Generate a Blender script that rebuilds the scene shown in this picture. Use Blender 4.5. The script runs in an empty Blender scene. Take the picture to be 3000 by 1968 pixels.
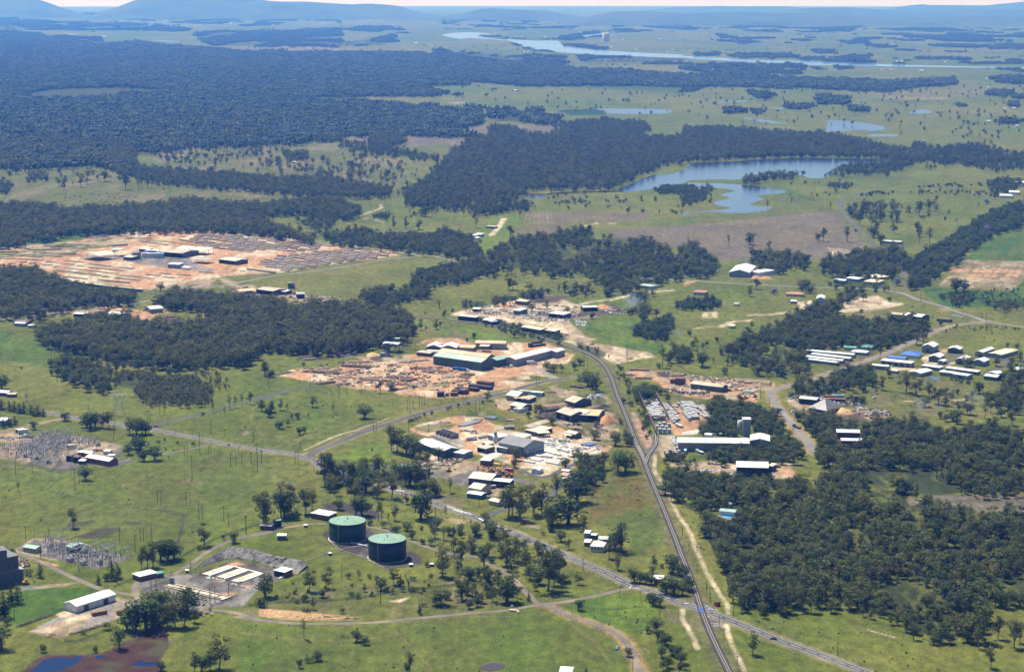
import bpy, math, random
import numpy as np
from mathutils import Vector
random.seed(7); rng = np.random.default_rng(7)
R = math.radians
scene = bpy.context.scene
# ------------------------------------------------------------------ camera, light, exposure
CAMZ, PITCH, FPX = 420.0, R(10.0), 5870.0
cam_d = bpy.data.cameras.new('camera'); cam = bpy.data.objects.new('camera', cam_d)
scene.collection.objects.link(cam); scene.camera = cam
cam.location = (0, 0, CAMZ); cam.rotation_euler = (R(90) - PITCH, 0, 0)
cam_d.sensor_width = 36.0; cam_d.lens = 36.0 * FPX / 3000.0
cam_d.clip_start = 1.0; cam_d.clip_end = 200000.0
SUN_EL, SUN_AZ = R(64), math.atan2(-0.60, 0.80)          # azimuth from +Y, clockwise
world = bpy.data.worlds.new('World'); scene.world = world; world.use_nodes = True
wn = world.node_tree; wn.nodes.clear()
sky = wn.nodes.new('ShaderNodeTexSky'); sky.sky_type = 'NISHITA'; sky.sun_disc = False
sky.sun_elevation = SUN_EL; sky.sun_rotation = SUN_AZ; sky.altitude = 400; sky.air_density = 1.0; sky.dust_density = 0.0; sky.ozone_density = 5.0
bg = wn.nodes.new('ShaderNodeBackground'); bg.inputs[1].default_value = 0.075
wo = wn.nodes.new('ShaderNodeOutputWorld')
wn.links.new(sky.outputs[0], bg.inputs[0]); wn.links.new(bg.outputs[0], wo.inputs[0])
sd = bpy.data.lights.new('sun', 'SUN'); sd.energy = 4.8; sd.angle = R(0.5); sd.color = (1.0, 0.955, 0.88)
sun = bpy.data.objects.new('sun', sd); scene.collection.objects.link(sun)
sv = Vector((math.sin(SUN_AZ) * math.cos(SUN_EL), math.cos(SUN_AZ) * math.cos(SUN_EL), math.sin(SUN_EL)))
sun.rotation_euler = sv.to_track_quat('Z', 'Y').to_euler(); sun.location = (0, 0, 600)
scene.view_settings.view_transform = 'Standard'; scene.view_settings.look = 'None'
scene.view_settings.exposure = 0.78; scene.view_settings.gamma = 1.0; scene.view_settings.use_curve_mapping = False
scene.cycles.volume_bounces = 0; scene.cycles.max_bounces = 6; scene.cycles.transparent_max_bounces = 8
scene.cycles.diffuse_bounces = 2; scene.cycles.glossy_bounces = 2; scene.cycles.transmission_bounces = 2
scene.cycles.volume_step_rate = 1.0; scene.cycles.volume_max_steps = 256
# ------------------------------------------------------------------ survey frame: sight lines to points on the (curved) earth
ER = 6.371e6
CP, SP = math.cos(PITCH), math.sin(PITCH)
TAGS = {'A': (0, 0, 2380 / 3000.), 'P': (0, 0, 1.)}
for i in range(3):
 TAGS['T%d' % (i + 1)] = (1000 * i, 0, 2.38); TAGS['T%d' % (i + 4)] = (1000 * i, 400, 2.38)
for i, x in enumerate((0, 700, 1400, 2200)):
 TAGS['M%d' % (i + 1)] = (x, 850, 2.975); TAGS['B%d' % (i + 1)] = (x, 1300, 2.336)
TAGS.update(N1=(1150, 1120, 6.8), N2=(1450, 1120, 5.95), N3=(1200, 1320, 4.76), N4=(1050, 970, 5.95), N5=(1850, 1120, 4.76),
   N6=(0, 1230, 5.95), N7=(0, 1550, 5.667), Q1=(1300, 860, 5.95), Q2=(1820, 1050, 4.958), Q3=(0, 660, 3.4), Q4=(650, 660, 3.967),
   Q5=(2330, 980, 3.552), Q6=(400, 1600, 4.76), Q7=(1600, 1500, 4.327), K=(960, 1500, 8.674))
def px(tag, x, y):
 ox, oy, s = TAGS[tag]; return ox + x / s, oy + y / s
def pts(s):
 """'M1 10,20 30,40 B2 5,6' -> list of survey points"""
 out, tag = [], 'P'
 for t in s.split():
  if ',' in t:
   a, b = t.split(','); out.append(px(tag, float(a), float(b)))
  else: tag = t
 return out
def ground(u, v, z=0.0):
 """point at height z above the curved ground seen along survey direction (u, v); arrays or scalars"""
 u = np.asarray(u, float); v = np.asarray(v, float)
 a = (u - 1500) / FPX; b = (984 - v) / FPX
 dx = a; dy = CP + b * SP; dz = -SP + b * CP
 h = CAMZ - z; k = (dx * dx + dy * dy) / (2 * ER)
 disc = np.maximum(dz * dz - 4 * k * h, 0)
 t = 2 * h / (-dz + np.sqrt(disc))
 x, y = t * dx, t * dy
 return x, y, z - (x * x + y * y) / (2 * ER)
def G(u, v, z=0.0):
 x, y, zz = ground(u, v, z); return Vector((float(x), float(y), float(zz)))
def zc(x, y): return -(x * x + y * y) / (2 * ER)
def project(x, y, z):
 zz = z - CAMZ
 d = y * CP - zz * SP; up = y * SP + zz * CP
 return 1500 + FPX * x / d, 984 - FPX * up / d, d
# ------------------------------------------------------------------ noise in numpy
def vnoise(x, y, seed=0):
 xi = np.floor(x).astype(np.int64); yi = np.floor(y).astype(np.int64)
 fx = x - xi; fy = y - yi; fx = fx * fx * (3 - 2 * fx); fy = fy * fy * (3 - 2 * fy)
 def h(a, b):
  n = (a * 374761393 + b * 668265263 + seed * 1442695041) & 0x7fffffff
  n = ((n ^ (n >> 13)) * 1274126177) & 0x7fffffff
  return ((n ^ (n >> 16)) & 0xffff) / 65535.0
 return (h(xi, yi) * (1 - fx) + h(xi + 1, yi) * fx) * (1 - fy) + (h(xi, yi + 1) * (1 - fx) + h(xi + 1, yi + 1) * fx) * fy
def fbm(x, y, seed=0, o=4):
 s = 0; a = 0.5; t = 0
 for i in range(o):
  s = s + a * vnoise(x * 2 ** i, y * 2 ** i, seed + i * 17); t += a; a *= 0.55
 return s / t
def inside(poly, U, V):
 c = np.zeros(U.shape, bool); n = len(poly)
 for i in range(n):
  x1, y1 = poly[i]; x2, y2 = poly[(i + 1) % n]
  if y1 == y2: continue
  m = ((y1 > V) != (y2 > V)); xs = (x2 - x1) * (V - y1) / (y2 - y1) + x1
  c ^= m & (U < xs)
 return c
def segdist(poly, U, V, closed=True):
 d = np.full(U.shape, 1e9); n = len(poly)
 for i in range(n if closed else n - 1):
  x1, y1 = poly[i]; x2, y2 = poly[(i + 1) % n]
  ex, ey = x2 - x1, y2 - y1; L = ex * ex + ey * ey + 1e-9
  t = np.clip(((U - x1) * ex + (V - y1) * ey) / L, 0, 1)
  d = np.minimum(d, (U - x1 - t * ex) ** 2 + (V - y1 - t * ey) ** 2)
 return np.sqrt(d)
# ------------------------------------------------------------------ materials
MC = {}
def nodes(m):
 m.use_nodes = True; t = m.node_tree; return t, t.nodes['Principled BSDF']
def mat(name, col, rough=0.7, noise=0.25, scale=0.5, metallic=0.0, ribs=0.0, bump=0.0, spec=0.3, dirt=None, transl=0.0):
 key = (name, col, rough, ribs)
 if key in MC: return MC[key]
 m = bpy.data.materials.new(name); t, b = nodes(m); N, L = t.nodes, t.links
 b.inputs['Roughness'].default_value = rough; b.inputs['Metallic'].default_value = metallic
 b.inputs['Specular IOR Level'].default_value = spec
 tc = N.new('ShaderNodeTexCoord'); n1 = N.new('ShaderNodeTexNoise'); n1.inputs['Scale'].default_value = scale; n1.inputs['Detail'].default_value = 6
 n1.inputs['Roughness'].default_value = 0.65
 L.new(tc.outputs['Object'], n1.inputs['Vector'])
 mr = N.new('ShaderNodeMapRange'); mr.inputs[1].default_value = 0.3; mr.inputs[2].default_value = 0.7
 mr.inputs[3].default_value = 1 - noise; mr.inputs[4].default_value = 1 + noise * 0.6
 L.new(n1.outputs[0], mr.inputs[0])
 mx = N.new('ShaderNodeMix'); mx.data_type = 'RGBA'; mx.blend_type = 'MULTIPLY'; mx.inputs[0].default_value = 1
 mx.inputs[6].default_value = (*col, 1); L.new(mr.outputs[0], mx.inputs[7])
 out = mx.outputs[2]
 if dirt:
  n2 = N.new('ShaderNodeTexNoise'); n2.inputs['Scale'].default_value = scale * 0.35; n2.inputs['Detail'].default_value = 5
  L.new(tc.outputs['Object'], n2.inputs['Vector'])
  cr = N.new('ShaderNodeMapRange'); cr.inputs[1].default_value = 0.52; cr.inputs[2].default_value = 0.66; L.new(n2.outputs[0], cr.inputs[0])
  m2 = N.new('ShaderNodeMix'); m2.data_type = 'RGBA'; L.new(cr.outputs[0], m2.inputs[0]); L.new(out, m2.inputs[6]); m2.inputs[7].default_value = (*dirt, 1)
  out = m2.outputs[2]
 L.new(out, b.inputs['Base Color'])
 if ribs:
  w = N.new('ShaderNodeTexWave'); w.inputs['Scale'].default_value = ribs; w.inputs['Distortion'].default_value = 0
  L.new(tc.outputs['Object'], w.inputs['Vector'])
  bp = N.new('ShaderNodeBump'); bp.inputs['Strength'].default_value = 0.25; bp.inputs['Distance'].default_value = 0.03
  L.new(w.outputs[0], bp.inputs['Height']); L.new(bp.outputs[0], b.inputs['Normal'])
 elif bump:
  bp = N.new('ShaderNodeBump'); bp.inputs['Strength'].default_value = 0.6; bp.inputs['Distance'].default_value = bump
  L.new(n1.outputs[0], bp.inputs['Height']); L.new(bp.outputs[0], b.inputs['Normal'])
 MC[key] = m; return m
COL = dict(white=(.66, .66, .64), cream=(.66, .56, .38), orange=(.62, .41, .21), green=(.30, .42, .33), teal=(.10, .30, .22), grey=(.34, .34, .33),
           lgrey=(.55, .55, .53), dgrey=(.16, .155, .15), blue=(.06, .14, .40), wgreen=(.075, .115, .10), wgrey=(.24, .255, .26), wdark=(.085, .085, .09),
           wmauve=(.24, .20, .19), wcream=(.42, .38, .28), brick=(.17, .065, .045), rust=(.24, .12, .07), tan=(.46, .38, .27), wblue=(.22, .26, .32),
           tile=(.40, .17, .09), black=(.025, .025, .03), wred=(.20, .045, .035), concrete=(.48, .46, .42), wwhite=(.62, .62, .60), yellow=(.55, .33, .03),
           red=(.42, .03, .03), machine=(.55, .22, .03), timber=(.36, .24, .13), pole=(.13, .105, .085), lblue=(.25, .45, .60), brown=(.12, .08, .055))
DIRTY = dict(white=(.60, .56, .48), cream=(.52, .40, .24), orange=(.5, .3, .15), rust=(.14, .07, .05), tan=(.3, .22, .15), grey=(.25, .22, .19), green=(.36, .44, .33))
def cmat(c, roof=False):
 return mat(('sheet_' if roof else 'paint_') + c, COL[c], 0.42 if roof else 0.75, 0.28 if roof else 0.25, 0.12 if roof else 0.4,
               ribs=1.3 if roof else 0.0, dirt=DIRTY.get(c) if roof else None, spec=0.4 if roof else 0.25)
# ------------------------------------------------------------------ mesh helpers
class MB:
 def __init__(s): s.v = []; s.f = []
 def quad(s, *p):
  n = len(s.v); s.v += [tuple(q) for q in p]; s.f.append(tuple(range(n, n + len(p)))); return s
 def box(s, x0, x1, y0, y1, z0, z1):
  n = len(s.v)
  s.v += [(x, y, z) for z in (z0, z1) for x, y in ((x0, y0), (x1, y0), (x1, y1), (x0, y1))]
  s.f += [tuple(n + i for i in f) for f in ((3, 2, 1, 0), (4, 5, 6, 7), (0, 1, 5, 4), (1, 2, 6, 5), (2, 3, 7, 6), (3, 0, 4, 7))]; return s
 def slab(s, a, b, c, d, t=0.15):
  """four top corners, thickness t downward"""
  n = len(s.v); P = [Vector(q) for q in (a, b, c, d)]
  s.v += [tuple(q) for q in P] + [(q.x, q.y, q.z - t) for q in P]
  s.f += [tuple(n + i for i in f) for f in ((0, 1, 2, 3), (7, 6, 5, 4), (0, 4, 5, 1), (1, 5, 6, 2), (2, 6, 7, 3), (3, 7, 4, 0))]; return s
 def bar(s, p, q, r=0.1, r2=None, n=5, cap=True):
  p, q = Vector(p), Vector(q); d = (q - p).normalized()
  a = d.orthogonal().normalized(); b = d.cross(a); r2 = r if r2 is None else r2; k = len(s.v)
  for c, rr in ((p, r), (q, r2)):
   for i in range(n):
    an = 2 * math.pi * i / n; s.v.append(tuple(c + (a * math.cos(an) + b * math.sin(an)) * rr))
  for i in range(n): s.f.append((k + i, k + (i + 1) % n, k + n + (i + 1) % n, k + n + i))
  if cap: s.f.append(tuple(k + n + i for i in range(n))); s.f.append(tuple(k + n - 1 - i for i in range(n)))
  return s
 def rev(s, prof, n=24, c=(0, 0)):
  k = len(s.v)
  for r, z in prof:
   for i in range(n):
    an = 2 * math.pi * i / n; s.v.append((c[0] + r * math.cos(an), c[1] + r * math.sin(an), z))
  for j in range(len(prof) - 1):
   for i in range(n): s.f.append((k + j * n + i, k + j * n + (i + 1) % n, k + (j + 1) * n + (i + 1) % n, k + (j + 1) * n + i))
  return s
 def mesh(s, name, m, smooth=False):
  me = bpy.data.meshes.new(name); me.from_pydata(s.v, [], s.f)
  if m: me.materials.append(m)
  if smooth: me.polygons.foreach_set('use_smooth', [True] * len(me.polygons))
  return me
C = scene.collection
def link(name, data, parent=None, loc=None, rz=None):
 o = bpy.data.objects.new(name, data); C.objects.link(o)
 if parent: o.parent = parent
 if loc is not None: o.location = loc
 if rz is not None: o.rotation_euler = (0, 0, rz)
 return o
def tag(o, label=None, cat=None, group=None, kind=None):
 if label: o['label'] = label
 if cat: o['category'] = cat
 if group: o['group'] = group
 if kind: o['kind'] = kind
 return o
def part(name, mb, m, parent, smooth=False): return link(name, mb.mesh(name, m, smooth), parent)
# ------------------------------------------------------------------ ground sheet
LUSH, OLIVE, STRAW = np.array((.060, .084, .0085)), np.array((.102, .102, .019)), np.array((.150, .124, .045))
def uspace():
 a = np.arange(-70, 3071, 3.5)
 l = [-6000, -3500, -2000, -1200, -700, -400, -220, -130]
 return np.array(l + list(a) + [3000 - q for q in reversed(l)])
US = uspace()
VS = np.array([18.35, 18.8, 19.6, 21, 23] + list(np.arange(25.5, 1990, 3.4)) + [2010, 2060, 2150, 2400])
UU, VV = np.meshgrid(US, VS)
GX, GY, GZ = ground(UU, VV)
DIST = np.hypot(GX, GY)
def base_colour(X, Y):
 d = np.hypot(X, Y)
 n1 = fbm(X / 260, Y / 420, 3); n2 = fbm(X / 60, Y / 110, 9); n3 = fbm(X / 900, Y / 1600, 21)
 # patchwork of fields
 ca, sa = math.cos(0.35), math.sin(0.35)
 rx = (X * ca + Y * sa) / 420 + 0.5 * n1; ry = (-X * sa + Y * ca) / 700 + 0.5 * n2
 cell = vnoise(np.floor(rx) * 1.0 + 0.0, np.floor(ry) * 1.0, 77)
 far = np.clip((d - 5200) / 3000, 0, 1)
 n4 = fbm(X / 16, Y / 34, 41, 3); s = 0.02 + 0.62 * n1 + 0.40 * n2 + 0.5 * (n3 - 0.5) + .30 * (n4 - .22)
 s = s * (1 - far) + far * (0.25 + 0.55 * cell + 0.3 * (n1 - 0.5))
 s = np.clip(s * 2.0 - 0.62, 0, 1.7)
 a = np.clip(s, 0, 1)[..., None]; b = np.clip(s - 1, 0, 1)[..., None]
 return (LUSH * (1 - a) + OLIVE * a) * (1 - b) + STRAW * b
GC = base_colour(GX, GY)
CLS = np.zeros(UU.shape, np.int32)
WN1 = (fbm(GX / 22, GY / 60, 31) - 0.5); WN2 = (fbm(GX / 22, GY / 60, 57) - 0.5); WN3 = fbm(GX / 9, GY / 22, 91)
DC = dict(orange=(.31, .178, .095), pale=(.38, .305, .205), tan=(.24, .182, .115), gravel=(.110, .098, .086), lgravel=(.175, .158, .135), dark=(.038, .032, .027), brown=(.108, .088, .050),
          concrete=(.42, .375, .30), lush=(.040, .078, .008), straw=(.122, .104, .040), olive=(.074, .079, .017), pink=(.29, .175, .12), wet=(.019, .042, .012), lime=(.078, .112, .011),
          rust=(.096, .074, .018), soil=(.066, .048, .034), drygrass=(.122, .102, .048), purple=(.105, .088, .060), weed=(.04, .02, .015), tankpad=(.048, .041, .037), green=(.060, .080, .013),
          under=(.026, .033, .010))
CLASSES = ['ground']
def blend(sl, w, col, c2=None, mix=0.5, sc=1.0):
 c = np.array(DC[col]); g = GC[sl]
 if c2:
  n = np.clip((fbm(GX[sl] / (14 * sc), GY[sl] / (40 * sc), 5) - (1 - mix)) * 7 + 0.5, 0, 1)[..., None]
  c = c * (1 - n) + np.array(DC[c2]) * n
 v = (0.86 + 0.28 * WN3[sl])[..., None]
 GC[sl] = g * (1 - w[..., None]) + c * v * w[..., None]
def area(P_, col, c2=None, mix=0.5, soft=4.0, warp=14.0, cls=None, alpha=1.0, sc=1.0):
 P_ = pts(P_) if isinstance(P_, str) else P_
 us = [p[0] for p in P_]; vs = [p[1] for p in P_]; mg = warp + soft
 i0, i1 = np.searchsorted(US, (min(us) - mg, max(us) + mg)); j0, j1 = np.searchsorted(VS, (min(vs) - mg, max(vs) + mg))
 if i1 <= i0 or j1 <= j0: return
 sl = (slice(j0, j1), slice(i0, i1)); U = UU[sl] + WN1[sl] * warp; V = VV[sl] + WN2[sl] * warp * 0.55
 d = segdist(P_, U, V); d = np.where(inside(P_, U, V), d, -d)
 w = np.clip(d / soft + 0.5, 0, 1) * alpha
 blend(sl, w, col, c2, mix, sc)
 if cls:
  if cls not in CLASSES: CLASSES.append(cls)
  c = CLS[sl]; c[(d > 0)] = CLASSES.index(cls); CLS[sl] = c
def verge(P_, col, wm, soft=3.0, alpha=0.8, off=0.0):
 """band of bare or worn ground along a line, width in metres"""
 P_ = pts(P_) if isinstance(P_, str) else P_
 us = [p[0] for p in P_]; vs = [p[1] for p in P_]
 i0, i1 = np.searchsorted(US, (min(us) - 60, max(us) + 60)); j0, j1 = np.searchsorted(VS, (min(vs) - 25, max(vs) + 25))
 if i1 <= i0 or j1 <= j0: return
 sl = (slice(j0, j1), slice(i0, i1)); x, y, _ = ground(np.array(us), np.array(vs))
 d = segdist(list(zip(x, y)), GX[sl] + WN1[sl] * 3, GY[sl] + WN2[sl] * 3, False)
 w = np.clip((wm - d) / soft + 0.5, 0, 1) * alpha * (0.45 + 0.75 * WN3[sl])
 blend(sl, np.clip(w, 0, 1), col)
LAND = []; FOOT = []
# ------------------------------------------------------------------ fields, yards, bare ground
area('T1 0,500 0,700 2380,700 2380,900 2380,500 T2 2380,660 2380,560 T2 1000,430 0,365 T1 2380,365 1200,320 0,290', 'wet', soft=8, alpha=.5)
area('T4 0,190 700,180 900,260 950,300 1200,330 1800,370 2380,410 T5 400,410 450,500 T4 2380,440 1900,460 1300,440 1000,480 300,480 0,460', 'olive', 'drygrass', .45, sc=5, alpha=.8)
area('T4 930,110 1500,60 1980,50 2380,0 T5 430,0 430,380 340,350 T4 2380,300 1800,270 1250,230', 'olive', 'drygrass', .5, sc=5, alpha=.8)
area('T2 80,945 400,938 905,963 840,1012 350,1026 130,1020', 'purple', warp=8, cls='ploughed_field')
area('T2 1190,868 1535,885 1530,945 1220,930', 'purple', warp=8, cls='ploughed_field')
area('T2 870,885 1010,868 1000,935 900,945', 'purple', warp=8, cls='ploughed_field')
area('T6 0,620 300,590 600,560 1060,520 1110,580 1210,660 1290,800 1000,865 500,865 200,865 0,765 T5 2380,790 2050,745 1900,700 1860,650 2080,630 2380,622', 'brown', 'purple', .5, sc=3, warp=10, cls='fallow_field')
area('T5 1290,530 1700,528 2130,535 2140,582 1780,600 1240,606', 'brown', 'olive', .4, sc=2, cls='fallow_field')
area('T5 1225,640 1560,606 1540,670 1300,720 1220,700', 'brown', 'olive', .4, sc=2, cls='fallow_field')
area('T6 600,300 1100,520 600,560 0,620 0,560 600,530 640,480', 'olive', 'lush', .5, sc=3, alpha=.7)
for k in range(9):
 verge('T6 %d,%d %d,%d %d,%d %d,%d' % (1015 + 24 * k, 775 + 2 * k, 1050 + 25 * k, 800 + 4 * k, 1035 + 26 * k, 835, 960 + 26 * k, 860), 'pale', 1.2, 1.5, .9)
for k in range(7): verge('T5 %d,%d %d,%d' % (1300 + 26 * k, 535, 1270 + 34 * k, 600), 'tan', 1.5, 2, .4)
for k in range(6): verge('T5 %d,%d %d,%d' % (1240 + 36 * k, 640, 1260 + 40 * k, 700), 'drygrass', 1.5, 2, .8)
verge('T6 20,626 300,602 640,565 1050,522', 'straw', 4, 3, .9)
area('T2 1500,770 1800,755 1860,800 1600,806', 'wet', warp=6); area('T3 1390,675 1880,682 1800,692 1400,690', 'tan', warp=4, alpha=.6)
area('T3 1300,700 1900,715 1500,722', 'wet', warp=5, alpha=.5); area('T3 1000,650 2380,600 2000,680 1500,690', 'drygrass', alpha=.5)
area('T2 740,715 860,715 800,728', 'tan', warp=4); area('T2 1200,115 1255,130 1215,128', 'tan', warp=2, alpha=.7)
area('T1 1450,325 2040,328 2380,322 2380,362 1750,358', 'drygrass', alpha=.8, warp=6)
area('T1 140,655 350,620 480,612 850,605 1150,625 1050,640 830,655 640,680 420,675 300,680', 'lime', 'straw', .5, warp=5, cls='forest_clearing')
area('T1 100,958 500,962 700,978 860,1008 850,1028 700,1005 400,985', 'green', warp=5)
area('T5 960,640 1130,540 1290,530 1180,700 1060,760 960,860', 'lime', warp=10, alpha=.8); verge('T5 1040,692 1080,655 1110,615 1135,572', 'pale', 5, 3, 1)
verge('T5 140,548 240,515 285,495 270,475', 'pale', 3, 3, .8); verge('T5 0,560 150,572 240,580 290,597', 'pale', 3, 3, .8); verge('T5 1700,622 1800,600 1920,608', 'pale', 4, 3, .8)
verge('T5 300,405 445,402', 'lush', 8, 4, .6)
area('T4 0,720 120,690 260,655 640,650 950,655 800,690 500,720 200,760 0,775', 'lush', 'wet', .35, warp=8, cls='wet_meadow')
Y = 'timber_yard'
area('Q3 0,225 500,185 800,150 900,110 1100,100 1300,72 1560,42 1760,45 2000,60 2380,80 Q4 120,110 450,130 850,168 1250,232 1500,268 1950,308 2070,350 1960,362 1700,395 1500,415 1200,458 900,505 700,545 400,565 0,600 Q3 2180,520 2050,575 1650,630 1480,645 1200,600 660,570 400,500 0,410',
     'orange', 'pale', .45, warp=10, cls=Y, sc=1.6)
area('Q3 0,230 500,195 800,165 1000,120 1250,110 1300,180 1000,230 780,250 760,290 400,290 0,300', 'olive', 'tan', .55, warp=10, cls=Y, sc=1.2)
for k, s in enumerate(('0,268 250,262 620,240 1000,215', '60,300 700,300', '380,190 940,200', '1240,120 1700,170 2000,200', '1000,560 1250,570', '560,450 1000,500')):
 verge('Q3 ' + s, 'green', 9, 6, .75)
for s in ('0,262 500,238 700,225', '0,350 640,330 900,350 1200,440', '900,370 1250,470 1520,540', '2200,320 1800,330 1650,400 1400,520'): verge('Q3 ' + s, 'orange', 7, 5, .9)
verge('Q4 500,430 700,340 1000,310 1450,265', 'orange', 9, 5, 1); verge('Q4 0,320 300,320 700,310', 'orange', 8, 5, 1)
area('Q3 790,325 900,300 1150,295 1300,330 1420,300 1600,310 1850,320 2000,400 2140,440 2100,462 1750,432 1600,410 1400,385 1200,345 1000,340', 'gravel', 'lgravel', .5, warp=8, cls=Y)
area('Q3 1480,640 2150,520 2330,560 2380,600 1900,650', 'tan', 'olive', .5, warp=8, cls=Y)
area('M1 470,203 600,190 780,180 900,152 1020,150 1200,175 1320,190 1500,172 1520,190 1350,215 1330,235 1480,262 1400,290 1250,270 1100,245 900,240 760,215', 'orange', 'pale', .4, warp=8, cls='log_yard')
area('M1 1380,225 1620,240 1580,268 1400,285', 'soil', warp=5); area('M1 1740,185 1850,205 1880,222 1800,225', 'tan', warp=4)
area('Q4 70,745 180,705 330,688 480,720 800,760 980,800 1160,815 1300,850 1500,895 1200,900 1000,905 700,850 600,840 450,860 150,805', 'tan', 'soil', .5, warp=10, cls='mill_yard')
area('Q4 960,800 1080,790 1150,830 1000,840', 'rust', warp=4)
Y = 'sawmill_yard'
area('M2 330,745 450,700 540,680 860,680 900,640 1080,600 1290,612 1500,560 1640,560 1700,480 1550,470 1640,425 1900,410 2060,470 2380,490 M3 0,470 250,455 420,455 600,462 700,500 750,540 840,560 780,640 560,640 560,680 640,740 700,775 640,800 300,850 0,905 M2 2200,895 1950,930 1700,938 1560,915 1400,905 1350,880 1200,870 1000,850 850,830 650,800 500,770',
     'orange', 'pale', .42, warp=10, cls=Y, sc=1.5)
area('N4 250,460 500,420 760,440 850,500 560,520 300,500', 'green', warp=8); area('M3 220,770 400,735 640,760 600,790 420,800 250,790', 'green', 'straw', .4, warp=8)
area('M3 330,750 430,740 460,770 340,785', 'pale', 'pink', .5, warp=5); area('M2 1500,800 1900,800 1800,830 1450,850', 'green', 'tan', .5, warp=10, alpha=.8)
area('M2 500,590 620,570 780,585 740,605 560,615', 'dark', warp=8); area('M2 700,540 1000,535 1050,560 900,590 760,560', 'gravel', warp=8)
area('M2 1000,580 1200,570 1500,590 1660,640 1480,640 1200,620', 'soil', 'tan', .6, warp=10, cls=Y)
area('M3 600,620 760,545 840,560 800,600 720,640', 'pale', 'orange', .5, warp=6)
verge('M2 1010,740 1260,705 1480,640', 'orange', 8, 6, .9); verge('M2 860,790 1100,640 1700,660 M3 0,760 400,700 540,690', 'orange', 7, 6, .8); verge('M3 440,680 540,690 600,730 670,780', 'lgravel', 4, 3, .9)
Y = 'concrete_works_yard'
area('N1 340,930 430,870 640,800 900,740 1200,680 1560,660 1800,700 2050,850 2380,900 N2 0,840 300,840 480,870 700,930 800,790 1050,760 1180,810 1600,950 1900,1040 2040,1120 1960,1200 1650,1270 1500,1480 1000,1488 500,1488 200,1400 N3 1350,180 1200,110 1000,60 600,0 N1 1650,1400 1400,1330 1100,1250 700,1080 400,980',
     'pale', 'orange', .52, warp=8, cls=Y)
area('N1 430,900 700,830 1000,800 1300,830 1150,930 700,1010 480,960', 'straw', 'olive', .6, warp=8, alpha=.85); area('N1 1450,690 1500,560 1900,560 2300,720 2200,800 1800,680', 'green', 'tan', .3, warp=8)
area('N1 1560,760 1800,740 2080,900 1900,1010 1620,960', 'orange', warp=8); area('N1 740,1080 900,1040 1300,1130 1500,1250 1300,1240', 'lgravel', warp=6)
area('N2 0,880 250,880 500,880 640,950 900,1010 1600,1060 1900,1120 1500,1400 900,1488 400,1488 600,1350 560,1200 860,1130 400,960 0,1000', 'concrete', 'pale', .45, warp=8, alpha=.9, cls=Y)
area('N3 1000,60 1400,180 1300,60 1250,0 960,0', 'concrete', warp=5, cls=Y); area('N3 1150,110 1300,60 1400,110 1300,160', 'olive', warp=5, alpha=.7)
area('N2 900,440 1280,395 1600,330 1750,340 2050,380 2160,560 2150,700 2100,900 1960,1040 1860,960 1640,940 1200,760 1000,700 700,620 760,520', 'soil', 'dark', .45, warp=8, cls='charcoal_yard')
area('N2 1800,330 2050,380 2050,520 1700,540 1480,440', 'dark', warp=8, cls='charcoal_yard'); area('N2 1650,800 2050,780 2000,1000 1880,1000 1860,900', 'pink', 'soil', .4, warp=8)
area('N2 0,290 100,265 320,300 620,350 880,380 900,420 640,380 560,430 600,520 200,480 0,440', 'tan', 'orange', .4, warp=6); area('N2 900,270 1000,170 1150,130 1260,170 1300,240 1100,330 700,330', 'tan', 'pale', .4, warp=8)
area('N2 1000,700 1200,640 1700,700 1650,820 1300,780', 'soil', 'tan', .5, warp=8, cls='charcoal_yard')
area('N3 240,300 400,210 560,150 720,120 900,150 1150,130 1480,330 1500,380 1790,455 1700,470 1480,440 1300,610 1180,640 1000,560 850,540 380,350 330,440 290,470 300,360', 'gravel', 'tan', .42, warp=6, cls='machinery_yard')
area('N3 130,90 560,40 720,90 700,160 400,200 130,260', 'pale', 'soil', .5, warp=6)
area('N3 280,640 420,600 700,650 800,780 640,770 480,740', 'brown', warp=5, alpha=.7); area('B3 330,530 430,560 420,585 330,560', 'tan', warp=4, alpha=.7)
area('Q1 100,370 250,310 420,280 640,240 900,200 1300,90 1700,40 1900,20 2200,150 2380,230 2380,330 2100,420 2380,640 M3 1000,460 1200,490 1500,548 1540,580 1380,605 1200,645 1000,560 780,440 740,370 600,320 380,290 340,310 180,270 0,220 Q1 600,400 240,385', 'tan', 'pale', .5, warp=8, cls='scrap_yard')
area('M3 420,70 560,45 800,50 700,100 520,120 440,110', 'soil', 'dark', .4, warp=8); area('M3 440,190 620,180 760,170 900,190 1100,210 1000,240 720,250 500,230', 'soil', 'tan', .4, warp=8); area('M3 880,170 1180,130 1270,170 1260,205 950,200', 'soil', warp=8)
area('M3 190,120 330,105 440,120 380,150 200,150', 'orange', warp=5); area('M3 680,180 840,190 860,215 760,225', 'orange', warp=5); area('M3 1040,125 1130,135 1190,165 1060,165', 'orange', warp=4)
for s in ('600,175 760,160 860,132 1000,100 1180,80 1330,45', '1500,18 1700,0', '200,200 380,250 560,300 760,370 1000,430', '780,440 1000,520 1250,600'): verge('M3 ' + s, 'pale', 5, 4, .9)
verge('M3 2120,315 2220,275 2380,262', 'pale', 5, 4, .9); verge('M3 1990,200 2060,190 2060,240 1980,235 1990,205', 'pale', 4, 3, .8); verge('M3 1880,335 2120,310', 'pale', 3, 3, .6); verge('M4 0,215 150,215 350,190', 'pale', 6, 4, .9)
area('Q2 50,190 160,160 420,180 700,190 1000,260 1500,300 1700,290 2100,310 2240,360 2230,420 2150,470 1980,460 2010,560 1980,640 1500,600 1250,590 950,555 750,495 640,470 560,370 450,320 60,260', 'tan', 'orange', .45, warp=8, cls='plank_yard')
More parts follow.
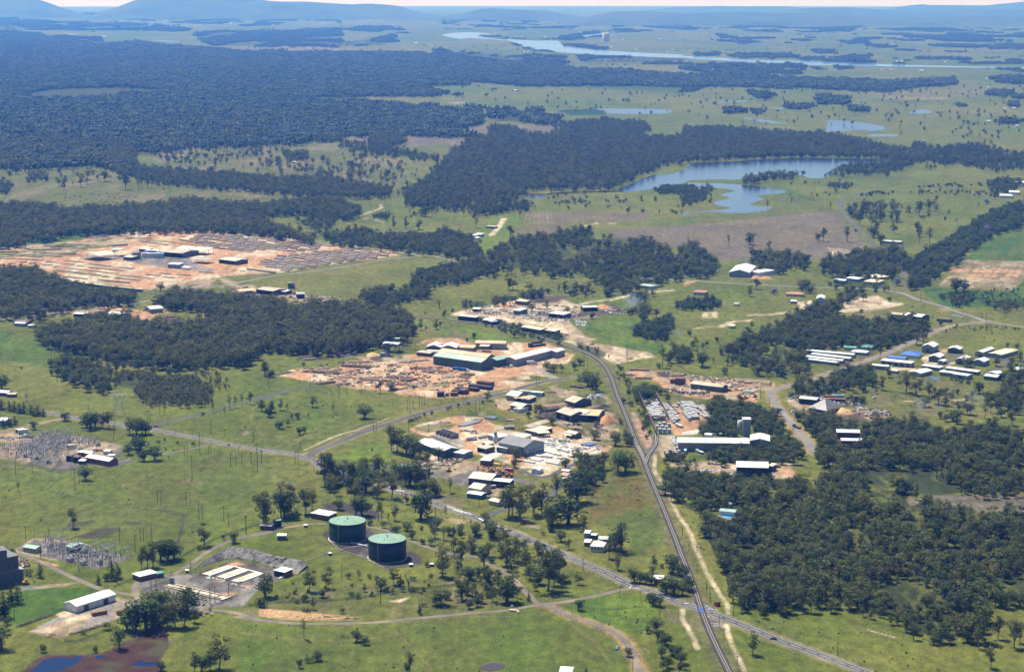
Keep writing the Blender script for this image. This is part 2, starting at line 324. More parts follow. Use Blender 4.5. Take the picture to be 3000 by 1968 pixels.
area('Q2 480,190 700,195 1000,270 1500,310 1450,330 900,300 520,260', 'soil', 'tan', .5, warp=8, cls='plank_yard'); area('Q2 600,510 1200,590 1210,700 900,650 580,600', 'drygrass', 'olive', .5, warp=6)
area('Q2 650,690 850,650 1200,700 1180,1000 700,990 660,820', 'orange', warp=6, cls='paver_yard')
area('N5 380,310 700,290 1020,330 1120,530 920,610 960,640 700,740 600,740 540,640 480,520', 'orange', 'pale', .3, warp=6, cls='paver_yard')
area('N5 700,700 950,640 930,720 700,735', 'concrete', warp=5); area('N5 400,750 600,745 650,880 560,920 420,880', 'concrete', 'pale', .5, warp=5)
area('N5 560,895 1300,895 1250,920 900,935 700,960 480,1080 400,1020', 'tan', 'orange', .5, warp=6); area('N5 770,960 1000,920 1100,1000 1180,1090 800,1110', 'green', warp=6)
area('N5 540,1150 800,1130 1150,1095 1460,1135 1920,1145 2310,1130 2200,1165 2345,1335 2290,1350 1980,1375 1500,1330 1200,1290 900,1250 650,1200', 'tan', 'pale', .45, warp=6, cls='gravel_yard')
area('N5 1980,1140 2200,1160 2340,1340 2100,1280 1950,1220', 'orange', warp=5, alpha=.8)
area('N5 0,400 60,430 130,560 190,640 290,800 270,900 210,920 150,840 80,660 0,520', 'pink', 'tan', .3, warp=6, cls='eroded_bank')
area('M4 0,785 200,800 200,850 60,862 0,860', 'orange', 'tan', .5, warp=5)
area('M4 320,920 430,980 560,1010 700,1010 900,1040 1200,1080 1140,1135 900,1145 720,1090 480,1080 400,1050 330,990', 'tan', 'soil', .5, warp=8, cls='sawdust_yard')
area('M4 730,1040 860,1040 900,1080 760,1090', 'orange', warp=5)
area('M4 800,110 980,60 1100,48 1200,100 1340,120 1180,165 900,200 700,195 820,160', 'pale', 'tan', .4, warp=8); area('M4 405,110 520,88 565,130 420,180', 'pale', warp=5)
area('M4 720,200 1200,150 1500,230 1300,270 900,240', 'straw', 'olive', .5, warp=8, alpha=.8); area('M4 1600,170 1700,150 1740,180 1650,190', 'orange', warp=4, alpha=.6)
area('M4 500,480 1500,440 1600,640 1500,790 2380,820 2380,1100 1500,1120 1000,1050 600,880 300,880 250,740', 'olive', 'drygrass', .42, warp=8, alpha=.6, sc=2)
area('Q5 1310,240 1400,210 1440,280 1700,290 1600,320 1350,300', 'pale', 'green', .4, warp=4); area('Q5 980,340 1250,345 1280,380 1000,370', 'orange', 'pale', .5, warp=4); area('Q5 1480,160 1590,150 1560,190 1480,185', 'orange', warp=3)
area('T6 425,905 500,920 560,960 625,992 500,1000 420,975', 'orange', warp=4); area('T6 0,1010 120,1000 20,1040', 'orange', warp=4)
area('T6 1975,862 2380,870 2380,1000 2290,1078 1780,1040', 'tan', 'drygrass', .55, warp=1, soft=2, cls='crop_field')
area('T6 2210,640 2380,610 2380,868 1970,860 2080,740', 'lush', 'green', .5, warp=6, cls='pasture'); area('T6 2000,1070 2290,1080 2380,1010 2380,1190 1800,1190 1650,1050', 'lush', 'wet', .4, warp=6)
for k in range(7):
 for j in range(2):
  x = 2030 + k * 50 - j * 20; y = 927 + j * 30
  if k in (4,) and j: continue
  area('T6 %d,%d %d,%d %d,%d %d,%d' % (x, y, x + 40, y, x + 26, y + 24, x - 16, y + 24), 'orange', warp=1, soft=2)
area('T6 1880,922 2010,925 1990,945 1860,942', 'orange', warp=2); area('T6 1870,945 1985,948 1960,970 1850,965', 'rust', warp=2, alpha=.6)
# near field tints
area('M1 0,330 330,420 840,560 500,690 0,600', 'lush', 'lime', .5, alpha=.7, sc=3); area('M2 820,1000 1400,940 1450,1030 1100,1190 700,1300 500,1100', 'green', 'lush', .4, alpha=.5, sc=2)
area('M2 1420,360 1500,260 2000,330 2380,400 2380,480 2060,440 1800,380', 'lime', 'brown', .35, warp=10, alpha=.8)
area('B2 560,100 900,0 1000,0 1050,120 900,190 700,120', 'lime', alpha=.8); area('M3 900,320 1250,240 1500,250 1300,420 1700,480 1600,560 1200,480', 'lush', 'lime', .5, alpha=.8)
area('B3 720,295 830,240 1120,230 1160,270 1260,520 1290,640 1200,780 1040,770 1040,640 900,560 760,560 740,400', 'rust', 'green', .58, warp=16, sc=2, cls='weedy_paddock', alpha=.85)
area('B3 560,1130 700,1060 1150,1020 1260,1150 1180,1230 1120,1300 900,1260 650,1180', 'lush', 'lime', .5, alpha=.8, warp=8)
area('B1 150,990 650,975 700,1010 440,1130 200,1220 60,1240 40,1080', 'lush', alpha=.9); area('B2 0,1230 900,1260 1869,1180 B3 350,1140 700,1240 950,1340 1050,1480 1080,1600 B2 0,1650', 'green', 'lush', .5, alpha=.6, sc=3, soft=30)
area('B1 0,140 1700,60 1869,90 1869,330 1200,760 950,600 0,560', 'green', 'olive', .5, alpha=.5, sc=3)
area('B2 200,1050 900,960 1500,900 1869,900 1869,1110 900,1190 200,1150', 'drygrass', 'olive', .6, alpha=.7, warp=8)
area('B4 1060,375 1300,350 1869,345 1869,480 1500,490 1320,430 1180,400 1090,440', 'purple', 'olive', .3, warp=8, cls='burnt_clearing')
for s in ('350,590 460,575 470,550 640,520 660,535 560,565 400,600', '500,640 640,590 820,565 830,590 720,640 640,655', '860,540 960,535 970,548 880,552'): area('B1 ' + s, 'dark', warp=10, alpha=.75)
for s in ('1230,230 1330,240 1420,260 1380,275 1240,270', '820,270 920,285 900,295 830,290', '320,430 400,420 390,440'): area('B1 ' + s, 'drygrass', warp=8, alpha=.7)
for s in ('0,1220 60,1215 110,1230 60,1260 0,1260', '300,1270 380,1265 370,1280', '480,1290 600,1295 640,1310 560,1325 470,1320', '480,1340 580,1335 600,1350'): area('M2 ' + s, 'dark', 'tan', .5, warp=8, alpha=.6)
area('B1 195,1283 330,1210 500,1140 640,1100 800,1050 960,1070 980,1090 840,1150 830,1190 690,1235 500,1300 400,1325 300,1305', 'lgravel', 'tan', .5, warp=4, cls='depot_yard')
area('B1 200,1283 330,1240 560,1165 700,1130 640,1180 420,1250 330,1290', 'orange', 'pale', .6, warp=5, alpha=.8); area('B1 380,1165 480,1130 520,1155 420,1185', 'pale', warp=3)
area('Q6 0,560 60,500 330,470 480,430 560,380 640,395 800,390 1230,250 1300,210 1500,215 1950,330 2200,380 2150,410 1980,470 1800,540 1650,640 1550,770 1450,850 1300,840 1000,850 850,900 300,860 60,650', 'gravel', 'lgravel', .4, warp=4, cls='filter_bed_pad')
area('Q6 800,390 1250,230 1320,200 1500,210 1900,320 1700,370 1600,560 1400,540 1000,450', 'soil', 'gravel', .5, warp=4, cls='filter_bed_pad')
for s in ('1270,250 1380,210 1520,235 1480,262 1340,275', '1060,455 1240,480 1180,500 1080,480', '1460,540 1600,550 1580,585 1490,575', '1180,640 1400,640 1420,670 1250,680', '380,560 480,600 400,600'): area('Q6 ' + s, 'orange', warp=4, alpha=.9)
area('Q6 860,860 980,890 1100,920 1000,960 850,940', 'orange', 'tan', .5, warp=5, alpha=.8); area('Q6 1900,860 1600,870 1400,880 1500,960 1700,990', 'brown', warp=8, alpha=.7)
area('N7 250,335 570,140 850,160 1250,240 1560,310 1600,340 900,260 600,190 380,280 330,350 1000,500 940,515 300,395', 'tan', 'orange', .5, warp=4)
area('N7 290,335 580,175 830,195 1250,260 1550,335 2220,470 1900,570 1600,665 1400,620 1200,560 900,490 300,350', 'gravel', 'lgravel', .5, warp=3, cls='substation_pad')
area('N7 700,520 900,570 1000,600 830,620 740,590', 'orange', warp=5); area('N7 330,960 700,930 1100,890 1400,850 1250,900 900,960 340,1010', 'lgravel', 'tan', .5, warp=4)
area('N6 0,470 500,330 700,285 980,220 1500,310 2000,415 2160,460 2150,520 1990,680 2380,675 2250,740 1920,825 1700,790 1500,785 1160,890 400,760 0,650', 'gravel', 'tan', .42, warp=4, cls='switchyard_pad')
area('N6 0,250 240,215 420,290 620,330 460,385 200,395 0,390', 'orange', 'tan', .4, warp=5)
verge('N6 0,770 400,830 700,880 1000,940', 'lgravel', 1.5, 2, .7)
area('K -150,560 40,470 900,300 1300,560 2400,1150 2350,1320 1450,1445 1000,1170 340,970 60,800', 'tankpad', 'gravel', .35, warp=3, soft=2, cls='tank_pad')
area('B1 170,1561 200,1500 300,1440 500,1440 700,1430 860,1350 1000,1260 1050,1210 1150,1260 1160,1380 1100,1480 1060,1561', 'soil', warp=5)
area('B1 1160,1340 1330,1300 1380,1360 1240,1400', 'tan', 'green', .6, warp=14, alpha=.55); area('B2 135,1130 260,1128 480,1150 850,1190 700,1205 300,1200 140,1175', 'orange', 'tan', .4, warp=5)
area('B2 1030,1075 1170,1050 1100,1085', 'pale', warp=5); area('B3 1130,1390 1180,1410 1170,1430', 'tan', warp=5, alpha=.6)
area('B3 1455,1060 1530,1080 1660,1150 1690,1260 1560,1240 1500,1150', 'gravel', 'tan', .4, warp=6); area('B3 1230,1100 1340,1090 1500,1180 1540,1300 1300,1200', 'brown', 'olive', .5, warp=8, alpha=.8)
area('B4 795,1272 830,1275 985,1320 990,1328 930,1315', 'concrete', warp=1, soft=1.5)
area('B2 560,410 700,400 900,440 1000,500 900,520 740,470 600,450', 'tankpad', warp=6); area('B2 1380,500 1600,520 1500,560', 'tan', warp=6, alpha=.6)
area('M3 560,850 700,820 900,900 1100,880 1180,1000 1240,1200 1200,1330 1050,1380 900,1200 700,1000 560,960', 'tan', 'olive', .55, warp=10, alpha=.8, cls='charcoal_yard')
area('N5 330,760 560,740 620,900 480,1010 400,1010 330,900', 'tan', 'pale', .5, warp=8, alpha=.9, cls='paver_yard'); area('N3 1600,330 1900,360 2250,150 2380,160 2380,60 1600,280', 'pale', 'olive', .4, warp=8, alpha=.8)
# ------------------------------------------------------------------ roads, tracks, railway lines
ROADS = [  # name, label, width, colour, path, verge colour
 ('highway', 'asphalt', 8.5, 'M1 380,1060 430,1070 620,1105 740,1130 1000,1160 1120,1190 1310,1207 1400,1227 1750,1295 1990,1345 2240,1385 2380,1412 M2 250,1392 480,1430 620,1468 700,1490 B2 545,152 700,200 850,245 960,280 1120,328 1350,405 1450,445 1600,492 1700,540 1869,603 B3 150,570 400,672 560,742 650,787 760,832 900,892 1060,970 1200,1012 1320,1060 1420,1100 1525,1132 1650,1177 1869,1262 B4 200,1345 500,1452 800,1565 1000,1640', 'tan'),
 ('side_road', 'asphalt', 6.5, 'M1 1325,1212 1345,1185 1390,1165 1480,1143 1700,1095 1900,1040 2100,985 2380,926 M2 120,960 300,910 450,870 630,840 690,828', None),
 ('side_road', 'asphalt', 8, 'M2 590,1455 640,1420 700,1390 900,1310 1100,1228 1300,1166 1500,1100 1700,1040 2000,970 2200,922 2380,884 M3 300,872 600,792 850,758', 'tan'),
 ('side_road', 'gravelroad', 7, 'M1 -20,255 120,240 250,225 400,205 640,183 900,150 1150,115 1370,75 T4 1150,1115 1280,1085 1400,1062 Q4 0,700 150,672 300,645 480,607 700,577 1000,540 1250,505 1500,470 1750,425 2000,387 2330,352', None),
 ('side_road', 'gravelroad', 6.5, 'Q4 700,150 1090,190 1300,213 1500,240 1700,265 1900,290 2100,322 2330,352 2480,362 T5 700,850 790,865', None),
 ('side_road', 'gravelroad', 8, 'M4 560,1420 540,1400 480,1300 400,1212 330,1130 240,1020 190,950 172,905 190,872 240,852 300,835 400,815 550,775 700,720 900,650 1100,580 1300,500 1500,400 1620,350 1750,312 1900,290 2055,272', 'orange'),
 ('side_road', 'gravelroad', 8, 'T6 -300,985 0,1002 400,1026 800,1047 1200,1058 1500,1087 1650,1140 1850,1192 M4 1700,150 1800,190 1920,225 2055,270 2200,295 2380,325 2500,345', None),
 ('side_road', 'asphalt', 6.5, 'T6 1500,1085 1545,1065 1565,1035 1570,1000 1535,940', None),
 ('side_road', 'asphalt', 7, 'T6 1390,815 1340,760 1270,690 1200,622 1150,570 1120,525 1098,480 1100,448 1130,425 1200,405 1300,388 1400,375 1550,362 1700,350', 'olive'),
 ('estate_road', 'asphalt', 7, 'Q5 1110,140 1180,163 1300,180 1500,195 1700,212 1900,232 2050,250 2170,262 2215,285 2190,315 2100,358 2000,400 1930,420', None),
 ('estate_road', 'asphalt', 5, 'Q5 1700,225 1640,250 1590,290 1560,310', None),
 ('estate_road', 'asphalt', 5, 'Q5 2215,275 2300,262 2400,250', None),
 ('farm_lane', 'worn', 5, 'Q6 930,875 1080,888 1250,900 1400,930 1560,975 1700,1000 B2 -30,1180 60,1195 350,1226 640,1229 900,1222 1150,1200 1400,1175 1650,1152 1869,1135 B3 250,1130 420,1100 600,1080 760,1050 950,1005 1050,985 1110,990', None),
 ('farm_lane', 'worn', 5.5, 'B3 420,1102 520,1120 600,1170 750,1215 900,1270 960,1305 1010,1350 1050,1410 1080,1480 1110,1565', 'orange'),
 ('farm_lane', 'worn', 4.5, 'B3 420,1100 400,1085 330,1015 250,930 170,865 60,818 B2 1750,792 1600,770 1480,760 1300,710 1150,650 1000,590 870,560', None),
 ('farm_lane', 'worn', 4.5, 'B2 600,545 500,546 450,552 300,575 150,612 0,645 B1 1869,600 1700,625 1600,655 1500,695 1400,750 1300,825 1200,885 Q6 450,390', None),
 ('farm_lane', 'worn', 5, 'B1 120,745 200,775 300,815 450,890 560,940 680,990 800,1015 960,1040', None),
 ('farm_lane', 'worn', 4.5, 'B1 960,1085 930,1020 915,980 940,950 1000,935 1150,900', None),
 ('farm_lane', 'worn', 5, 'M1 -10,1250 80,1225 200,1195 320,1165 450,1135 560,1118', 'orange'),
 ('farm_lane', 'worn', 5, 'M1 1400,1430 1550,1405 1700,1375 1830,1345', None),
 ('side_road', 'asphalt', 6.5, 'B3 40,500 90,480 180,450 260,430 400,395 480,360 540,310 570,270', None),
 ('side_road', 'asphalt', 6, 'N3 1120,140 1250,190 1420,240 1600,290 1700,340 1850,370 2000,340 2200,230 2350,160', None),
 ('side_road', 'asphalt', 5, 'N1 1320,1330 1250,1290 1100,1210 900,1120 760,1060', None),
 ('side_road', 'gravelroad', 5, 'N5 2380,730 2260,750 2200,745', None),
]
TRACKS = ['B3 1212,75 1210,150 1215,210 1270,275 1300,330 1340,420 1370,490 1440,580 1470,640 1510,750 1560,860 1600,930 1650,1010 1700,1090 1715,1160', 'B3 1700,1230 1710,1300 1740,1380 1790,1470 1830,1561',
          'B3 1395,1130 1400,1200 1440,1260 1480,1330 1500,1400', 'N5 320,1010 340,1080 320,1160 340,1280 420,1380', 'N5 1920,1140 2310,1130', 'M4 225,910 330,910', 'M4 240,960 350,965 420,985']
RAIL = 'B3 1740,1600 1720,1561 1650,1420 1590,1290 1550,1190 1525,1120 1500,1040 1450,900 1400,780 1340,620 1260,420 1180,230 1130,100 1085,0 M3 1460,1488 1400,1370 1330,1200 1260,1020 1220,930 1195,860 1170,780 1120,680 1080,635 1040,600 980,563 900,530 800,495 700,460 600,430 500,400 400,373 300,350 150,318 0,292 M2 2000,280 1750,250 1530,230 P 1150,918 1000,903 800,886 600,872 480,863 417,857 350,850 280,842 197,829 140,818 80,806 0,790 -100,770'
SPUR = 'N5 200,1130 215,1080 235,1020 290,940 330,880 345,820 348,760 345,730'
for r in ROADS:
 if r[4]: verge(r[3], r[4], r[2] * 0.5 + 3.0, 3, .55)
 verge(r[3], 'lush' if r[1] == 'asphalt' else 'olive', r[2] * .5 + 9, 8, .0)
for t in TRACKS: verge(t, 'pale', 1.7, 1.5, .85)
verge(RAIL, 'brown', 8, 6, .55); verge(SPUR, 'gravel', 4, 4, .9)
verge('M2 560,1395 700,1330 900,1250 1020,1215 1300,1120', 'pale', 1.5, 2, .8); verge('M3 0,925 300,860 560,790', 'pale', 1, 2, .5)
for t, c, w in (('B1 320,320 480,350 600,385 650,395', 'wet', 1.2), ('B1 1255,480 1240,560 1210,680 1200,780', 'dark', 1.2), ('B1 0,400 120,365 230,330', 'wet', 1.5), ('B1 230,330 330,310 420,230', 'wet', 1), ('B1 890,435 1000,445 1255,478', 'dark', 1), ('M1 0,895 130,880 330,850 560,800 760,790', 'dark', 1.2), ('M1 420,1040 900,1130 1300,1210', 'straw', 1.2), ('B2 0,1290 300,1330 700,1350 1100,1300', 'straw', 1.4), ('B2 1060,1260 1200,1400 1330,1561', 'straw', 1.2),
 ('M2 140,1010 100,1120 200,1260 500,1330', 'straw', 1.5), ('M2 200,1000 500,950 900,900', 'straw', 1.2), ('B4 130,1190 400,1290 700,1400 1000,1500', 'straw', 1.2), ('B4 300,1150 600,1200 1000,1330 1500,1500', 'straw', 1), ('M3 1650,400 1900,420 2200,380', 'straw', 2), ('M3 1700,250 2000,230 2380,300', 'straw', 2), ('M4 1200,880 1600,960 1900,940 1950,880', 'wet', 3), ('M4 1000,880 1300,940 1700,1000 1950,930', 'soil', 2.5), ('M4 1750,960 1880,950', 'pale', 3), ('M4 1300,960 1500,975', 'pale', 2), ('B2 0,230 250,240 480,300', 'straw', 1),
 ('B2 280,0 240,250', 'straw', 1), ('T4 0,420 500,380 1170,420 1900,400', 'straw', 4), ('T4 1170,420 1200,330', 'lush', 5), ('T5 0,600 400,640 700,660', 'straw', 4), ('T5 850,960 1300,1000 1700,1010', 'straw', 3), ('T6 100,1060 700,1080', 'straw', 3), ('M3 1600,300 1720,500', 'wet', 2), ('B3 600,1200 800,1350 900,1500', 'straw', 1.2), ('B3 720,1120 950,1130 1140,1110', 'wet', 1.5)): verge(t, c, w, 1.5, .75)
for s_, c in (('B4 1300,60 1869,80 1869,140 1500,120', 'green'), ('M4 2050,1130 2380,1100 2380,1160 2100,1170', 'green'), ('B4 1400,620 1869,560 1869,760 1600,700', 'drygrass')): area(s_, c, soft=6, alpha=.6)
HAND_TREES = r'''
hand("""B1 g 500,575,150 d 585,248,105 g 970,858,130 1010,850,170 1045,842,190 b 1100,800,160 1150,800,170 1190,790,140 c 765,930,150 810,920,125 s 740,932,60 c 672,960,90 275,915,120 b 1605,675,90 s 1527,650,35 1360,725,45
 g 1400,700,180 c 30,1190,220 80,1100,150 120,1090,160 b 40,1190,110 10,1400,190 s 280,1425,75 660,1420,55 b 870,1270,160 930,1280,200 1000,1262,240 1060,1200,230 1100,1180,210 g 1040,1240,200 w 815,1398,180 g 1150,1250,200 1200,1252,230 1260,1250,230 1290,1150,190 b 1285,1160,200 g 1330,1222,120 t 1440,1170,70
 b 180,1045,10 g 1500,1540,260 1440,1545,150 b 1380,1561,130 g 1330,1561,150 b 1100,1552,80 s 65,325,15 t 125,325,70 s 190,900,60 85,762,55 720,1272,60 570,1302,40 50,1240,60 1800,1112,70""")
hand("""B2 g 165,560,250 180,565,170 290,502,250 330,482,220 360,470,190 b 310,500,160 g 455,480,190 500,450,150 s 400,522,70 g 590,285,240 620,280,230 650,272,180 720,260,160 760,300,180 800,300,190 b 850,200,120 870,330,170 g 940,205,110 1000,242,100 1045,372,200 b 1170,282,180 g 1270,272,110 1150,412,80 b 840,492,150 800,490,130 680,450,90
 t 955,530,170 975,528,150 1020,542,80 g 1070,522,110 b 1245,512,230 g 1290,492,200 t 1415,502,80 s 1055,606,65 b 1150,592,70 1185,652,70 s 985,575,40 1255,592,35 1250,682,50 1310,692,60 g 1340,642,100 b 1440,622,70 g 1470,642,90 b 1625,635,90 d 1735,642,130 g 1390,908,250 1520,850,210 1680,862,190 1840,862,200 w 1575,922,110 g 1700,992,140 b 1830,1082,170
 g 480,1010,175 600,985,160 b 575,1048,70 t 345,1065,60 s 440,1082,70 g 505,1132,90 s 385,1030,40 460,1160,60 t 445,1330,160 b 180,1045,180 s 150,1112,80 t 820,925,75 s 745,920,40 890,915,35 g 860,1010,65 s 830,1055,50 775,975,30 770,1042,50 910,1042,30 1010,1012,50 b 975,1002,100 g 940,952,60 1060,962,130 c 1105,972,100 y 1165,1005,150 s 1210,1010,50 1120,1012,40 1047,1027,40 1190,932,40 1300,977,35 1310,912,35 1260,1002,40 1500,972,50 1445,1067,70
 c 1235,1165,95 s 1265,1112,40 710,1155,40 b 1380,1102,130 1350,1102,70 g 1560,1032,120 1530,1062,140 1600,1042,110 b 1630,1112,90 1575,1127,70 s 1760,1102,25 1730,812,45 b 805,1352,90 862,1372,75 538,1480,80 s 480,1497,60 b 410,1532,70 g 1165,1561,160 b 1150,1561,60 s 1640,900,40 1300,840,50 1380,880,60 250,1060,40 400,1090,40 650,880,20 1090,600,50 900,560,50""")
hand("""B3 g 210,502,240 235,490,200 295,522,250 375,492,230 390,480,150 440,482,230 b 510,552,180 g 535,352,160 b 620,552,220 g 640,422,180 b 680,402,200 g 720,592,150 490,590,170 660,122,90 b 720,162,120 g 860,172,130 w 960,202,190 b 1010,192,160 600,172,90 260,112,100 250,162,70 780,282,110 740,252,80 690,300,150 g 600,330,120 s 820,202,70 p 980,738,240 b 940,722,130 g 900,782,160
 b 570,668,85 s 445,622,35 g 620,722,80 955,862,120 b 1070,942,110 1110,950,90 1150,957,90 1190,962,80 1200,887,60 c 1205,815,75 s 1270,847,40 b 1330,882,140 1380,902,100 1420,912,90 1290,1022,130 1340,1032,130 1400,1032,110 1440,1002,110 w 1260,1002,80 b 1200,1102,100 1250,1112,80 1175,1082,70 687,1137,85 1160,1292,60 1220,1282,110 1230,1342,90 1280,1372,90 s 1300,1382,80 b 1260,1462,100 1330,1442,80 1370,1462,90 1390,1502,90 1300,1532,100 s 1270,1552,80 1420,1542,60 b 1380,1561,70 1030,1452,70
 g 190,832,210 250,802,190 330,882,180 480,1005,330 b 500,900,170 g 560,932,250 520,962,200 575,1002,130 690,962,100 t 45,862,170 g 70,992,140 b 200,1082,190 c 350,1075,80 s 100,812,40 c 740,1561,45 b 1560,542,100 1600,552,90 s 1830,1142,50 510,600,60 b 90,640,40""")
hand("""B4 g 10,1442,180 90,1190,100 b 215,1152,90 g 600,1132,80 725,1132,70 765,1182,70 820,1197,70 875,1182,80 915,1192,90 960,1237,100 1045,1222,70 b 1250,1372,80 g 1355,1372,80 b 1480,1352,90 g 1550,1352,330 1640,1532,160 s 1610,1390,50 g 1800,1392,200 1690,1332,170 1840,1362,150 755,602,85 1130,382,120 b 1205,442,110 y 1375,522,120 t 1500,520,120 s 850,1561,20 y 880,720,180 1270,240,120""")
hand("""M1 c 345,287,95 s 550,302,55 b 15,862,140 c 10,1040,110 80,1052,100 130,1062,110 170,1070,100 210,1072,110 265,1080,100 330,1090,100 380,1100,80 300,1100,70 80,1187,100 30,1200,100 130,1172,90 t 230,962,70 b 565,1137,85 300,1212,80 790,1212,170 830,1192,140 g 900,1202,150 950,1202,160 b 760,1192,120 g 1130,1252,150 b 1190,1262,170 1240,1252,140 1270,1257,130 1220,1402,150 1120,1432,110 1180,1382,110 1350,1482,140 1255,1488,110
 s 1435,1312,30 1380,1332,35 1550,1337,30 1680,1362,45 1440,1397,30 1510,1402,20 1470,1462,25 t 1855,1067,110 1955,1087,80 s 1772,1092,40 t 2000,1032,130 2050,1022,120 2110,1002,110 g 2180,992,115 2280,1052,100 b 2340,1102,90 g 2370,1062,100 2310,745,130 b 2360,757,70 g 1020,722,170 b 1210,702,110 g 1330,752,90 t 1270,717,60 b 1480,742,80 1530,737,60 1650,697,80 g 1745,662,90 1850,692,70 1920,682,70 1980,682,60 s 185,690,35 w 1000,800,60""")
hand("""M2 g 225,745,130 b 290,757,70 g 565,682,60 200,1057,110 285,1067,110 b 260,1107,85 g 360,1047,110 645,1017,100 t 420,1057,90 g 460,1122,60 b 510,1122,70 t 605,1122,60 g 425,1187,75 b 350,1207,80 325,1197,40 530,1257,75 568,1242,65 t 820,1077,105 b 1095,1117,140 t 1195,897,110 g 1230,897,115 b 1325,872,80 g 2170,962,90
 s 1480,1152,38 1510,1142,38 1545,1127,34 1580,1117,34 1615,1102,38 1810,1047,42 1845,1032,34 1915,1022,42 2005,995,28 2125,992,45 1680,1085,40 g 1330,1402,250 1380,1412,230 b 1460,1432,200 1520,1452,190 g 1570,1462,170 b 1740,1472,120 1640,1482,90 780,1490,90 730,1490,70 g 1585,347,105 t 1630,367,70 g 1720,342,90 1755,327,60 s 1510,407,45 g 1790,247,85 s 1860,192,40 1625,212,25 b 2050,422,60 1990,452,45 g 1060,102,85 b 1200,132,150 s 980,97,35 y 1748,162,95 b 1160,1400,30""")
hand("""M3 g 600,162,85 b 780,192,60 470,182,75 s 1000,252,70 b 320,412,80 g 600,702,100 b 660,712,80 g 730,712,80 b 840,692,80 890,652,70 g 880,822,100 b 960,832,150 g 1035,882,170 b 1000,862,120 g 930,802,100 s 1035,907,45 g 1650,992,130 b 1460,967,120 1500,962,110 1380,932,70 g 545,1112,130 505,1102,120 b 445,1112,70 645,1172,90 1020,1302,90 g 1030,1202,70 b 1200,1352,140 330,1452,100 415,1462,60 w 1250,1488,120 g 880,1488,130 b 1335,1342,80
 t 1610,672,230 s 1580,682,60 b 1955,667,150 g 1880,522,95 b 2080,452,55 2120,562,60 2150,732,70 s 1830,397,60 g 1435,162,50 b 480,1240,50 s 160,1018,35 270,1050,30 b 1270,985,60 1330,1010,60""")
hand("""M4 g 1350,892,200 1440,912,190 1550,932,150 1140,872,130 1090,902,60 b 980,892,70 1990,902,120 s 1600,882,50 1670,892,50 b 1735,932,50 1800,907,55 g 2200,872,110 2270,822,80 1200,762,90 b 715,522,60 1655,312,60 2240,500,45 2320,506,45 t 1125,592,110 s 470,1200,50 g 430,1140,70 t 480,175,90 s 1000,72,30 b 1205,98,50 s 960,196,40 1400,150,20 g 1700,910,70 t 640,890,80""")
hand("""T6 b 1905,1088,110 1960,1080,90 t 320,768,95 b 470,755,95 g 600,782,60 b 945,728,60 g 980,732,100 t 1140,735,120 t 1150,735,110 g 1475,680,95 t 1650,745,130 1720,755,130 g 1640,700,110 b 1205,665,22 t 590,515,85 y 760,468,70 t 1030,512,60 g 1425,290,45 g 1380,590,110 1490,590,110 1575,560,80 1650,555,110 1715,515,80 1260,560,130 b 1180,565,70 g 1235,620,100 b 1330,705,90 1380,755,85 j 2120,470,40 1495,1040,70 635,1100,50 g 470,1115,80 515,1065,80 190,895,80 g 780,420,0.1""")
hand("""T5 t 940,640,90 g 540,650,75 450,640,85 365,640,85 t 1245,580,90 g 1180,715,100 g 1165,1070,120 1195,1070,110 b 1120,530,60 g 810,515,70 b 585,560,80 g 1560,1085,80 1725,1075,65 1680,1095,60 b 1600,1112,50 g 1310,1075,70 t 1515,685,50 y 683,1190,65 y 738,890,40 b 970,745,30""")
hand("""T4 g 875,370,115 735,315,75 640,235,75 825,285,60 410,350,70 445,372,80 565,355,100 615,300,85 110,265,85 175,250,75 t 965,370,90 985,365,80 1030,362,80 1060,362,70 1110,362,80 1140,365,75 g 1300,850,.1 b 1120,1078,70""")
'''
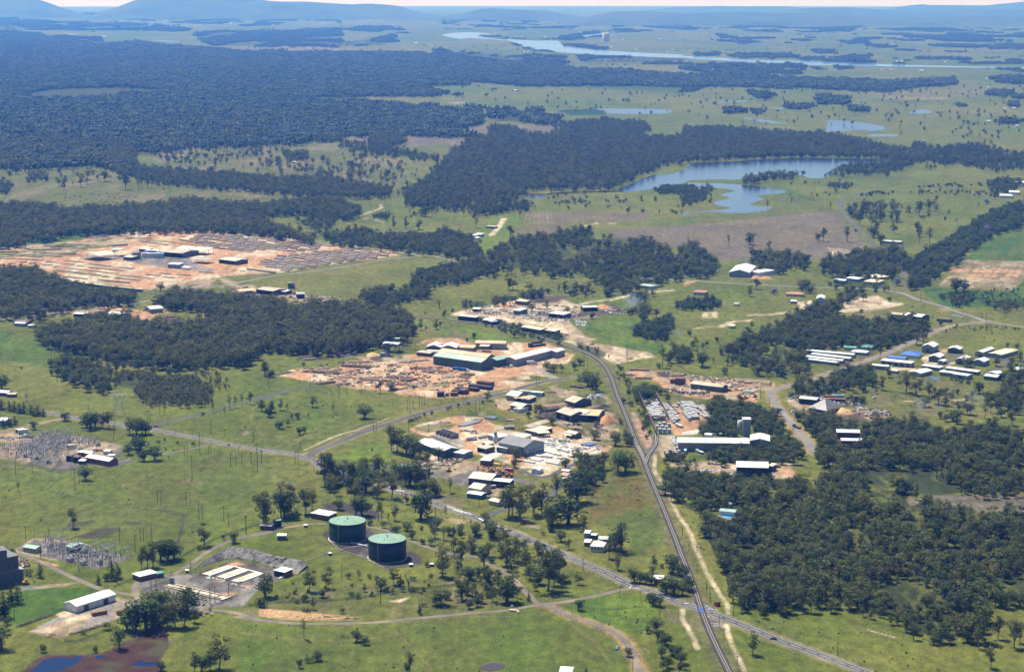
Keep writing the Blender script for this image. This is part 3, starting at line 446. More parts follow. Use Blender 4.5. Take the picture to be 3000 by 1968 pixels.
FORESTS = r'''
GM = dict(gum=6, slim=3, bush=3, young=.6); DK = dict(gum=4, bush=5, slim=1.5); YG = dict(young=8, slim=1); SC = dict(gum=5, slim=4, bush=2)
for s in ('M1 870,1370 1120,1370 1120,1470 880,1465', ): pass
forest('M1 330,325 620,275 800,220 1150,245 1400,292 1620,280 1900,215 1850,170 1620,130 1400,120 1390,60 1500,0 1900,20 2380,95 M2 200,70 560,150 640,110 760,135 1000,120 1290,165 1440,175 1520,205 1525,330 1460,400 1240,450 1000,480 850,520 350,485 200,485 80,620 0,600 M1 2130,610 1950,620 1700,610 1420,640 1100,590 850,545 500,470 330,410', 8.2, 11, 22, GM)
forest('M1 450,600 560,560 740,600 830,640 960,690 940,830 780,820 690,760 470,710', 8.5, 11, 18, DK)
forest('M1 980,720 1150,700 1400,740 1650,735 1780,800 1870,870 1850,960 1700,1000 1250,970 1150,860 1000,830', 6.0, 5, 11, YG, gap=.28)
scatter('M1 1650,720 1900,740 2050,860 1900,880', 40, 3, 7, YG); scatter('M1 960,600 2200,620 2200,740 1000,740', 26, 8, 15, SC)
forest('T4 0,910 230,900 400,970 560,1040 760,1080 960,1112 1030,1120 M1 1210,60 1230,88 880,112 600,142 300,202 0,228', 9, 11, 20, GM, gap=.12)
forest('T4 0,470 100,460 330,465 400,500 700,490 870,485 1000,480 1240,440 1290,425 1500,455 1850,465 2000,450 2180,430 2380,440 T5 0,460 120,490 120,540 50,560 0,555 T4 2380,550 2250,540 2100,522 1900,530 1800,560 2000,640 2200,720 2190,735 1950,680 1500,640 1100,642 600,652 400,672 380,690 300,700 160,700 180,740 0,745', 10.5, 13, 22, GM, gap=.2, far=False)
forest('T4 640,90 900,90 950,200 1000,205 1250,225 1500,245 1800,265 2000,285 2200,275 2380,295 T5 0,290 150,330 340,350 345,405 0,408 T4 2380,408 2000,388 1700,362 1300,332 1150,320 1000,292 850,245 700,185', 13, 13, 20, GM, gap=.15, far=False)
forest('T4 0,25 300,0 500,15 860,55 930,85 950,200 800,192 700,182 600,165 300,175 0,205', 13, 13, 20, GM, far=False)
forest('T2 1560,858 1800,828 2100,848 2160,880 2100,912 2000,930 2380,958 T3 0,885 330,885 560,905 860,925 1100,935 1240,975 1480,1025 1640,1040 1780,1065 1600,1105 1400,1090 1000,1082 600,1090 300,1106 0,1108 T5 2280,172 2200,202 2000,292 1900,342 1300,352 1240,402 1200,442 1100,500 1080,502 850,442 600,452 450,442 450,370 600,280 700,170 860,40 T2 930,948 1050,930 1050,868 1180,878 1300,930 1450,925 1530,918', 14.5, 14, 21, GM, gap=.08, far=False)
forest('T6 1080,205 1400,170 1560,110 1640,30 1750,85 1900,50 2050,40 2250,100 2380,120 2380,200 2250,230 1950,190 1650,165 1530,212 1400,250 1080,252', 17, 12, 19, DK, gap=.25, far=False)
forest('T6 2130,520 2380,440 2380,600 2200,650 2050,740 1850,900 1700,1000 1600,1060 1580,980 1560,880 1700,780 1880,680 2000,610', 12, 12, 19, dict(bush=8, gum=2, jac=.12), gap=.1)
forest('T6 1000,850 1300,775 1550,765 1570,900 1550,955 1300,965 1080,955 950,900', 14, 13, 21, DK, gap=.3)
forest('T6 480,790 640,795 860,825 870,885 700,930 500,900', 15, 12, 20, DK, gap=.3); forest('T6 0,740 120,770 240,840 240,920 100,960 0,960', 14, 12, 20, DK, gap=.25)
forest('T6 800,1000 900,995 880,1060 800,1065', 14, 12, 16, DK); forest('T6 1060,1005 1430,1025 1420,1060 1070,1045', 14, 10, 14, DK); forest('T6 1180,1060 1270,1055 1260,1110 1060,1140 1100,1090', 13, 10, 15, DK)
forest('T6 1800,1090 2000,1080 2040,1130 1960,1180 1820,1120', 14, 9, 13, DK); forest('T6 2130,1140 2380,1150 2380,1190 2140,1180', 13, 9, 14, DK)
for k in range(12): forest('T6 %d,%d %d,%d %d,%d %d,%d' % (2040 + 26 * k, 1062, 2046 + 26 * k, 1062, 1990 + 34 * k, 1140, 1982 + 34 * k, 1140), 5.5, 4, 6, dict(bush=1))
forest('T6 0,355 80,350 200,335 240,365 160,420 60,470 0,460', 13, 8, 14, DK, gap=.3, far=False); forest('T6 0,325 80,325 85,375 0,385 T5 2200,385 2200,345 2300,330 2380,325', 10, 10, 14, dict(bush=1), far=False)
forest('T6 400,265 550,230 800,250 760,280 640,285 420,320', 15, 13, 19, SC, gap=.2, far=False); forest('T6 820,200 950,190 1080,215 1080,260 830,265', 16, 10, 18, SC, gap=.3, far=False)
forest('T6 1020,320 1180,318 1180,352 1030,352', 14, 9, 12, DK, far=False); forest('T6 2130,300 2380,290 2380,330 2200,400 2150,330', 16, 12, 18, DK, far=False, gap=.2)
forest('T6 1140,480 1400,450 1540,480 1560,560 1400,570 1300,700 1220,620', 20, 14, 20, SC, gap=.45)
scatter('T6 1150,470 2200,400 2100,560 1600,700 1350,700', 26, 8, 16, SC); scatter('T6 1170,400 1700,380 2200,390 2200,430 1700,405 1200,420', 60, 6, 10, dict(bush=1)); scatter('T6 1600,350 2200,330 2200,355 1600,365', 40, 6, 10, dict(bush=1))
scatter('T6 700,280 1100,300 1080,450 600,420 720,380', 14, 6, 12, DK); scatter('T5 1400,400 1920,395 2380,470 2380,560 1500,520', 55, 7, 12, DK, clump=.4); scatter('T6 0,380 200,400 200,480 0,520', 14, 7, 12, DK)
forest('T5 1040,800 1250,680 1440,680 1550,650 1740,635 1745,720 2000,705 2190,735 2300,800 2380,830 T6 0,780 0,960 T5 2380,975 2100,1045 1900,1055 1780,1015 1700,960 1500,950 1150,915 1050,900 960,850 1000,830', 12.5, 9, 19, dict(gum=4, bush=5, slim=1.5, young=1.5), gap=.36)
forest('T5 0,655 180,635 240,680 480,665 600,675 760,645 900,690 960,760 965,835 800,842 680,802 500,792 300,762 0,752 T4 2300,720 2200,660', 11.5, 11, 19, DK, gap=.2)
forest('T5 700,900 800,875 960,850 1090,885 1095,940 960,962 840,1002 620,1022 600,1102 500,1132 300,1175 180,1185 170,1065 300,1050 430,1070 500,980 560,930', 10, 9, 17, DK, gap=.08)
forest('T5 450,360 460,440 800,450 1100,500 1050,520 850,500 600,500 440,470', 17, 12, 18, GM, gap=.3, far=False); forest('T5 920,500 1120,460 1300,440 1340,490 1100,530 930,540', 14, 10, 16, DK, gap=.15, far=False)
scatter('T5 500,470 920,480 900,560 450,570', 22, 8, 15, SC); forest('T5 235,530 335,530 335,562 235,562', 9, 8, 12, DK, far=False)
forest('T5 840,1145 1000,1150 1030,1190 840,1185', 11, 7, 12, DK); forest('T5 1050,1120 1180,1115 1180,1150 1050,1160', 10, 8, 14, DK); forest('T5 1230,1085 1400,1070 1400,1100 1240,1125', 10, 8, 14, DK); scatter('T5 1450,1050 2050,1080 1900,1130 1500,1100', 12, 9, 15, DK)
forest('T5 2030,1080 2150,1080 2140,1150 2020,1150', 14, 9, 15, DK, gap=.3)
FR = 'B3 1290,180 1380,150 1470,185 1600,200 1700,250 B4 -30,240 60,230 160,240 380,240 500,275 560,200 620,130 700,160 900,80 1000,0 1869,0 1869,330 1600,330 1400,335 1300,350 1100,340 1060,370 1090,430 1170,400 1300,370 1320,430 1500,430 1600,490 1869,480 1869,1050 1620,1060 1600,1300 1520,1345 1400,1310 1100,1290 1060,1190 850,1110 700,1060 450,1090 300,1120 150,1130 0,1120 B3 1715,1010 1700,900 1640,800 1560,620 1530,540 1640,520 1620,440 1450,450 1370,400 1300,290'
FGAP = ('B4 480,480 560,490 590,530 520,540', 'B4 640,525 835,530 835,600 690,645 690,570', 'B3 1640,425 1820,435 1850,520 1690,540 1640,500', 'B4 1600,60 1869,0 1869,60', 'B4 1060,345 1300,335 1869,325 1869,470 1500,480 1320,420 1180,390 1090,430', 'B4 1500,620 1700,600 1869,640 1869,700 1700,690', 'B4 900,720 980,730 960,790 900,770')
forest(FR, 9.6, 7, 21, dict(gum=6, slim=1.5, bush=3, young=2, dead=.25), gap=.37, minus=FGAP); forest(FR, 13, 4, 8, dict(bush=3, young=4), gap=.36, minus=FGAP)
forest('M4 470,1085 620,1062 760,1100 900,1145 1100,1135 1300,1130 1500,1120 1560,1160 1750,1240 1900,1180 2100,1150 2380,1230 2380,1500 1000,1500 700,1500 580,1440 560,1300 490,1180', 9.5, 9, 18, DK, gap=.22, minus=('M4 720,1195 980,1195 990,1350 760,1345', 'M4 880,1365 1180,1365 1120,1430 880,1400'))
scatter('M4 1500,950 2380,900 2380,1200 1500,1150', 26, 10, 17, SC); forest('M4 2230,700 2380,650 2380,1100 2100,960 2060,900 2200,880', 13, 10, 18, SC, gap=.4)
forest('N5 1010,265 1200,170 1300,250 1500,240 1750,290 1760,370 2000,400 2050,500 2130,560 2130,700 2000,720 1720,620 1660,500 1560,500 1490,560 1470,700 1250,710 960,700 950,620 920,540 1100,510 1100,400', 8.5, 8, 14, dict(bush=8, gum=3, young=1), gap=.05)
forest('N5 1100,940 1250,900 1450,870 1650,860 1780,880 1950,780 2100,720 2250,720 2380,850 2380,1000 2100,1050 1900,1090 1450,1085 1200,1080 1100,1045', 9, 9, 16, dict(bush=6, gum=4, slim=1), gap=.08)
scatter('N5 420,1060 900,1060 900,1130 450,1150', 16, 6, 10, DK); forest('N5 430,1230 560,1200 740,1230 800,1290 1200,1290 1240,1250 1400,1300 1700,1290 2000,1330 2000,1428 430,1428', 9, 9, 15, DK, gap=.12)
forest('N5 110,30 330,60 340,250 130,250 20,170 0,60', 8, 8, 13, dict(bush=1), gap=.05); scatter('N5 40,260 250,300 330,780 220,760', 26, 3, 7, DK)
forest('M4 0,460 100,360 230,290 330,235 480,150 600,130 780,60 790,100 700,170 760,230 900,235 1000,265 1300,245 1500,265 1580,350 1400,435 1200,482 900,472 750,462 600,505 480,492 400,452 250,442 100,425 90,560 0,640', 9, 9, 18, DK, gap=.1, minus=('M4 900,300 1110,300 1110,335 880,330',))
forest('M4 350,860 450,780 640,760 760,680 850,650 1080,665 1070,780 960,832 850,832 700,852 600,892 400,880', 12, 11, 19, DK, gap=.2)
forest('M4 450,480 600,450 650,500 600,560 530,660 520,740 250,700 100,700 60,650 230,520', 13, 10, 17, SC, gap=.3); scatter('M4 0,640 230,680 230,770 0,760', 14, 10, 16, SC); forest('M4 0,1020 80,1040 200,1090 240,1180 150,1230 0,1160', 9, 9, 14, DK, gap=.1)
scatter('M4 1700,290 2380,320 2360,345 1760,370 1700,400', 34, 3, 6, dict(shrub=2, bush=1)); scatter('M4 1800,300 2380,420 2380,480 1900,420', 10, 3, 6, dict(shrub=1)); scatter('M4 300,880 600,930 620,1040 400,1000', 16, 4, 9, DK); scatter('M4 800,950 980,960 960,1010 800,1000', 10, 5, 10, DK)
scatter('Q5 2180,280 2380,260 2380,470 2120,470', 12, 8, 14, DK); scatter('Q5 1750,300 2100,240 2100,330 1780,370', 8, 7, 13, DK); scatter('Q5 1600,460 1850,450 1820,520 1620,500', 12, 3, 6, DK); scatter('Q5 480,110 900,80 900,200 600,210', 9, 7, 11, DK)
forest('M3 1310,335 1400,280 1560,240 1650,195 1665,280 1655,400 1600,415 1400,370', 8, 9, 14, dict(cone=3, bush=5)); forest('M3 1740,95 1870,60 2100,60 2130,100 2050,140 1750,130', 9, 9, 15, dict(cone=2, bush=4), gap=.15)
forest('M3 1620,560 1720,485 1860,500 1880,590 1700,625', 12, 10, 18, DK, gap=.25); forest('M3 2160,490 2380,360 2380,620 2250,600 2170,560', 11, 10, 17, DK, gap=.2); forest('M3 1290,165 1500,90 1520,160 1480,230 1400,225', 13, 9, 15, DK, gap=.25)
forest('M3 0,245 180,270 330,292 450,335 740,372 750,440 560,432 440,392 250,352 150,312 0,292', 7, 4, 9, dict(bush=5, young=2, gum=1), gap=.12); forest('M3 850,440 1000,492 1120,542 1100,600 1000,580 860,492', 9, 4, 8, dict(bush=5, young=2), gap=.3)
scatter('M3 1230,640 1400,900 1380,1000 1280,960 1200,700', 30, 3, 7, dict(bush=3, young=2)); scatter('M3 1450,1000 1560,1100 1560,1350 1480,1330 1400,1150', 26, 3, 7, dict(bush=3, young=2)); scatter('M3 1220,1100 1300,1150 1360,1400 1280,1350', 10, 5, 11, DK)
scatter('M3 1680,450 2380,500 2380,700 1700,620', 14, 8, 14, SC); scatter('M4 0,320 400,440 400,640 0,560', 10, 9, 15, SC)
forest('M3 340,50 540,0 590,0 590,20 420,60', 9, 8, 13, DK); forest('M3 120,65 250,50 280,90 130,110', 9, 8, 13, DK); scatter('M3 800,0 1300,0 1200,60 820,70', 8, 9, 14, DK)
scatter('N3 0,430 620,560 560,700 0,640', 8, 12, 18, GM); forest('B3 700,80 830,70 880,150 820,260 730,290 690,230', 10, 9, 15, DK, gap=.25); forest('B2 560,100 1000,140 1280,130 1300,210 1170,300 1000,260 940,330 700,300 580,250', 15, 14, 21, GM, gap=.35)
scatter('B2 1500,880 1869,850 1869,1090 1500,1100', 26, 5, 13, DK); scatter('B2 1180,520 1869,560 1869,850 1450,740', 22, 5, 14, SC); scatter('B2 300,900 1300,880 1300,1050 250,1080', 30, 2, 6, dict(shrub=3, young=1)); scatter('B3 0,540 430,640 560,830 340,1080 60,1000', 16, 6, 14, SC)
scatter('T4 1000,90 1900,60 2000,130 2380,170 2380,295 1700,262 1230,220', 170, 13, 20, SC, clump=.42); scatter('T4 0,200 900,300 850,350 0,400', 26, 12, 18, SC, clump=.4); scatter('T5 0,200 420,200 430,300 340,345 0,300', 60, 13, 19, SC, clump=.35)
forest('T4 200,250 340,240 345,290 210,300', 15, 13, 17, GM, gap=.2, far=False); forest('T4 0,310 75,305 80,370 0,380', 15, 13, 18, GM, far=False); forest('T4 1990,110 2140,100 2145,150 2000,150', 13, 14, 19, GM, far=False); forest('T2 200,880 430,905 430,1000 330,1010 200,1000', 14, 15, 20, SC, far=False, gap=.2)
forest('T5 0,30 230,40 430,90 640,130 700,140 640,160 400,130 230,110 0,70', 16, 11, 17, SC, far=False, gap=.3); scatter('T5 0,90 430,100 690,160 430,230 0,180', 40, 13, 18, SC)
forest('T4 2240,-20 2380,-30 2380,30 2250,30', 14, 13, 18, GM, far=False); forest('T4 2380,560 2300,640 2200,640 2100,580 2200,540', 14, 12, 18, SC, far=False, gap=.3)
# distant forests as patches
forest('T1 0,270 150,250 480,272 620,300 1000,295 1150,315 1450,330 1700,360 2380,365 T2 300,362 560,372 700,405 1050,440 1400,440 1570,465 1800,488 2000,488 2380,520 T3 400,520 860,545 1430,560 1900,550 1900,582 1430,635 870,612 300,598 0,600 T2 1900,590 1700,598 1250,598 960,570 890,560 880,592 500,592 760,650 600,662 400,668 0,668 T1 2000,680 2380,700 T2 0,688 200,700 420,730 560,750 640,722 700,768 830,752 900,738 970,742 985,850 900,880 700,905 900,925 920,952 700,945 430,935 200,945 0,950 T1 2200,985 1900,1000 1750,1002 1700,1010 1500,1012 1080,1052 940,1050 860,1025 830,1040 980,1180 850,1200 700,1150 0,1180', 30, 14, 14, GM, minus=('T1 140,655 350,618 480,610 850,603 1160,622 1050,642 830,658 640,684 420,680 300,684', 'T1 100,958 500,962 700,978 860,1008 850,1028 700,1010 400,990'), far=True)
forest('T2 1030,765 1180,755 1270,790 1340,740 1400,790 1520,800 1540,870 1450,870 1250,850 1100,845 1035,810', 30, 15, 15, GM, far=True, gap=.1); forest('T2 780,640 830,640 840,675 800,675', 30, 12, 12, GM, far=True)
forest('T3 2130,540 2380,530 2380,585 2250,580', 30, 14, 14, GM, far=True, gap=.1); forest('T3 950,660 1040,655 1180,690 1170,720 1000,730 930,700', 30, 14, 14, GM, far=True); forest('T3 700,730 900,720 950,740 800,762 680,750', 30, 13, 13, GM, far=True, gap=.2); forest('T3 310,745 440,755 440,785 310,785', 30, 13, 13, GM, far=True)
forest('T3 480,765 545,755 545,790 485,790', 30, 13, 13, GM, far=True); forest('T3 1190,745 1310,750 1310,780 1180,775', 30, 13, 13, GM, far=True); forest('T3 2210,820 2350,820 2350,865 2210,865', 24, 13, 13, DK, far=True); forest('T3 2270,710 2340,710 2340,745 2280,740', 24, 13, 13, DK, far=True); forest('T3 490,645 540,640 620,660 600,690 500,680', 30, 14, 14, GM, far=True, gap=.2); forest('T3 0,590 100,600 100,640 0,640', 30, 12, 12, GM, far=True, gap=.2)
forest('T3 1040,460 1180,463 1180,480 1100,478', 30, 12, 12, GM, far=True); forest('T3 1880,715 1950,715 1945,735 1880,735', 24, 13, 13, DK, far=True)
forest('T1 0,100 100,110 100,125 400,150 900,160 1250,185 1330,195 1300,215 1000,215 600,215 300,210 0,200 0,160', 30, 12, 12, GM, far=True, gap=.40); forest('T1 0,215 300,235 400,250 700,262 720,285 0,270', 30, 12, 12, GM, far=True, gap=.30); forest('T1 1350,225 2380,200 2380,300 T2 380,240 370,300 0,325 T1 2300,325 1500,320 1400,290', 30, 12, 12, GM, far=True, gap=.36)
forest('T1 500,90 2300,110 2380,150 1700,180 900,140', 30, 11, 11, GM, far=True, gap=.55); forest('T2 0,180 400,190 480,230 300,225 0,210', 30, 12, 12, GM, far=True, gap=.45); forest('T2 950,250 1100,250 1150,275 1500,270 1560,250 1800,215 1820,250 1600,280 1420,272 1180,270', 30, 10, 10, GM, far=True, gap=.3)
forest('T2 1210,318 1400,345 1480,355 1500,368 1300,345', 24, 9, 9, GM, far=True, gap=.2); forest('T2 1520,300 1860,330 1860,355 1560,325', 30, 10, 10, GM, far=True, gap=.25); forest('T2 1180,280 1190,310 1240,320', 24, 10, 10, GM, far=True)
forest('T2 640,345 690,340 800,370 1250,385 1560,390 1570,460 1100,450 700,420', 30, 12, 12, GM, far=True, gap=.36); forest('T2 1650,390 1900,385 2130,400 2380,405 2380,440 1700,440', 30, 12, 12, GM, far=True, gap=.42)
forest('T3 90,365 250,362 250,388 100,388', 30, 11, 11, GM, far=True); forest('T3 200,365 1300,380 1300,430 1000,425 400,405', 30, 11, 11, GM, far=True, gap=.45); forest('T3 1120,395 1290,380 1290,430 1130,425', 30, 14, 14, GM, far=True, gap=.1); forest('T3 0,440 850,450 850,520 0,520', 30, 13, 13, GM, far=True, gap=.46); forest('T3 900,460 2380,480 2380,530 1700,500 900,480', 30, 11, 11, GM, far=True, gap=.55)
forest('T3 250,240 900,250 900,300 250,300', 30, 11, 11, GM, far=True, gap=.50); forest('T3 1200,230 2380,240 2380,360 1500,350 1200,300', 30, 12, 12, GM, far=True, gap=.50); forest('T3 0,170 1500,190 2380,210 2380,245 0,215', 30, 10, 10, GM, far=True, gap=.52); forest('T2 700,140 2380,160 2380,225 1300,215 700,200', 30, 10, 10, GM, far=True, gap=.56)
forest('T3 900,340 1060,345 1060,370 920,368', 30, 11, 11, GM, far=True); forest('T3 1100,290 1300,290 1300,302 1150,302', 30, 10, 10, GM, far=True); forest('T3 1400,400 2380,395 2380,440 1500,445', 30, 11, 11, GM, far=True, gap=.5); forest('T3 2100,640 2380,600 2380,690 2100,690', 24, 11, 11, DK, far=True, gap=.5)
scatter('T3 0,640 2380,600 2380,980 1600,1000 1300,900 0,870', 230, 11, 18, SC); scatter('T2 760,600 2000,620 2380,650 2380,750 1500,760 760,700', 50, 12, 18, SC); scatter('T3 1900,860 2380,860 2380,1040 1900,1000', 24, 10, 16, DK); scatter('T3 0,240 2380,250 2380,380 0,360', 200, 10, 16, SC); scatter('T2 0,310 1250,330 1250,370 0,350', 60, 11, 16, SC); scatter('T2 1250,370 2380,400 2380,480 1600,480', 60, 11, 16, SC)
scatter('T1 1700,330 2380,330 2380,360 1700,355', 40, 11, 16, SC); scatter('T2 1500,740 2300,760 2300,800 1500,800', 14, 12, 18, SC); scatter('T3 1800,1080 2380,1060 2380,1190 1550,1190 1600,1130', 26, 10, 16, SC); scatter('T5 430,230 640,280 440,440 350,340', 8, 10, 16, SC)
TU = dict(shrub=1)
for q, n in (('B1 0,60 1700,60 1869,300 1300,700 900,500 0,560', 90), ('M1 0,330 400,450 900,700 1000,900 0,900', 50), ('M2 60,1000 500,850 1400,950 1000,1200 560,1380 0,1300', 80), ('B2 0,1240 1869,1200 1869,1561 0,1561', 60), ('B3 720,300 1100,230 1300,700 1000,760', 60), ('B4 200,1150 1100,1300 1400,1561 900,1561 0,1230', 50), ('B3 1400,200 1500,600 1680,1000 1560,1000 1400,500', 40), ('M3 1000,300 2300,200 2300,650 1700,450', 60), ('M4 1000,800 2000,850 2380,1000 1300,1050', 60), ('B3 500,1120 1200,1050 1240,1300 950,1290', 40)): scatter(q, n // 2, 1.5, 4, TU)
'''
# ------------------------------------------------------------------ leaf litter and shade-grown scrub under the woods
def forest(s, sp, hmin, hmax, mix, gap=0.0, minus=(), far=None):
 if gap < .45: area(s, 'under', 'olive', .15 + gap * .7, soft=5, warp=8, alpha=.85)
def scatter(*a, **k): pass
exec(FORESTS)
# ------------------------------------------------------------------ ground mesh objects
def ground_material():
 m = bpy.data.materials.new('ground_cover'); t, b = nodes(m); N, L = t.nodes, t.links
 at = N.new('ShaderNodeVertexColor'); at.layer_name = 'cover'
 ge = N.new('ShaderNodeNewGeometry'); acc = None
 sm = N.new('ShaderNodeVectorMath'); sm.operation = 'MULTIPLY'; sm.inputs[1].default_value = (1, 0.55, 1); L.new(ge.outputs['Position'], sm.inputs[0])
 for s, d, lo, hi, amp in ((0.9, 3, .35, .65, .30), (0.13, 6, .34, .66, .38), (0.016, 5, .35, .65, .20)):
  n = N.new('ShaderNodeTexNoise'); n.inputs['Scale'].default_value = s; n.inputs['Detail'].default_value = d; n.inputs['Roughness'].default_value = .7
  L.new(sm.outputs[0], n.inputs['Vector'])
  r = N.new('ShaderNodeMapRange'); r.inputs[1].default_value = lo; r.inputs[2].default_value = hi; r.inputs[3].default_value = 1 - amp; r.inputs[4].default_value = 1 + amp
  L.new(n.outputs[0], r.inputs[0])
  if acc is None: acc = r.outputs[0]
  else:
   q = N.new('ShaderNodeMath'); q.operation = 'MULTIPLY'; L.new(acc, q.inputs[0]); L.new(r.outputs[0], q.inputs[1]); acc = q.outputs[0]
 mx = N.new('ShaderNodeMix'); mx.data_type = 'RGBA'; mx.blend_type = 'MULTIPLY'; mx.inputs[0].default_value = 1
 L.new(at.outputs[0], mx.inputs[6]); L.new(acc, mx.inputs[7]); L.new(mx.outputs[2], b.inputs['Base Color'])
 b.inputs['Roughness'].default_value = 0.95; b.inputs['Specular IOR Level'].default_value = 0.1
 return m
GMAT = ground_material()
def grid_object(name, mask_faces):
 """faces where mask is true, of the survey grid"""
 nr, nc = UU.shape
 jj, ii = np.nonzero(mask_faces)
 a = jj * nc + ii
 quads = np.stack([a, a + 1, a + 1 + nc, a + nc], 1)[:, ::-1]
 used, inv = np.unique(quads, return_inverse=True); inv = inv.reshape(-1)
 me = bpy.data.meshes.new(name)
 me.vertices.add(len(used)); co = np.stack([GX.ravel()[used], GY.ravel()[used], GZ.ravel()[used]], 1).astype(np.float32)
 me.vertices.foreach_set('co', co.ravel())
 me.loops.add(len(inv)); me.loops.foreach_set('vertex_index', inv.astype(np.int32))
 me.polygons.add(len(quads)); me.polygons.foreach_set('loop_start', np.arange(0, len(inv), 4, dtype=np.int32))
 me.polygons.foreach_set('use_smooth', np.ones(len(quads), bool))
 me.update(calc_edges=True)
 ca = me.color_attributes.new('cover', 'FLOAT_COLOR', 'POINT')
 cc = np.ones((len(used), 4), np.float32); cc[:, :3] = np.clip(GC.reshape(-1, 3)[used], 0.01, 0.9); ca.data.foreach_set('color', cc.ravel())
 me.materials.append(GMAT)
 return tag(link(name, me), kind='structure')
FC = CLS[:-1, :-1]
for k, c in enumerate(CLASSES): grid_object(c, FC == k)
# ------------------------------------------------------------------ ribbons
def smooth_path(P_, step=10.0, z=0.0):
 w = [Vector(G(u, v)[:2]) for u, v in (pts(P_) if isinstance(P_, str) else P_)]
 w = [w[0] * 2 - w[1]] + w + [w[-1] * 2 - w[-2]]; out = []
 for i in range(1, len(w) - 2):
  a, b, c, d = w[i - 1:i + 3]; n = max(1, int((c - b).length / step))
  tb = (c - a) / max((c - a).length, 1e-3) * (c - b).length; tc = (d - b) / max((d - b).length, 1e-3) * (c - b).length
  for k in range(n):
   t = k / n; t2, t3 = t * t, t * t * t
   out.append(b * (2 * t3 - 3 * t2 + 1) + tb * (t3 - 2 * t2 + t) + c * (-2 * t3 + 3 * t2) + tc * (t3 - t2))
 out.append(w[-2]); return out
def ribbon(name, path, width, m, z=0.06, off=0.0, thick=0.0, wob=0.0, dash=None):
 V, F = [], []; n = len(path); dist = 0; k = 0
 prev = None
 for i in range(n):
  d = (path[min(i + 1, n - 1)] - path[max(i - 1, 0)]); d = d / max(d.length, 1e-6); nn = Vector((-d.y, d.x))
  w = width * 0.5 * (1 + (random.uniform(-wob, wob) if wob else 0)); c = path[i] + nn * off
  l, r = c + nn * w, c - nn * w; zz = zc(c.x, c.y) + z + c.length * 1.2e-5
  V += [(l.x, l.y, zz), (r.x, r.y, zz)]
  if thick: V += [(l.x + nn.x * thick, l.y + nn.y * thick, zz - thick), (r.x - nn.x * thick, r.y - nn.y * thick, zz - thick)]
 s = 4 if thick else 2
 for i in range(n - 1):
  if dash and (i % dash[1]) >= dash[0]: continue
  a, b = i * s, (i + 1) * s; F.append((a, a + 1, b + 1, b))
  if thick: F += [(a + 2, a, b, b + 2), (a + 1, a + 3, b + 3, b + 1)]
 me = bpy.data.meshes.new(name); me.from_pydata(V, [], F); me.materials.append(m); return me
ASPH = mat('asphalt', (.070, .066, .064), .9, .25, .05, dirt=(.10, .09, .08)); GRAVR = mat('gravel_road', (.16, .148, .13), .95, .25, .06, dirt=(.2, .18, .15)); WORN = mat('worn_lane', (.145, .122, .096), .95, .35, .08, dirt=(.22, .17, .11))
PAINT = mat('road_paint', (.66, .66, .62), .6, .2, 2.0)
for name, mk, w, path, vc in ROADS:
 p = smooth_path(path, 8.0); m = {'asphalt': ASPH, 'gravelroad': GRAVR, 'worn': WORN}[mk]
 o = tag(link(name, ribbon(name, p, w, m, 0.06, wob=0.0 if mk == 'asphalt' else 0.12)), kind='structure')
 if name == 'highway':
  link('edge_line', ribbon('edge_line', p, .22, PAINT, 0.065, off=w * .5 - .9), o); link('edge_line', ribbon('edge_line', p, .22, PAINT, 0.065, off=-w * .5 + .9), o)
  link('centre_line', ribbon('centre_line', smooth_path(path, 3.0), .26, PAINT, 0.066, dash=(3, 4)), o)
# turning-lane hatching and holding lines on the highway
hw = [o for o in C.objects if o.name == 'highway'][0]
def stripe(a, b, w, name='road_marking', m=PAINT, z=0.07):
 A_, B_ = G(*a), G(*b); d = (B_ - A_).normalized(); n = Vector((-d.y, d.x, 0)) * w * .5; zz = Vector((0, 0, z + A_.length * 1.4e-5))
 mb = MB(); mb.quad(A_ + n + zz, A_ - n + zz, B_ - n + zz, B_ + n + zz); return link(name, mb.mesh(name, m), hw)
for s, w in (('N3 520,772 860,885', .9), ('N3 600,820 780,872', 1.2), ('B2 1640,508 1710,540', 1.5), ('B2 1770,560 1830,582', 1.4), ('B2 990,288 1060,305', 1.2), ('B2 1075,316 1130,324', 1.6), ('Q7 1215,1021 1290,1022', .5), ('Q7 1750,1160 1805,1150', .5), ('Q7 1055,965 1075,930', .4), ('B3 1410,1090 1440,1088', .4)):
 P_ = pts(s); stripe(P_[0], P_[1], w)
BLUEP = mat('blue_panel', (.04, .08, .26), .7, .2, .5)
P_ = pts('Q7 1920,1200 1985,1215 2000,1275 1940,1262'); mb = MB(); mb.quad(*[G(u, v, .8) for u, v in reversed(P_)])
link('blue_road_patch', mb.mesh('blue_road_patch', BLUEP), hw)
# railway
rp = smooth_path(RAIL, 6.0)
BALL = mat('ballast', (.036, .032, .029), .95, .3, .3, dirt=(.055, .046, .038)); SLEEP = mat('sleeper_band', (.058, .050, .044), .9, .3, 1.5); RAILM = mat('rail_steel', (.24, .21, .18), .6, .15, 1.0)
rw = tag(link('railway_track', ribbon('railway_track', rp, 4.4, BALL, 0.55, thick=.5, wob=.08)), kind='structure')
link('sleeper_bed', ribbon('sleeper_bed', rp, 2.4, SLEEP, 0.60), rw)
for sgn in (-1, 1): link('rail', ribbon('rail', rp, .24, RAILM, 0.74, off=sgn * .78, thick=.14), rw)
sp_ = smooth_path(SPUR, 5.0)
sw = tag(link('railway_siding', ribbon('railway_siding', sp_, 3.4, BALL, 0.50, thick=.45, wob=.08)), kind='structure')
for sgn in (-1, 1): link('rail', ribbon('rail', sp_, .26, mat('rusty_rail', (.40, .34, .28), .5), 0.64, off=sgn * .78, thick=.14), sw)
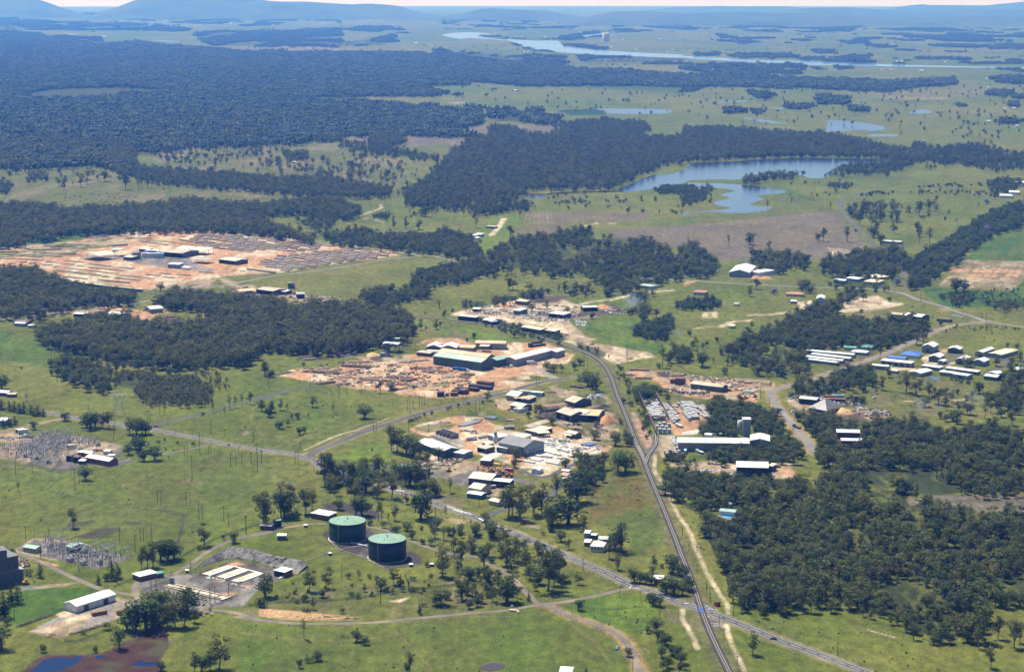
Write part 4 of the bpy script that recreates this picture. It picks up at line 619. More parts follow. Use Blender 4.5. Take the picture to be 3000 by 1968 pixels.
# ------------------------------------------------------------------ water
def water_mat(name, col, rough=.08, bump=.25):
 m = bpy.data.materials.new(name); t, b = nodes(m); N, L = t.nodes, t.links
 b.inputs['Base Color'].default_value = (*col, 1); b.inputs['Roughness'].default_value = rough; b.inputs['IOR'].default_value = 1.33; b.inputs['Specular IOR Level'].default_value = .32
 ge = N.new('ShaderNodeNewGeometry'); n = N.new('ShaderNodeTexNoise'); n.inputs['Scale'].default_value = .5; n.inputs['Detail'].default_value = 4
 L.new(ge.outputs['Position'], n.inputs['Vector']); bp = N.new('ShaderNodeBump'); bp.inputs['Strength'].default_value = bump; bp.inputs['Distance'].default_value = .3
 L.new(n.outputs[0], bp.inputs['Height']); L.new(bp.outputs[0], b.inputs['Normal']); return m
WLAKE = water_mat('lake_water', (.026, .034, .060), .12, .35); WRIV = water_mat('river_water', (.03, .08, .20), .15, .3); WPOND = water_mat('pond_water', (.006, .012, .05), .06, .1); WPALE = water_mat('shallow_water', (.07, .09, .13), .25, .3)
WATERS = []
def water(name, s, m, z=.15, subdiv=3, jit=2.0):
 P_ = pts(s); Q = []; WATERS.append(P_)
 n = len(P_)
 for i in range(n):   # Catmull-Rom through the shoreline
  a, b, c, d = [np.array(P_[(i + k) % n]) for k in (-1, 0, 1, 2)]
  for k in range(subdiv):
   t = k / subdiv; q = .5 * ((2 * b) + (c - a) * t + (2 * a - 5 * b + 4 * c - d) * t * t + (3 * b - a - 3 * c + d) * t ** 3)
   Q.append((q[0] + random.uniform(-jit, jit), q[1] + random.uniform(-jit, jit) * .12))
 W_ = [G(u, v, z) for u, v in Q]
 me = bpy.data.meshes.new(name); me.from_pydata([tuple(w) for w in W_], [], [tuple(range(len(W_)))[::-1]]); me.materials.append(m)
 return tag(link(name, me), kind='structure')
water('lake', 'T5 1950,388 1935,365 2000,340 2060,315 2100,295 2180,268 2280,262 2380,238 T6 20,225 60,195 0,190 200,180 400,170 600,158 800,150 1000,152 1200,155 1400,160 1360,175 1250,185 1080,205 1080,240 1000,280 960,292 880,290 800,265 700,258 560,285 400,300 200,300 60,305 0,330 T5 2370,330 2200,360 2050,385', WLAKE)
water('lake_arm', 'T6 40,322 140,325 280,328 400,335 530,345 620,362 720,378 700,395 600,405 520,415 560,440 470,470 520,485 620,492 610,505 560,520 420,535 300,532 180,525 0,545 0,535 200,518 340,500 240,480 220,458 330,430 260,405 370,378 200,355 60,345', WLAKE, jit=1)
water('lake_inlet', 'T5 1280,398 1400,400 1500,390 1700,382 1930,378 1960,386 1700,392 1500,400 1420,414 1400,436 1320,432 1290,415', water_mat('muddy_water', (.05, .035, .03), .1), jit=1)
water('river', 'T2 840,228 1000,232 1050,255 980,245 960,255 1100,275 1185,275 1350,285 1510,285 1560,325 1800,350 2100,370 2380,382 T3 0,390 200,400 400,415 600,420 800,425 1000,435 1300,445 1600,455 2000,463 2400,468 2400,478 2000,474 1600,468 1200,462 900,456 600,446 480,440 300,425 100,415 0,405 T2 2300,405 2000,392 1700,378 1500,365 1300,335 1200,300 1150,285 900,268 820,272 700,245', WRIV, z=1.0, jit=1)
water('river_bend', 'T2 1660,250 1760,238 1880,230 1860,245 1700,262', WRIV, z=1.0, jit=0)
water('distant_river', 'T1 0,78 60,80 120,92 60,98 0,95', WRIV, z=1.5, jit=0); water('distant_river', 'T1 440,235 500,237 555,243 480,241', WRIV, z=1.5, jit=0); water('distant_river', 'T1 680,250 740,252 735,258', WRIV, z=1.5, jit=0)
water('shallow_lagoon', 'T1 1030,280 1130,282 1270,290 1180,295', WPALE, z=1.5, jit=0)
water('shallow_lagoon', 'T2 1770,760 1900,758 2100,760 2290,768 2300,782 2260,793 2100,795 1850,792 1860,780', WPALE, jit=1)
water('creek_pool', 'T3 420,822 520,830 640,848 740,862 620,860 500,842', WPALE, jit=1); water('creek_pool', 'T3 1010,838 1120,842 1250,858 1340,878 1360,890 1300,900 1080,918 1000,918 1250,908 1320,915 1400,905 1420,888 1340,870 1200,850', WPALE, jit=0)
water('creek_pool', 'T3 1290,938 1400,936 1500,938 1490,952 1330,952', WPALE, jit=1); water('creek_pool', 'T3 1645,980 1700,976 1680,990 1650,990', WPALE, jit=0)
water('creek_pool', 'T3 1590,780 1640,765 1700,766 1745,785 1690,792 1600,795', WPALE, jit=1); water('creek_pool', 'T3 160,722 300,708 480,702 640,695 500,708 300,716', WPALE, jit=0); water('creek_pool', 'T3 620,760 700,750 800,738 700,760', WPALE, jit=0)
water('farm_dam', 'Q3 930,102 1010,93 1080,95 1040,110 940,110', WPALE, jit=0); water('farm_dam', 'T6 50,952 170,950 175,964 60,966', WPALE, jit=0)
water('farm_dam', 'Q5 1365,445 1420,435 1500,448 1500,475 1440,470', WPALE, jit=0); water('farm_dam', 'M3 1710,352 1775,352 1760,365 1715,362', WPALE, jit=0)
water('farm_dam', 'M4 1600,1018 1650,1012 1690,1020 1640,1028', WPALE, jit=0); water('farm_dam', 'T5 1900,1095 1945,1095 1940,1108 1905,1106', WPALE, jit=0)
water('farm_pond', 'B2 1650,1530 1690,1505 1750,1495 1810,1505 1815,1525 1760,1545 1690,1550', water_mat('muddy_water', (.06, .04, .035), .1), jit=0)
WEED = mat('pond_weed', (.046, .020, .014), .9, .45, .12, dirt=(.055, .05, .022), spec=.15)
water('weed_covered_pond', 'B1 195,1570 230,1520 300,1470 400,1450 520,1445 640,1455 720,1420 860,1390 950,1320 1020,1260 1060,1225 1120,1250 1150,1320 1140,1400 1080,1480 1060,1570', WEED, z=.02, jit=1)
water('open_water', 'B1 205,1570 240,1530 300,1480 400,1458 480,1462 555,1448 545,1485 480,1520 430,1540 370,1560 360,1570', WPOND, z=.08, jit=1)
water('open_water', 'B1 890,1510 960,1478 1000,1490 1065,1490 1060,1515 980,1520 930,1512', WPOND, z=.08, jit=1); water('open_water', 'B1 655,1455 700,1443 705,1462 670,1468', WPOND, z=.08, jit=0)
# ------------------------------------------------------------------ hills on the horizon
HILL = mat('wooded_hill', (.045, .066, .035), .95, .5, .002, dirt=(.055, .07, .03))
def hills(name, prof, dist, depth, lab=None):
 """prof: survey points of the crest line; the range stands dist metres away and is depth metres deep"""
 P_ = pts(prof); us = np.array([p[0] for p in P_]); vs = np.array([p[1] for p in P_])
 U = np.arange(us.min(), us.max() + 1, 9.0); cv = np.interp(U, us, vs)
 nd = 15; V_ = np.zeros((nd, len(U), 3))
 for j in range(nd):
  t = j / (nd - 1); y = dist + depth * t
  x = (U - 1500) / FPX * (dist + depth * .5) * (1 + .12 * (t - .5))
  # crest height at the middle of the range
  ym = dist + depth * .5
  dz = -SP + (984 - cv) / FPX * CP; dy = CP + (984 - cv) / FPX * SP
  crest = CAMZ + ym * dz / dy - zc(x, ym)
  hgt = np.maximum(crest, 0) * math.sin(math.pi * t) ** .8 * (.72 + .56 * fbm(x / 900, np.full_like(x, y) / 900, 11) if j != nd // 2 else 1)
  hgt = hgt * np.clip(np.minimum(U - U[0], U[-1] - U) / 160, 0, 1) ** .9 if True else hgt
  V_[j] = np.stack([x, np.full_like(x, y), zc(x, y) + hgt - (8 if j in (0, nd - 1) else 0)], 1)
 n = len(U); F = [(j * n + i, j * n + i + 1, (j + 1) * n + i + 1, (j + 1) * n + i) for j in range(nd - 1) for i in range(n - 1)]
 me = bpy.data.meshes.new(name); me.from_pydata(V_.reshape(-1, 3).tolist(), [], F); me.materials.append(HILL)
 me.polygons.foreach_set('use_smooth', [True] * len(F)); return tag(link(name, me), kind='structure')
hills('hills', 'T1 -900,10 -300,-8 0,-5 250,-8 400,0 480,15 560,25 640,36 700,45', 28000, 3500)
hills('hills', 'T1 600,46 720,30 820,18 1000,5 1300,-8 1500,-8 1780,-4 1850,0 1900,8 2000,14 2150,13 2380,28 T2 100,32 220,28 330,35 420,45 520,62 640,75 800,85', 26000, 3500)
hills('hills', 'T2 600,78 800,70 900,70 1050,62 1150,66 1300,72 1450,78 1600,86 1800,95', 25000, 3000)
hills('hills', 'T2 1500,92 1800,84 2000,80 2200,88 T3 0,105 80,95 200,88 400,83 620,95 800,85 950,80 1030,85 1100,102 1200,115 1400,125 1700,130 1900,115 2100,112 2300,118 3200,110', 21500, 3000)
hills('hills', 'T3 300,88 500,78 700,68 850,58 1000,56 1120,55 1250,62 1400,72 1600,76 1850,72 2100,66 2300,70 3000,66', 27000, 4000)
hills('hills', 'T3 1250,52 1350,38 1480,26 1600,32 1700,38 1900,38 2100,40 2250,28 2380,14 2700,5 3200,12', 34000, 5000)
hills('hills', 'T2 1900,85 2200,60 T3 0,50 300,48 600,46 900,52 1100,60', 33000, 5000)
# ------------------------------------------------------------------ haze
hm = bpy.data.materials.new('haze'); hm.use_nodes = True; t = hm.node_tree; t.nodes.clear()
pv = t.nodes.new('ShaderNodeVolumePrincipled'); pv.inputs['Color'].default_value = (.075, .30, 1.0, 1); pv.inputs['Absorption Color'].default_value = (1, 1, 1, 1); pv.inputs['Density'].default_value = 5.0e-5
pv.inputs['Anisotropy'].default_value = 0.25
ho = t.nodes.new('ShaderNodeOutputMaterial'); t.links.new(pv.outputs[0], ho.inputs['Volume'])
hm.cycles.homogeneous_volume = True
mb = MB(); mb.box(-60000, 60000, -2500, 80000, -520, 424)
hz = tag(link('haze', mb.mesh('haze', hm)), kind='stuff')
BUILDINGS = r'''
S('big green sawmill shed with a pale green ridged roof', 'N4 1305,432 2140,547', 9.5, 22, 3.2, 'green', 'wgreen', sky=7, doors=2, short='big green sawmill shed', name='sawmill_shed')
S('long orange roofed shed right behind the green sawmill shed', 'N4 1400,352 2240,462', 9, 15, 2.6, 'orange', 'wgreen', sky=7)
S('green roofed annexe at the right end of the sawmill shed', 'M3 165,612 262,592', 7.5, 15, 2, 'green', 'wgreen')
S('long white roofed grey shed beside the curving railway', 'Q1 1250,1148 1905,985', 8, 16, 2, 'white', 'wgrey', short='long white roofed grey shed')
S('short white roofed grey shed at the end of the long one', 'Q1 1958,1020 2112,977', 7, 12, 1.6, 'white', 'wgrey')
S('long cream roofed shed with skylight strips behind the sawmill', 'Q1 550,862 1075,874', 7, 14, 2, 'orange', 'wgrey', sky=7, doors=1)
S('small square cream canopy in front of the skylight shed', 'Q1 625,915 780,920', 6.5, 9, .3, 'cream', 'wgrey', 'f', open_=1, name='canopy', cat='canopy')
S('white twin gabled shed, left bay, behind the sawmill', 'N4 1185,278 1430,284', 6, 22, 3, 'white', 'wgrey', 'y', open_=2)
S('white twin gabled shed, right bay, with pipes on its roof', 'N4 1432,284 1700,292', 6, 22, 3, 'white', 'wgrey', 'y', open_=2)
S('low orange roofed shed beside the white twin gables', 'N4 1740,282 2005,292', 4.5, 14, .5, 'orange', 'wgrey', 'f')
S('low tan roofed store left of the sawmill', 'N4 1015,365 1240,388', 4, 11, .4, 'tan', 'wdark', 'f'); S('tan canopy behind the low tan store', 'N4 1170,352 1390,362', 4.5, 10, .4, 'tan', 'wdark', 'f', open_=1, name='canopy', cat='canopy')
S('white open shed behind the dark hopper tower', 'N4 425,215 690,232', 10, 12, 1.2, 'white', 'wdark', open_=1)
S('pale roofed grey workshop at the top of the works lane', 'N2 195,222 390,248', 5, 20, 3.4, 'cream', 'wgrey', short='pale grey workshop'); S('lean-to with orange roof in front of the grey workshop', 'N2 365,280 585,262', 4, 6, .3, 'orange', 'wdark', 'f', open_=2); S('dark lean-to at the right of the grey workshop', 'N2 590,300 718,245', 4, 9, .6, 'tan', 'wdark')
S('pale pink roofed shed beside the row of parked red machines', 'N2 270,395 470,432', 4.5, 15, 2, 'cream', 'wdark'); S('white annexe below the pale roofed shed', 'N2 420,470 580,425', 3.6, 7, .8, 'white', 'wwhite')
S('tan roofed dark shed in the charcoal yard', 'N2 1218,312 1390,356', 5, 22, 3.5, 'tan', 'wdark'); S('long rusty roofed open rack in the charcoal yard', 'N2 900,428 1265,382', 4.5, 7, .4, 'rust', 'wdark', 'f', open_=1, name='rack', cat='rack')
S('big rusty and tan roofed open mill, left bay', 'N2 1070,508 1320,582', 6.5, 20, 3, 'tan', 'wdark', open_=2, short='rusty roofed mill'); S('big open mill with white and orange roof, right bay', 'N2 1400,560 1800,584', 6.5, 28, 2.4, 'orange', 'wdark', open_=2); S('white patched roof behind the open mill', 'N2 1330,498 1560,545', 7.5, 14, 1.2, 'white', 'wdark')
S('small roofed saw bench hut in front of the rusty mill', 'N2 1160,590 1300,606', 3.6, 6, .3, 'tan', 'wdark', 'f', open_=1, name='canopy', cat='canopy')
S('long open gabled canopy on tall posts in the concrete works', 'N2 605,792 955,682', 5.5, 9, 1.6, 'tan', 'wgrey', open_=1, name='canopy', cat='canopy', short='long open gabled canopy')
S('cream roofed carport behind the yellow bush', 'N2 722,868 1000,795', 4.2, 13, .5, 'cream', 'wdark', 'f', open_=2, name='carport', cat='carport'); S('cream canopy in front of the carport', 'N2 755,888 955,876', 4, 8, .4, 'cream', 'wdark', 'f', open_=1, name='canopy', cat='canopy')
S('cream roofed office hut at the edge of the concrete works', 'N2 1240,872 1398,905', 4.4, 9, 1.5, 'cream', 'wdark', wins=2, name='office_hut', cat='hut'); S('cream verandah roof in front of the office hut', 'N2 1205,915 1320,928', 3.4, 5, .3, 'cream', 'wdark', 'f', open_=1, name='verandah', cat='canopy')
main_hall = S('grey roofed concrete works hall with lettering on its end wall', 'N2 60,1046 500,1132', 8.5, 29, 4.5, 'dgrey', 'wblue', doors=1, short='grey concrete works hall', name='factory_hall', cat='factory')
S('pale lean-to at the near end of the grey works hall', 'N2 440,1165 520,1190', 5, 4, .5, 'white', 'wwhite', 'f'); S('small white canopy beside the concrete silo', 'N2 35,1120 215,1150', 5, 8, .8, 'white', 'wdark', open_=2, name='canopy', cat='canopy')
S('cream roofed store behind the grey works hall', 'N2 470,974 630,915', 4, 11, .8, 'cream', 'wwhite'); S('white sheet roof behind the left end of the works hall', 'N1 2100,1100 2300,1060', 4, 14, .5, 'white', 'wgrey', 'f'); S('thin white awning under the lettered end wall', 'N2 590,1212 840,1135', 3.6, 2.5, .2, 'white', 'wdark', 'f', open_=1, name='awning', cat='canopy')
S('long pale grey shed beside the works lane', 'N1 480,1185 1000,1375', 6, 18, 2.4, 'lgrey', 'wgreen', sky=5, short='long pale grey shed'); S('dark shed with a pale roof at the foot of the works lane', 'N1 1215,1392 1420,1425', 4.4, 14, .8, 'lgrey', 'wgrey'); S('tan roofed store beside the big roadside tree', 'N1 1690,1288 1850,1325', 4.4, 12, .6, 'tan', 'wdark', 'f', open_=2)
S('pale lean-to roof left of the concrete silo', 'N1 1880,1230 2020,1212', 3.8, 9, .5, 'cream', 'wdark', 'f')
S('long cream roofed workshop in the machinery yard', 'N3 822,378 1130,412', 6, 22, 3, 'cream', 'wdark', short='long cream workshop'); S('cream gabled workshop in front of the long cream one', 'N3 830,512 995,538', 5.5, 16, 2.6, 'cream', 'wcream'); S('white roofed open machinery shed', 'N3 1140,415 1395,440', 5.5, 10, .8, 'white', 'wdark', open_=2, doors=0)
S('low green walled shed with a pale roof by the roadside trees', 'N3 800,592 1000,620', 3.6, 9, 1, 'white', 'wgreen'); S('small cream roadside shed by the side road corner', 'N3 1108,692 1235,718', 3.6, 9, 1.2, 'cream', 'wcream'); S('dark blue shed with a white roof in the works yard', 'N3 985,132 1122,142', 5, 11, .6, 'white', 'wdark', 'f')
S('small pale hut by the beam yard corner', 'N3 1700,262 1800,275', 3.4, 9, 1.2, 'lgrey', 'wwhite', 'y', name='hut', cat='hut'); S('red roofed cottage behind the roadside gums', 'N3 2110,335 2195,352', 3.4, 8, 1.6, 'tile', 'wcream', name='house', cat='house'); S('white roofed garage above the red roofed cottage', 'N3 2118,275 2215,288', 3.2, 6, .6, 'white', 'wwhite', name='garage', cat='garage'); S('small pale green roofed annexe by the cottage', 'N3 2170,352 2240,358', 3, 5, .5, 'green', 'wwhite', 'f')
S('small blue lean-to beside the red roofed cottage', 'N3 2130,385 2175,390', 2.8, 4, .4, 'lgrey', 'lblue', 'f'); S('light green roofed shed hidden in the roadside gums', 'B2 1085,150 1140,160', 3, 8, .6, 'green', 'wwhite')
S('very long white roofed factory with mauve walls', 'N5 650,838 1640,850', 8, 21, 2.2, 'white', 'wmauve', sky=9, short='long white roofed factory', name='factory', cat='factory'); S('gabled white shed at the right end of the factory', 'N5 1655,812 1922,820', 8.5, 24, 2.2, 'white', 'wmauve', 'y', name='factory_annexe', cat='factory')
S('tall white batching tower behind the factory', 'N5 1558,517 1665,517', 16, 8, .4, 'lgrey', 'wgrey', 'f', doors=0, wins=0, name='batching_tower', cat='tower'); S('white marquee roof behind the factory', 'N5 1020,728 1110,735', 3.5, 7, .6, 'white', 'wwhite')
S('white roofed open shed on the bare gravel yard', 'N5 1465,1180 1905,1192', 8, 22, 1.6, 'white', 'wred', open_=2, short='white roofed open shed'); S('small dark annexe at the right of the open shed', 'N5 1905,1160 1965,1168', 5, 9, .4, 'cream', 'wdark', 'f')
S('tan roofed dark green sawmill in the plank yard', 'Q2 1010,366 1465,421', 5.5, 13, 2, 'tan', 'wgreen', sky=3, short='tan roofed plank mill'); S('open tan canopy at the right end of the plank mill', 'Q2 1470,400 1570,405', 5, 9, .4, 'tan', 'wdark', 'f', open_=1, name='canopy', cat='canopy'); S('small green site office beside the parked cars', 'Q2 1802,470 1915,480', 3, 4, .3, 'green', 'wwhite', 'f', name='site_office', cat='hut')
S('long low white roofed shed, farthest of the four parallel ones', 'Q5 205,176 605,212', 3.4, 9, 1, 'white', 'wgrey'); S('long low white roofed shed, second farthest of the parallel four', 'Q5 165,203 565,250', 3.4, 9, 1, 'white', 'wgrey'); S('long low white roofed shed, second nearest of the parallel four', 'Q5 105,230 485,274', 3.4, 9, 1, 'white', 'wgrey', short='parallel white sheds'); S('long low white roofed shed, nearest of the parallel four', 'Q5 135,258 435,294', 3.4, 7, .8, 'white', 'wgrey'); S('short white shed at the left of the farthest parallel one', 'Q5 122,165 198,172', 3.2, 7, .8, 'white', 'wgrey')
S('green roofed bungalow left of the white house', 'Q5 505,132 628,140', 3.2, 8, 1.2, 'teal', 'wcream', name='house', cat='house'); S('bright green roofed house behind the white one', 'Q5 680,128 800,136', 3.2, 14, 1.6, 'teal', 'wcream', 'h', name='house', cat='house'); S('white roofed house beside the estate road', 'Q5 580,178 740,190', 3.2, 12, 1.8, 'white', 'wgrey', 'h', name='house', cat='house')
S('large hip roofed blue house by the estate corner', 'Q5 1098,208 1275,222', 3.4, 20, 3.2, 'blue', 'wwhite', 'h', name='house', cat='house', short='blue hip roofed house'); S('blue gabled shed beside the blue house', 'Q5 965,238 1140,254', 4, 11, 1.6, 'blue', 'wgrey'); S('long white roofed block of open bays below the blue shed', 'Q5 890,268 1205,300', 5, 10, .6, 'white', 'wgrey', 'f', doors=5); S('low white roofed shed below the open bay block', 'Q5 785,318 962,333', 4, 9, .8, 'white', 'wgrey'); S('little white roofed shed behind the leaning tree', 'Q5 960,370 1060,380', 3, 6, .5, 'white', 'wgrey')
S('big white gabled warehouse with a tall dark door', 'Q5 1318,122 1438,132', 7, 22, 3, 'white', 'wgrey', 'y', doors=1, short='big white warehouse'); S('dark gabled shed right of the big white warehouse', 'Q5 1588,146 1712,156', 5, 14, 2.2, 'white', 'wgreen', 'y', doors=1); S('grey gabled shed with a white roof in the estate field', 'Q5 1872,182 1940,190', 5, 34, 1.8, 'white', 'wgrey', 'y'); S('long cream roofed block at the right of the estate', 'Q5 2140,212 2320,162', 4, 16, 1, 'cream', 'wgrey', wins=6)
S('dark green gabled shed in the middle of the estate', 'Q5 1388,232 1500,242', 5.5, 20, 2.4, 'white', 'wgreen', 'y'); S('small white gabled shed right below the dark green one', 'Q5 1482,276 1540,282', 3.6, 11, 1.2, 'white', 'wgrey', 'y'); S('mauve walled gabled shed with a white roof', 'Q5 1668,256 1760,266', 5.5, 20, 2, 'white', 'wmauve', 'y', doors=1); S('white roofed gabled shed half behind dark trees', 'Q5 1850,274 1960,286', 5, 18, 2.4, 'white', 'wgrey', 'y')
S('left row of small garages with a white roof', 'Q5 1315,322 1500,346', 3.4, 8, .5, 'white', 'wgrey', 'f', doors=7, name='garage_row', cat='garages'); S('right row of small garages with a white roof', 'Q5 1565,346 1892,390', 3.4, 8, .5, 'white', 'wgrey', 'f', doors=10, name='garage_row', cat='garages'); S('long white roofed storage block, left half', 'Q5 1500,386 1640,402', 4, 10, .8, 'white', 'wgrey'); S('long white roofed storage block, right half', 'Q5 1640,408 1792,430', 4.4, 11, .8, 'white', 'wgrey', doors=1)
S('white roofed house behind the estate pond', 'Q5 1305,405 1425,372', 4, 14, 1.4, 'white', 'wgrey', name='house', cat='house'); S('white roofed house at the bend of the estate road', 'Q5 1965,428 2095,445', 4, 13, 1.4, 'white', 'wgreen', name='house', cat='house'); S('white roofed wing joined to the house at the bend', 'Q5 2095,410 2170,395', 4, 12, 1.2, 'white', 'wgrey'); S('white roofed house at the right edge of the estate', 'Q5 2245,358 2335,370', 3.6, 14, 2, 'white', 'wgrey', 'h', name='house', cat='house')
S('black shed with a white roof in the sawdust yard', 'M4 420,942 568,956', 5.5, 12, 1, 'white', 'black', short='black shed with a white roof'); S('dark grey pyramid roofed shed beside the yellow sawdust', 'M4 505,1022 660,1052', 3, 26, 9, 'dgrey', 'wdark', 'h', short='grey pyramid roofed shed'); S('long white roofed red shed in the woods, rear one', 'M4 752,1238 948,1242', 6, 13, 1, 'white', 'wred', short='red shed in the woods'); S('white roofed red shed in the woods, front one', 'M4 790,1310 975,1313', 6, 10, 1, 'white', 'wred')
S('white roofed dark workshop beside the bare field', 'M4 1335,217 1482,236', 6, 20, 2.2, 'white', 'wdark', short='dark workshop by the bare field'); S('blue shed with an orange roof left of the dark workshop', 'M4 1215,206 1312,216', 5, 10, 1.4, 'orange', 'lblue'); S('red brown cottage beside the row of parked cars', 'M4 1620,248 1735,258', 3.4, 9, 1.6, 'brown', 'brick', 'h', name='house', cat='house'); S('teal shed with a pale roof by the gravel driveway', 'M4 572,74 640,76', 6, 26, 2.2, 'lgrey', 'lblue', 'y'); S('orange tiled house beside the paddock', 'M4 305,32 455,38', 3.4, 13, 2.2, 'tile', 'wcream', 'h', name='house', cat='house'); S('small white roofed shed in the horse paddock', 'M4 345,96 395,98', 3, 7, .5, 'white', 'wgrey', 'f')
S('large white warehouse at the far edge of the field', 'T6 325,945 465,950', 7, 70, 4, 'white', 'wgrey', 'y', short='large white warehouse', sky=0, name='warehouse', cat='warehouse'); S('low white annexe of the large white warehouse', 'T6 468,940 530,950', 5, 32, 1, 'white', 'wwhite', 'f')
S('cream roofed roadside complex, front wing', 'T6 1262,1010 1360,1018', 4, 26, 2, 'cream', 'wcream', 'h', short='cream roadside complex'); S('cream roofed roadside complex, rear wing', 'T6 1350,985 1440,975', 4, 26, 2, 'cream', 'wcream', 'h'); S('white roofed shed left of the cream complex', 'T6 1142,986 1222,996', 4, 18, 1, 'white', 'wgrey'); S('small white roofed shed among trees by the far road', 'T6 1052,1000 1130,1006', 4, 14, 1, 'white', 'wgrey')
S('red roofed farmhouse among garden trees', 'T6 75,1084 158,1088', 4, 16, 2, 'tile', 'wcream', 'h', name='house', cat='house'); S('pale long greenhouse on its square plot', 'T6 1378,728 1520,736', 4, 14, .6, 'lgrey', 'wgrey', name='greenhouse', cat='greenhouse'); S('white roofed homestead at the right edge among trees', 'T6 2212,412 2298,414', 5, 26, 2, 'white', 'wwhite', 'h', name='house', cat='house'); S('white roofed barn behind the homestead', 'T6 2275,388 2345,390', 5, 26, 2, 'white', 'wwhite'); S('white roof at the far right edge above the homestead', 'T6 2310,320 2400,322', 5, 26, 2, 'white', 'wwhite')
S('pale green roofed farmhouse above the dirt track', 'T5 2068,1035 2160,1046', 4, 16, 1.6, 'green', 'wcream', 'h', name='house', cat='house'); S('white roofed paddock shelter near the dirt bike track', 'M3 2180,308 2225,312', 3, 8, .4, 'white', 'wgrey', 'f', open_=1); S('pale green paddock shelter near the fence', 'M3 2230,118 2270,120', 3, 8, .4, 'green', 'wgrey', 'f', open_=1)
S('open black shed with a cream roof in the timber yard', 'Q3 985,306 1150,284', 8, 42, 3, 'cream', 'black', open_=1, short='open shed with the cream roof'); S('orange roofed canopy behind the cream roofed open shed', 'Q3 1142,272 1262,278', 6, 18, .6, 'orange', 'wdark', 'f', open_=1); S('tan roofed long shed in the timber yard', 'Q3 1600,264 1815,282', 7, 40, 2.6, 'tan', 'wdark', open_=2); S('white flat roofed open shed, left half, in the timber yard', 'Q3 1745,232 1870,238', 8, 26, 1, 'white', 'wdark', 'f', open_=1); S('white flat roofed open shed, right half, in the timber yard', 'Q3 1885,240 2030,250', 8, 26, 1, 'white', 'wdark', 'f', open_=1)
S('cream roofed shed beside the dark round bushes', 'Q3 2182,338 2345,358', 6, 26, 1.6, 'cream', 'wdark', open_=2, short='cream shed in the timber yard'); S('grey open canopy in the middle of the timber yard', 'Q3 1900,338 2060,348', 6, 20, .6, 'grey', 'wdark', 'f', open_=1); S('white roofed office on the grey apron', 'Q3 1672,386 1782,392', 6, 14, .5, 'white', 'wblue', 'f', wins=4, name='office', cat='office'); S('small white roofed shelter right of the office', 'Q3 1802,418 1872,422', 3.6, 10, .4, 'white', 'wdark', 'f', open_=1)
S('cream roofed pump shed beside the grey tanks', 'Q3 1228,314 1310,320', 5, 16, .6, 'cream', 'wdark', 'f'); S('small cream roofed shed at the rear of the timber yard', 'Q3 1385,234 1475,240', 5, 16, .6, 'cream', 'wdark', 'f'); S('orange roofed lean-to beside the rear shed', 'Q3 1478,240 1540,244', 4, 14, .4, 'orange', 'wdark', 'f', open_=1); S('low white roof behind the orange canopy', 'Q3 1118,242 1202,244', 4, 10, .4, 'white', 'wwhite', 'f')
S('orange roofed wing of the mill beyond the trees', 'Q4 215,768 415,752', 4.5, 16, .5, 'orange', 'wdark', 'f', open_=1); S('tan roofed main shed of the mill beyond the trees', 'Q4 400,742 590,768', 6, 26, 1.6, 'tan', 'wdark', open_=2, short='mill beyond the trees'); S('grey roofed store of the mill beyond the trees', 'Q4 600,760 735,772', 4.5, 16, .6, 'lgrey', 'wdark', 'f'); S('black box shed at the right of the far mill', 'Q4 868,802 962,800', 6, 16, .5, 'grey', 'black', 'f')
S('white roofed open shed in the log truck yard', 'M1 930,208 1075,216', 5, 18, 1.4, 'white', 'wdark', open_=2, short='open shed in the truck yard'); S('white roofed grey shed in the log truck yard', 'M1 1310,166 1420,158', 5.5, 24, 1.8, 'white', 'wblue', doors=0); S('low white roof beside the round dark tree', 'M1 642,206 785,212', 4, 12, .8, 'white', 'wdark', open_=2)
S('white roofed small shed left of the dark conifer', 'M1 125,288 212,292', 3.6, 9, .8, 'white', 'wgrey'); S('brown roofed farmhouse behind the small white shed', 'M1 115,272 240,276', 3.6, 12, 1.4, 'brown', 'brick', 'h', name='house', cat='house'); S('tiny flat roofed shed right of the small white one', 'M1 245,308 292,308', 3, 6, .3, 'white', 'wgrey', 'f')
S('dark long shed with a grey roof beside the railway', 'Q1 250,388 560,416', 5.5, 8, .5, 'lgrey', 'black', 'f', short='dark long railway shed'); S('white roofed shed between bushes beside the railway', 'Q1 680,458 850,478', 4.5, 16, 1.4, 'white', 'wdark'); S('white lean-to joined to the shed beside the railway', 'Q1 835,492 940,480', 4, 8, .4, 'white', 'wdark', 'f', open_=2); S('white roofed dark shed in the scrapyard', 'Q1 1215,290 1325,302', 5.5, 18, 1, 'white', 'wgreen', 'f', doors=1, short='white scrapyard shed'); S('cream roofed shed at the top of the scrapyard', 'Q1 1250,124 1430,142', 5, 10, .5, 'cream', 'wdark', 'f')
S('white roofed open shed among rubble in the scrapyard', 'Q1 1830,342 2085,370', 5, 18, .5, 'white', 'wdark', 'f', open_=2); S('long cream roofed shed behind the railway bushes', 'Q1 1350,580 1690,636', 5, 14, 1.2, 'cream', 'wdark', sky=5); S('cream roofed shed at the right of the long cream one', 'Q1 1740,634 1930,658', 4.5, 12, .6, 'cream', 'wdark', 'f'); S('small white shelter left in the scrapyard', 'Q1 505,268 620,272', 3.6, 9, .5, 'white', 'black', 'f', open_=2); S('long metal roofed saw shed by the orange sawdust', 'M3 920,152 1042,148', 5, 14, .8, 'lgrey', 'black', open_=2)
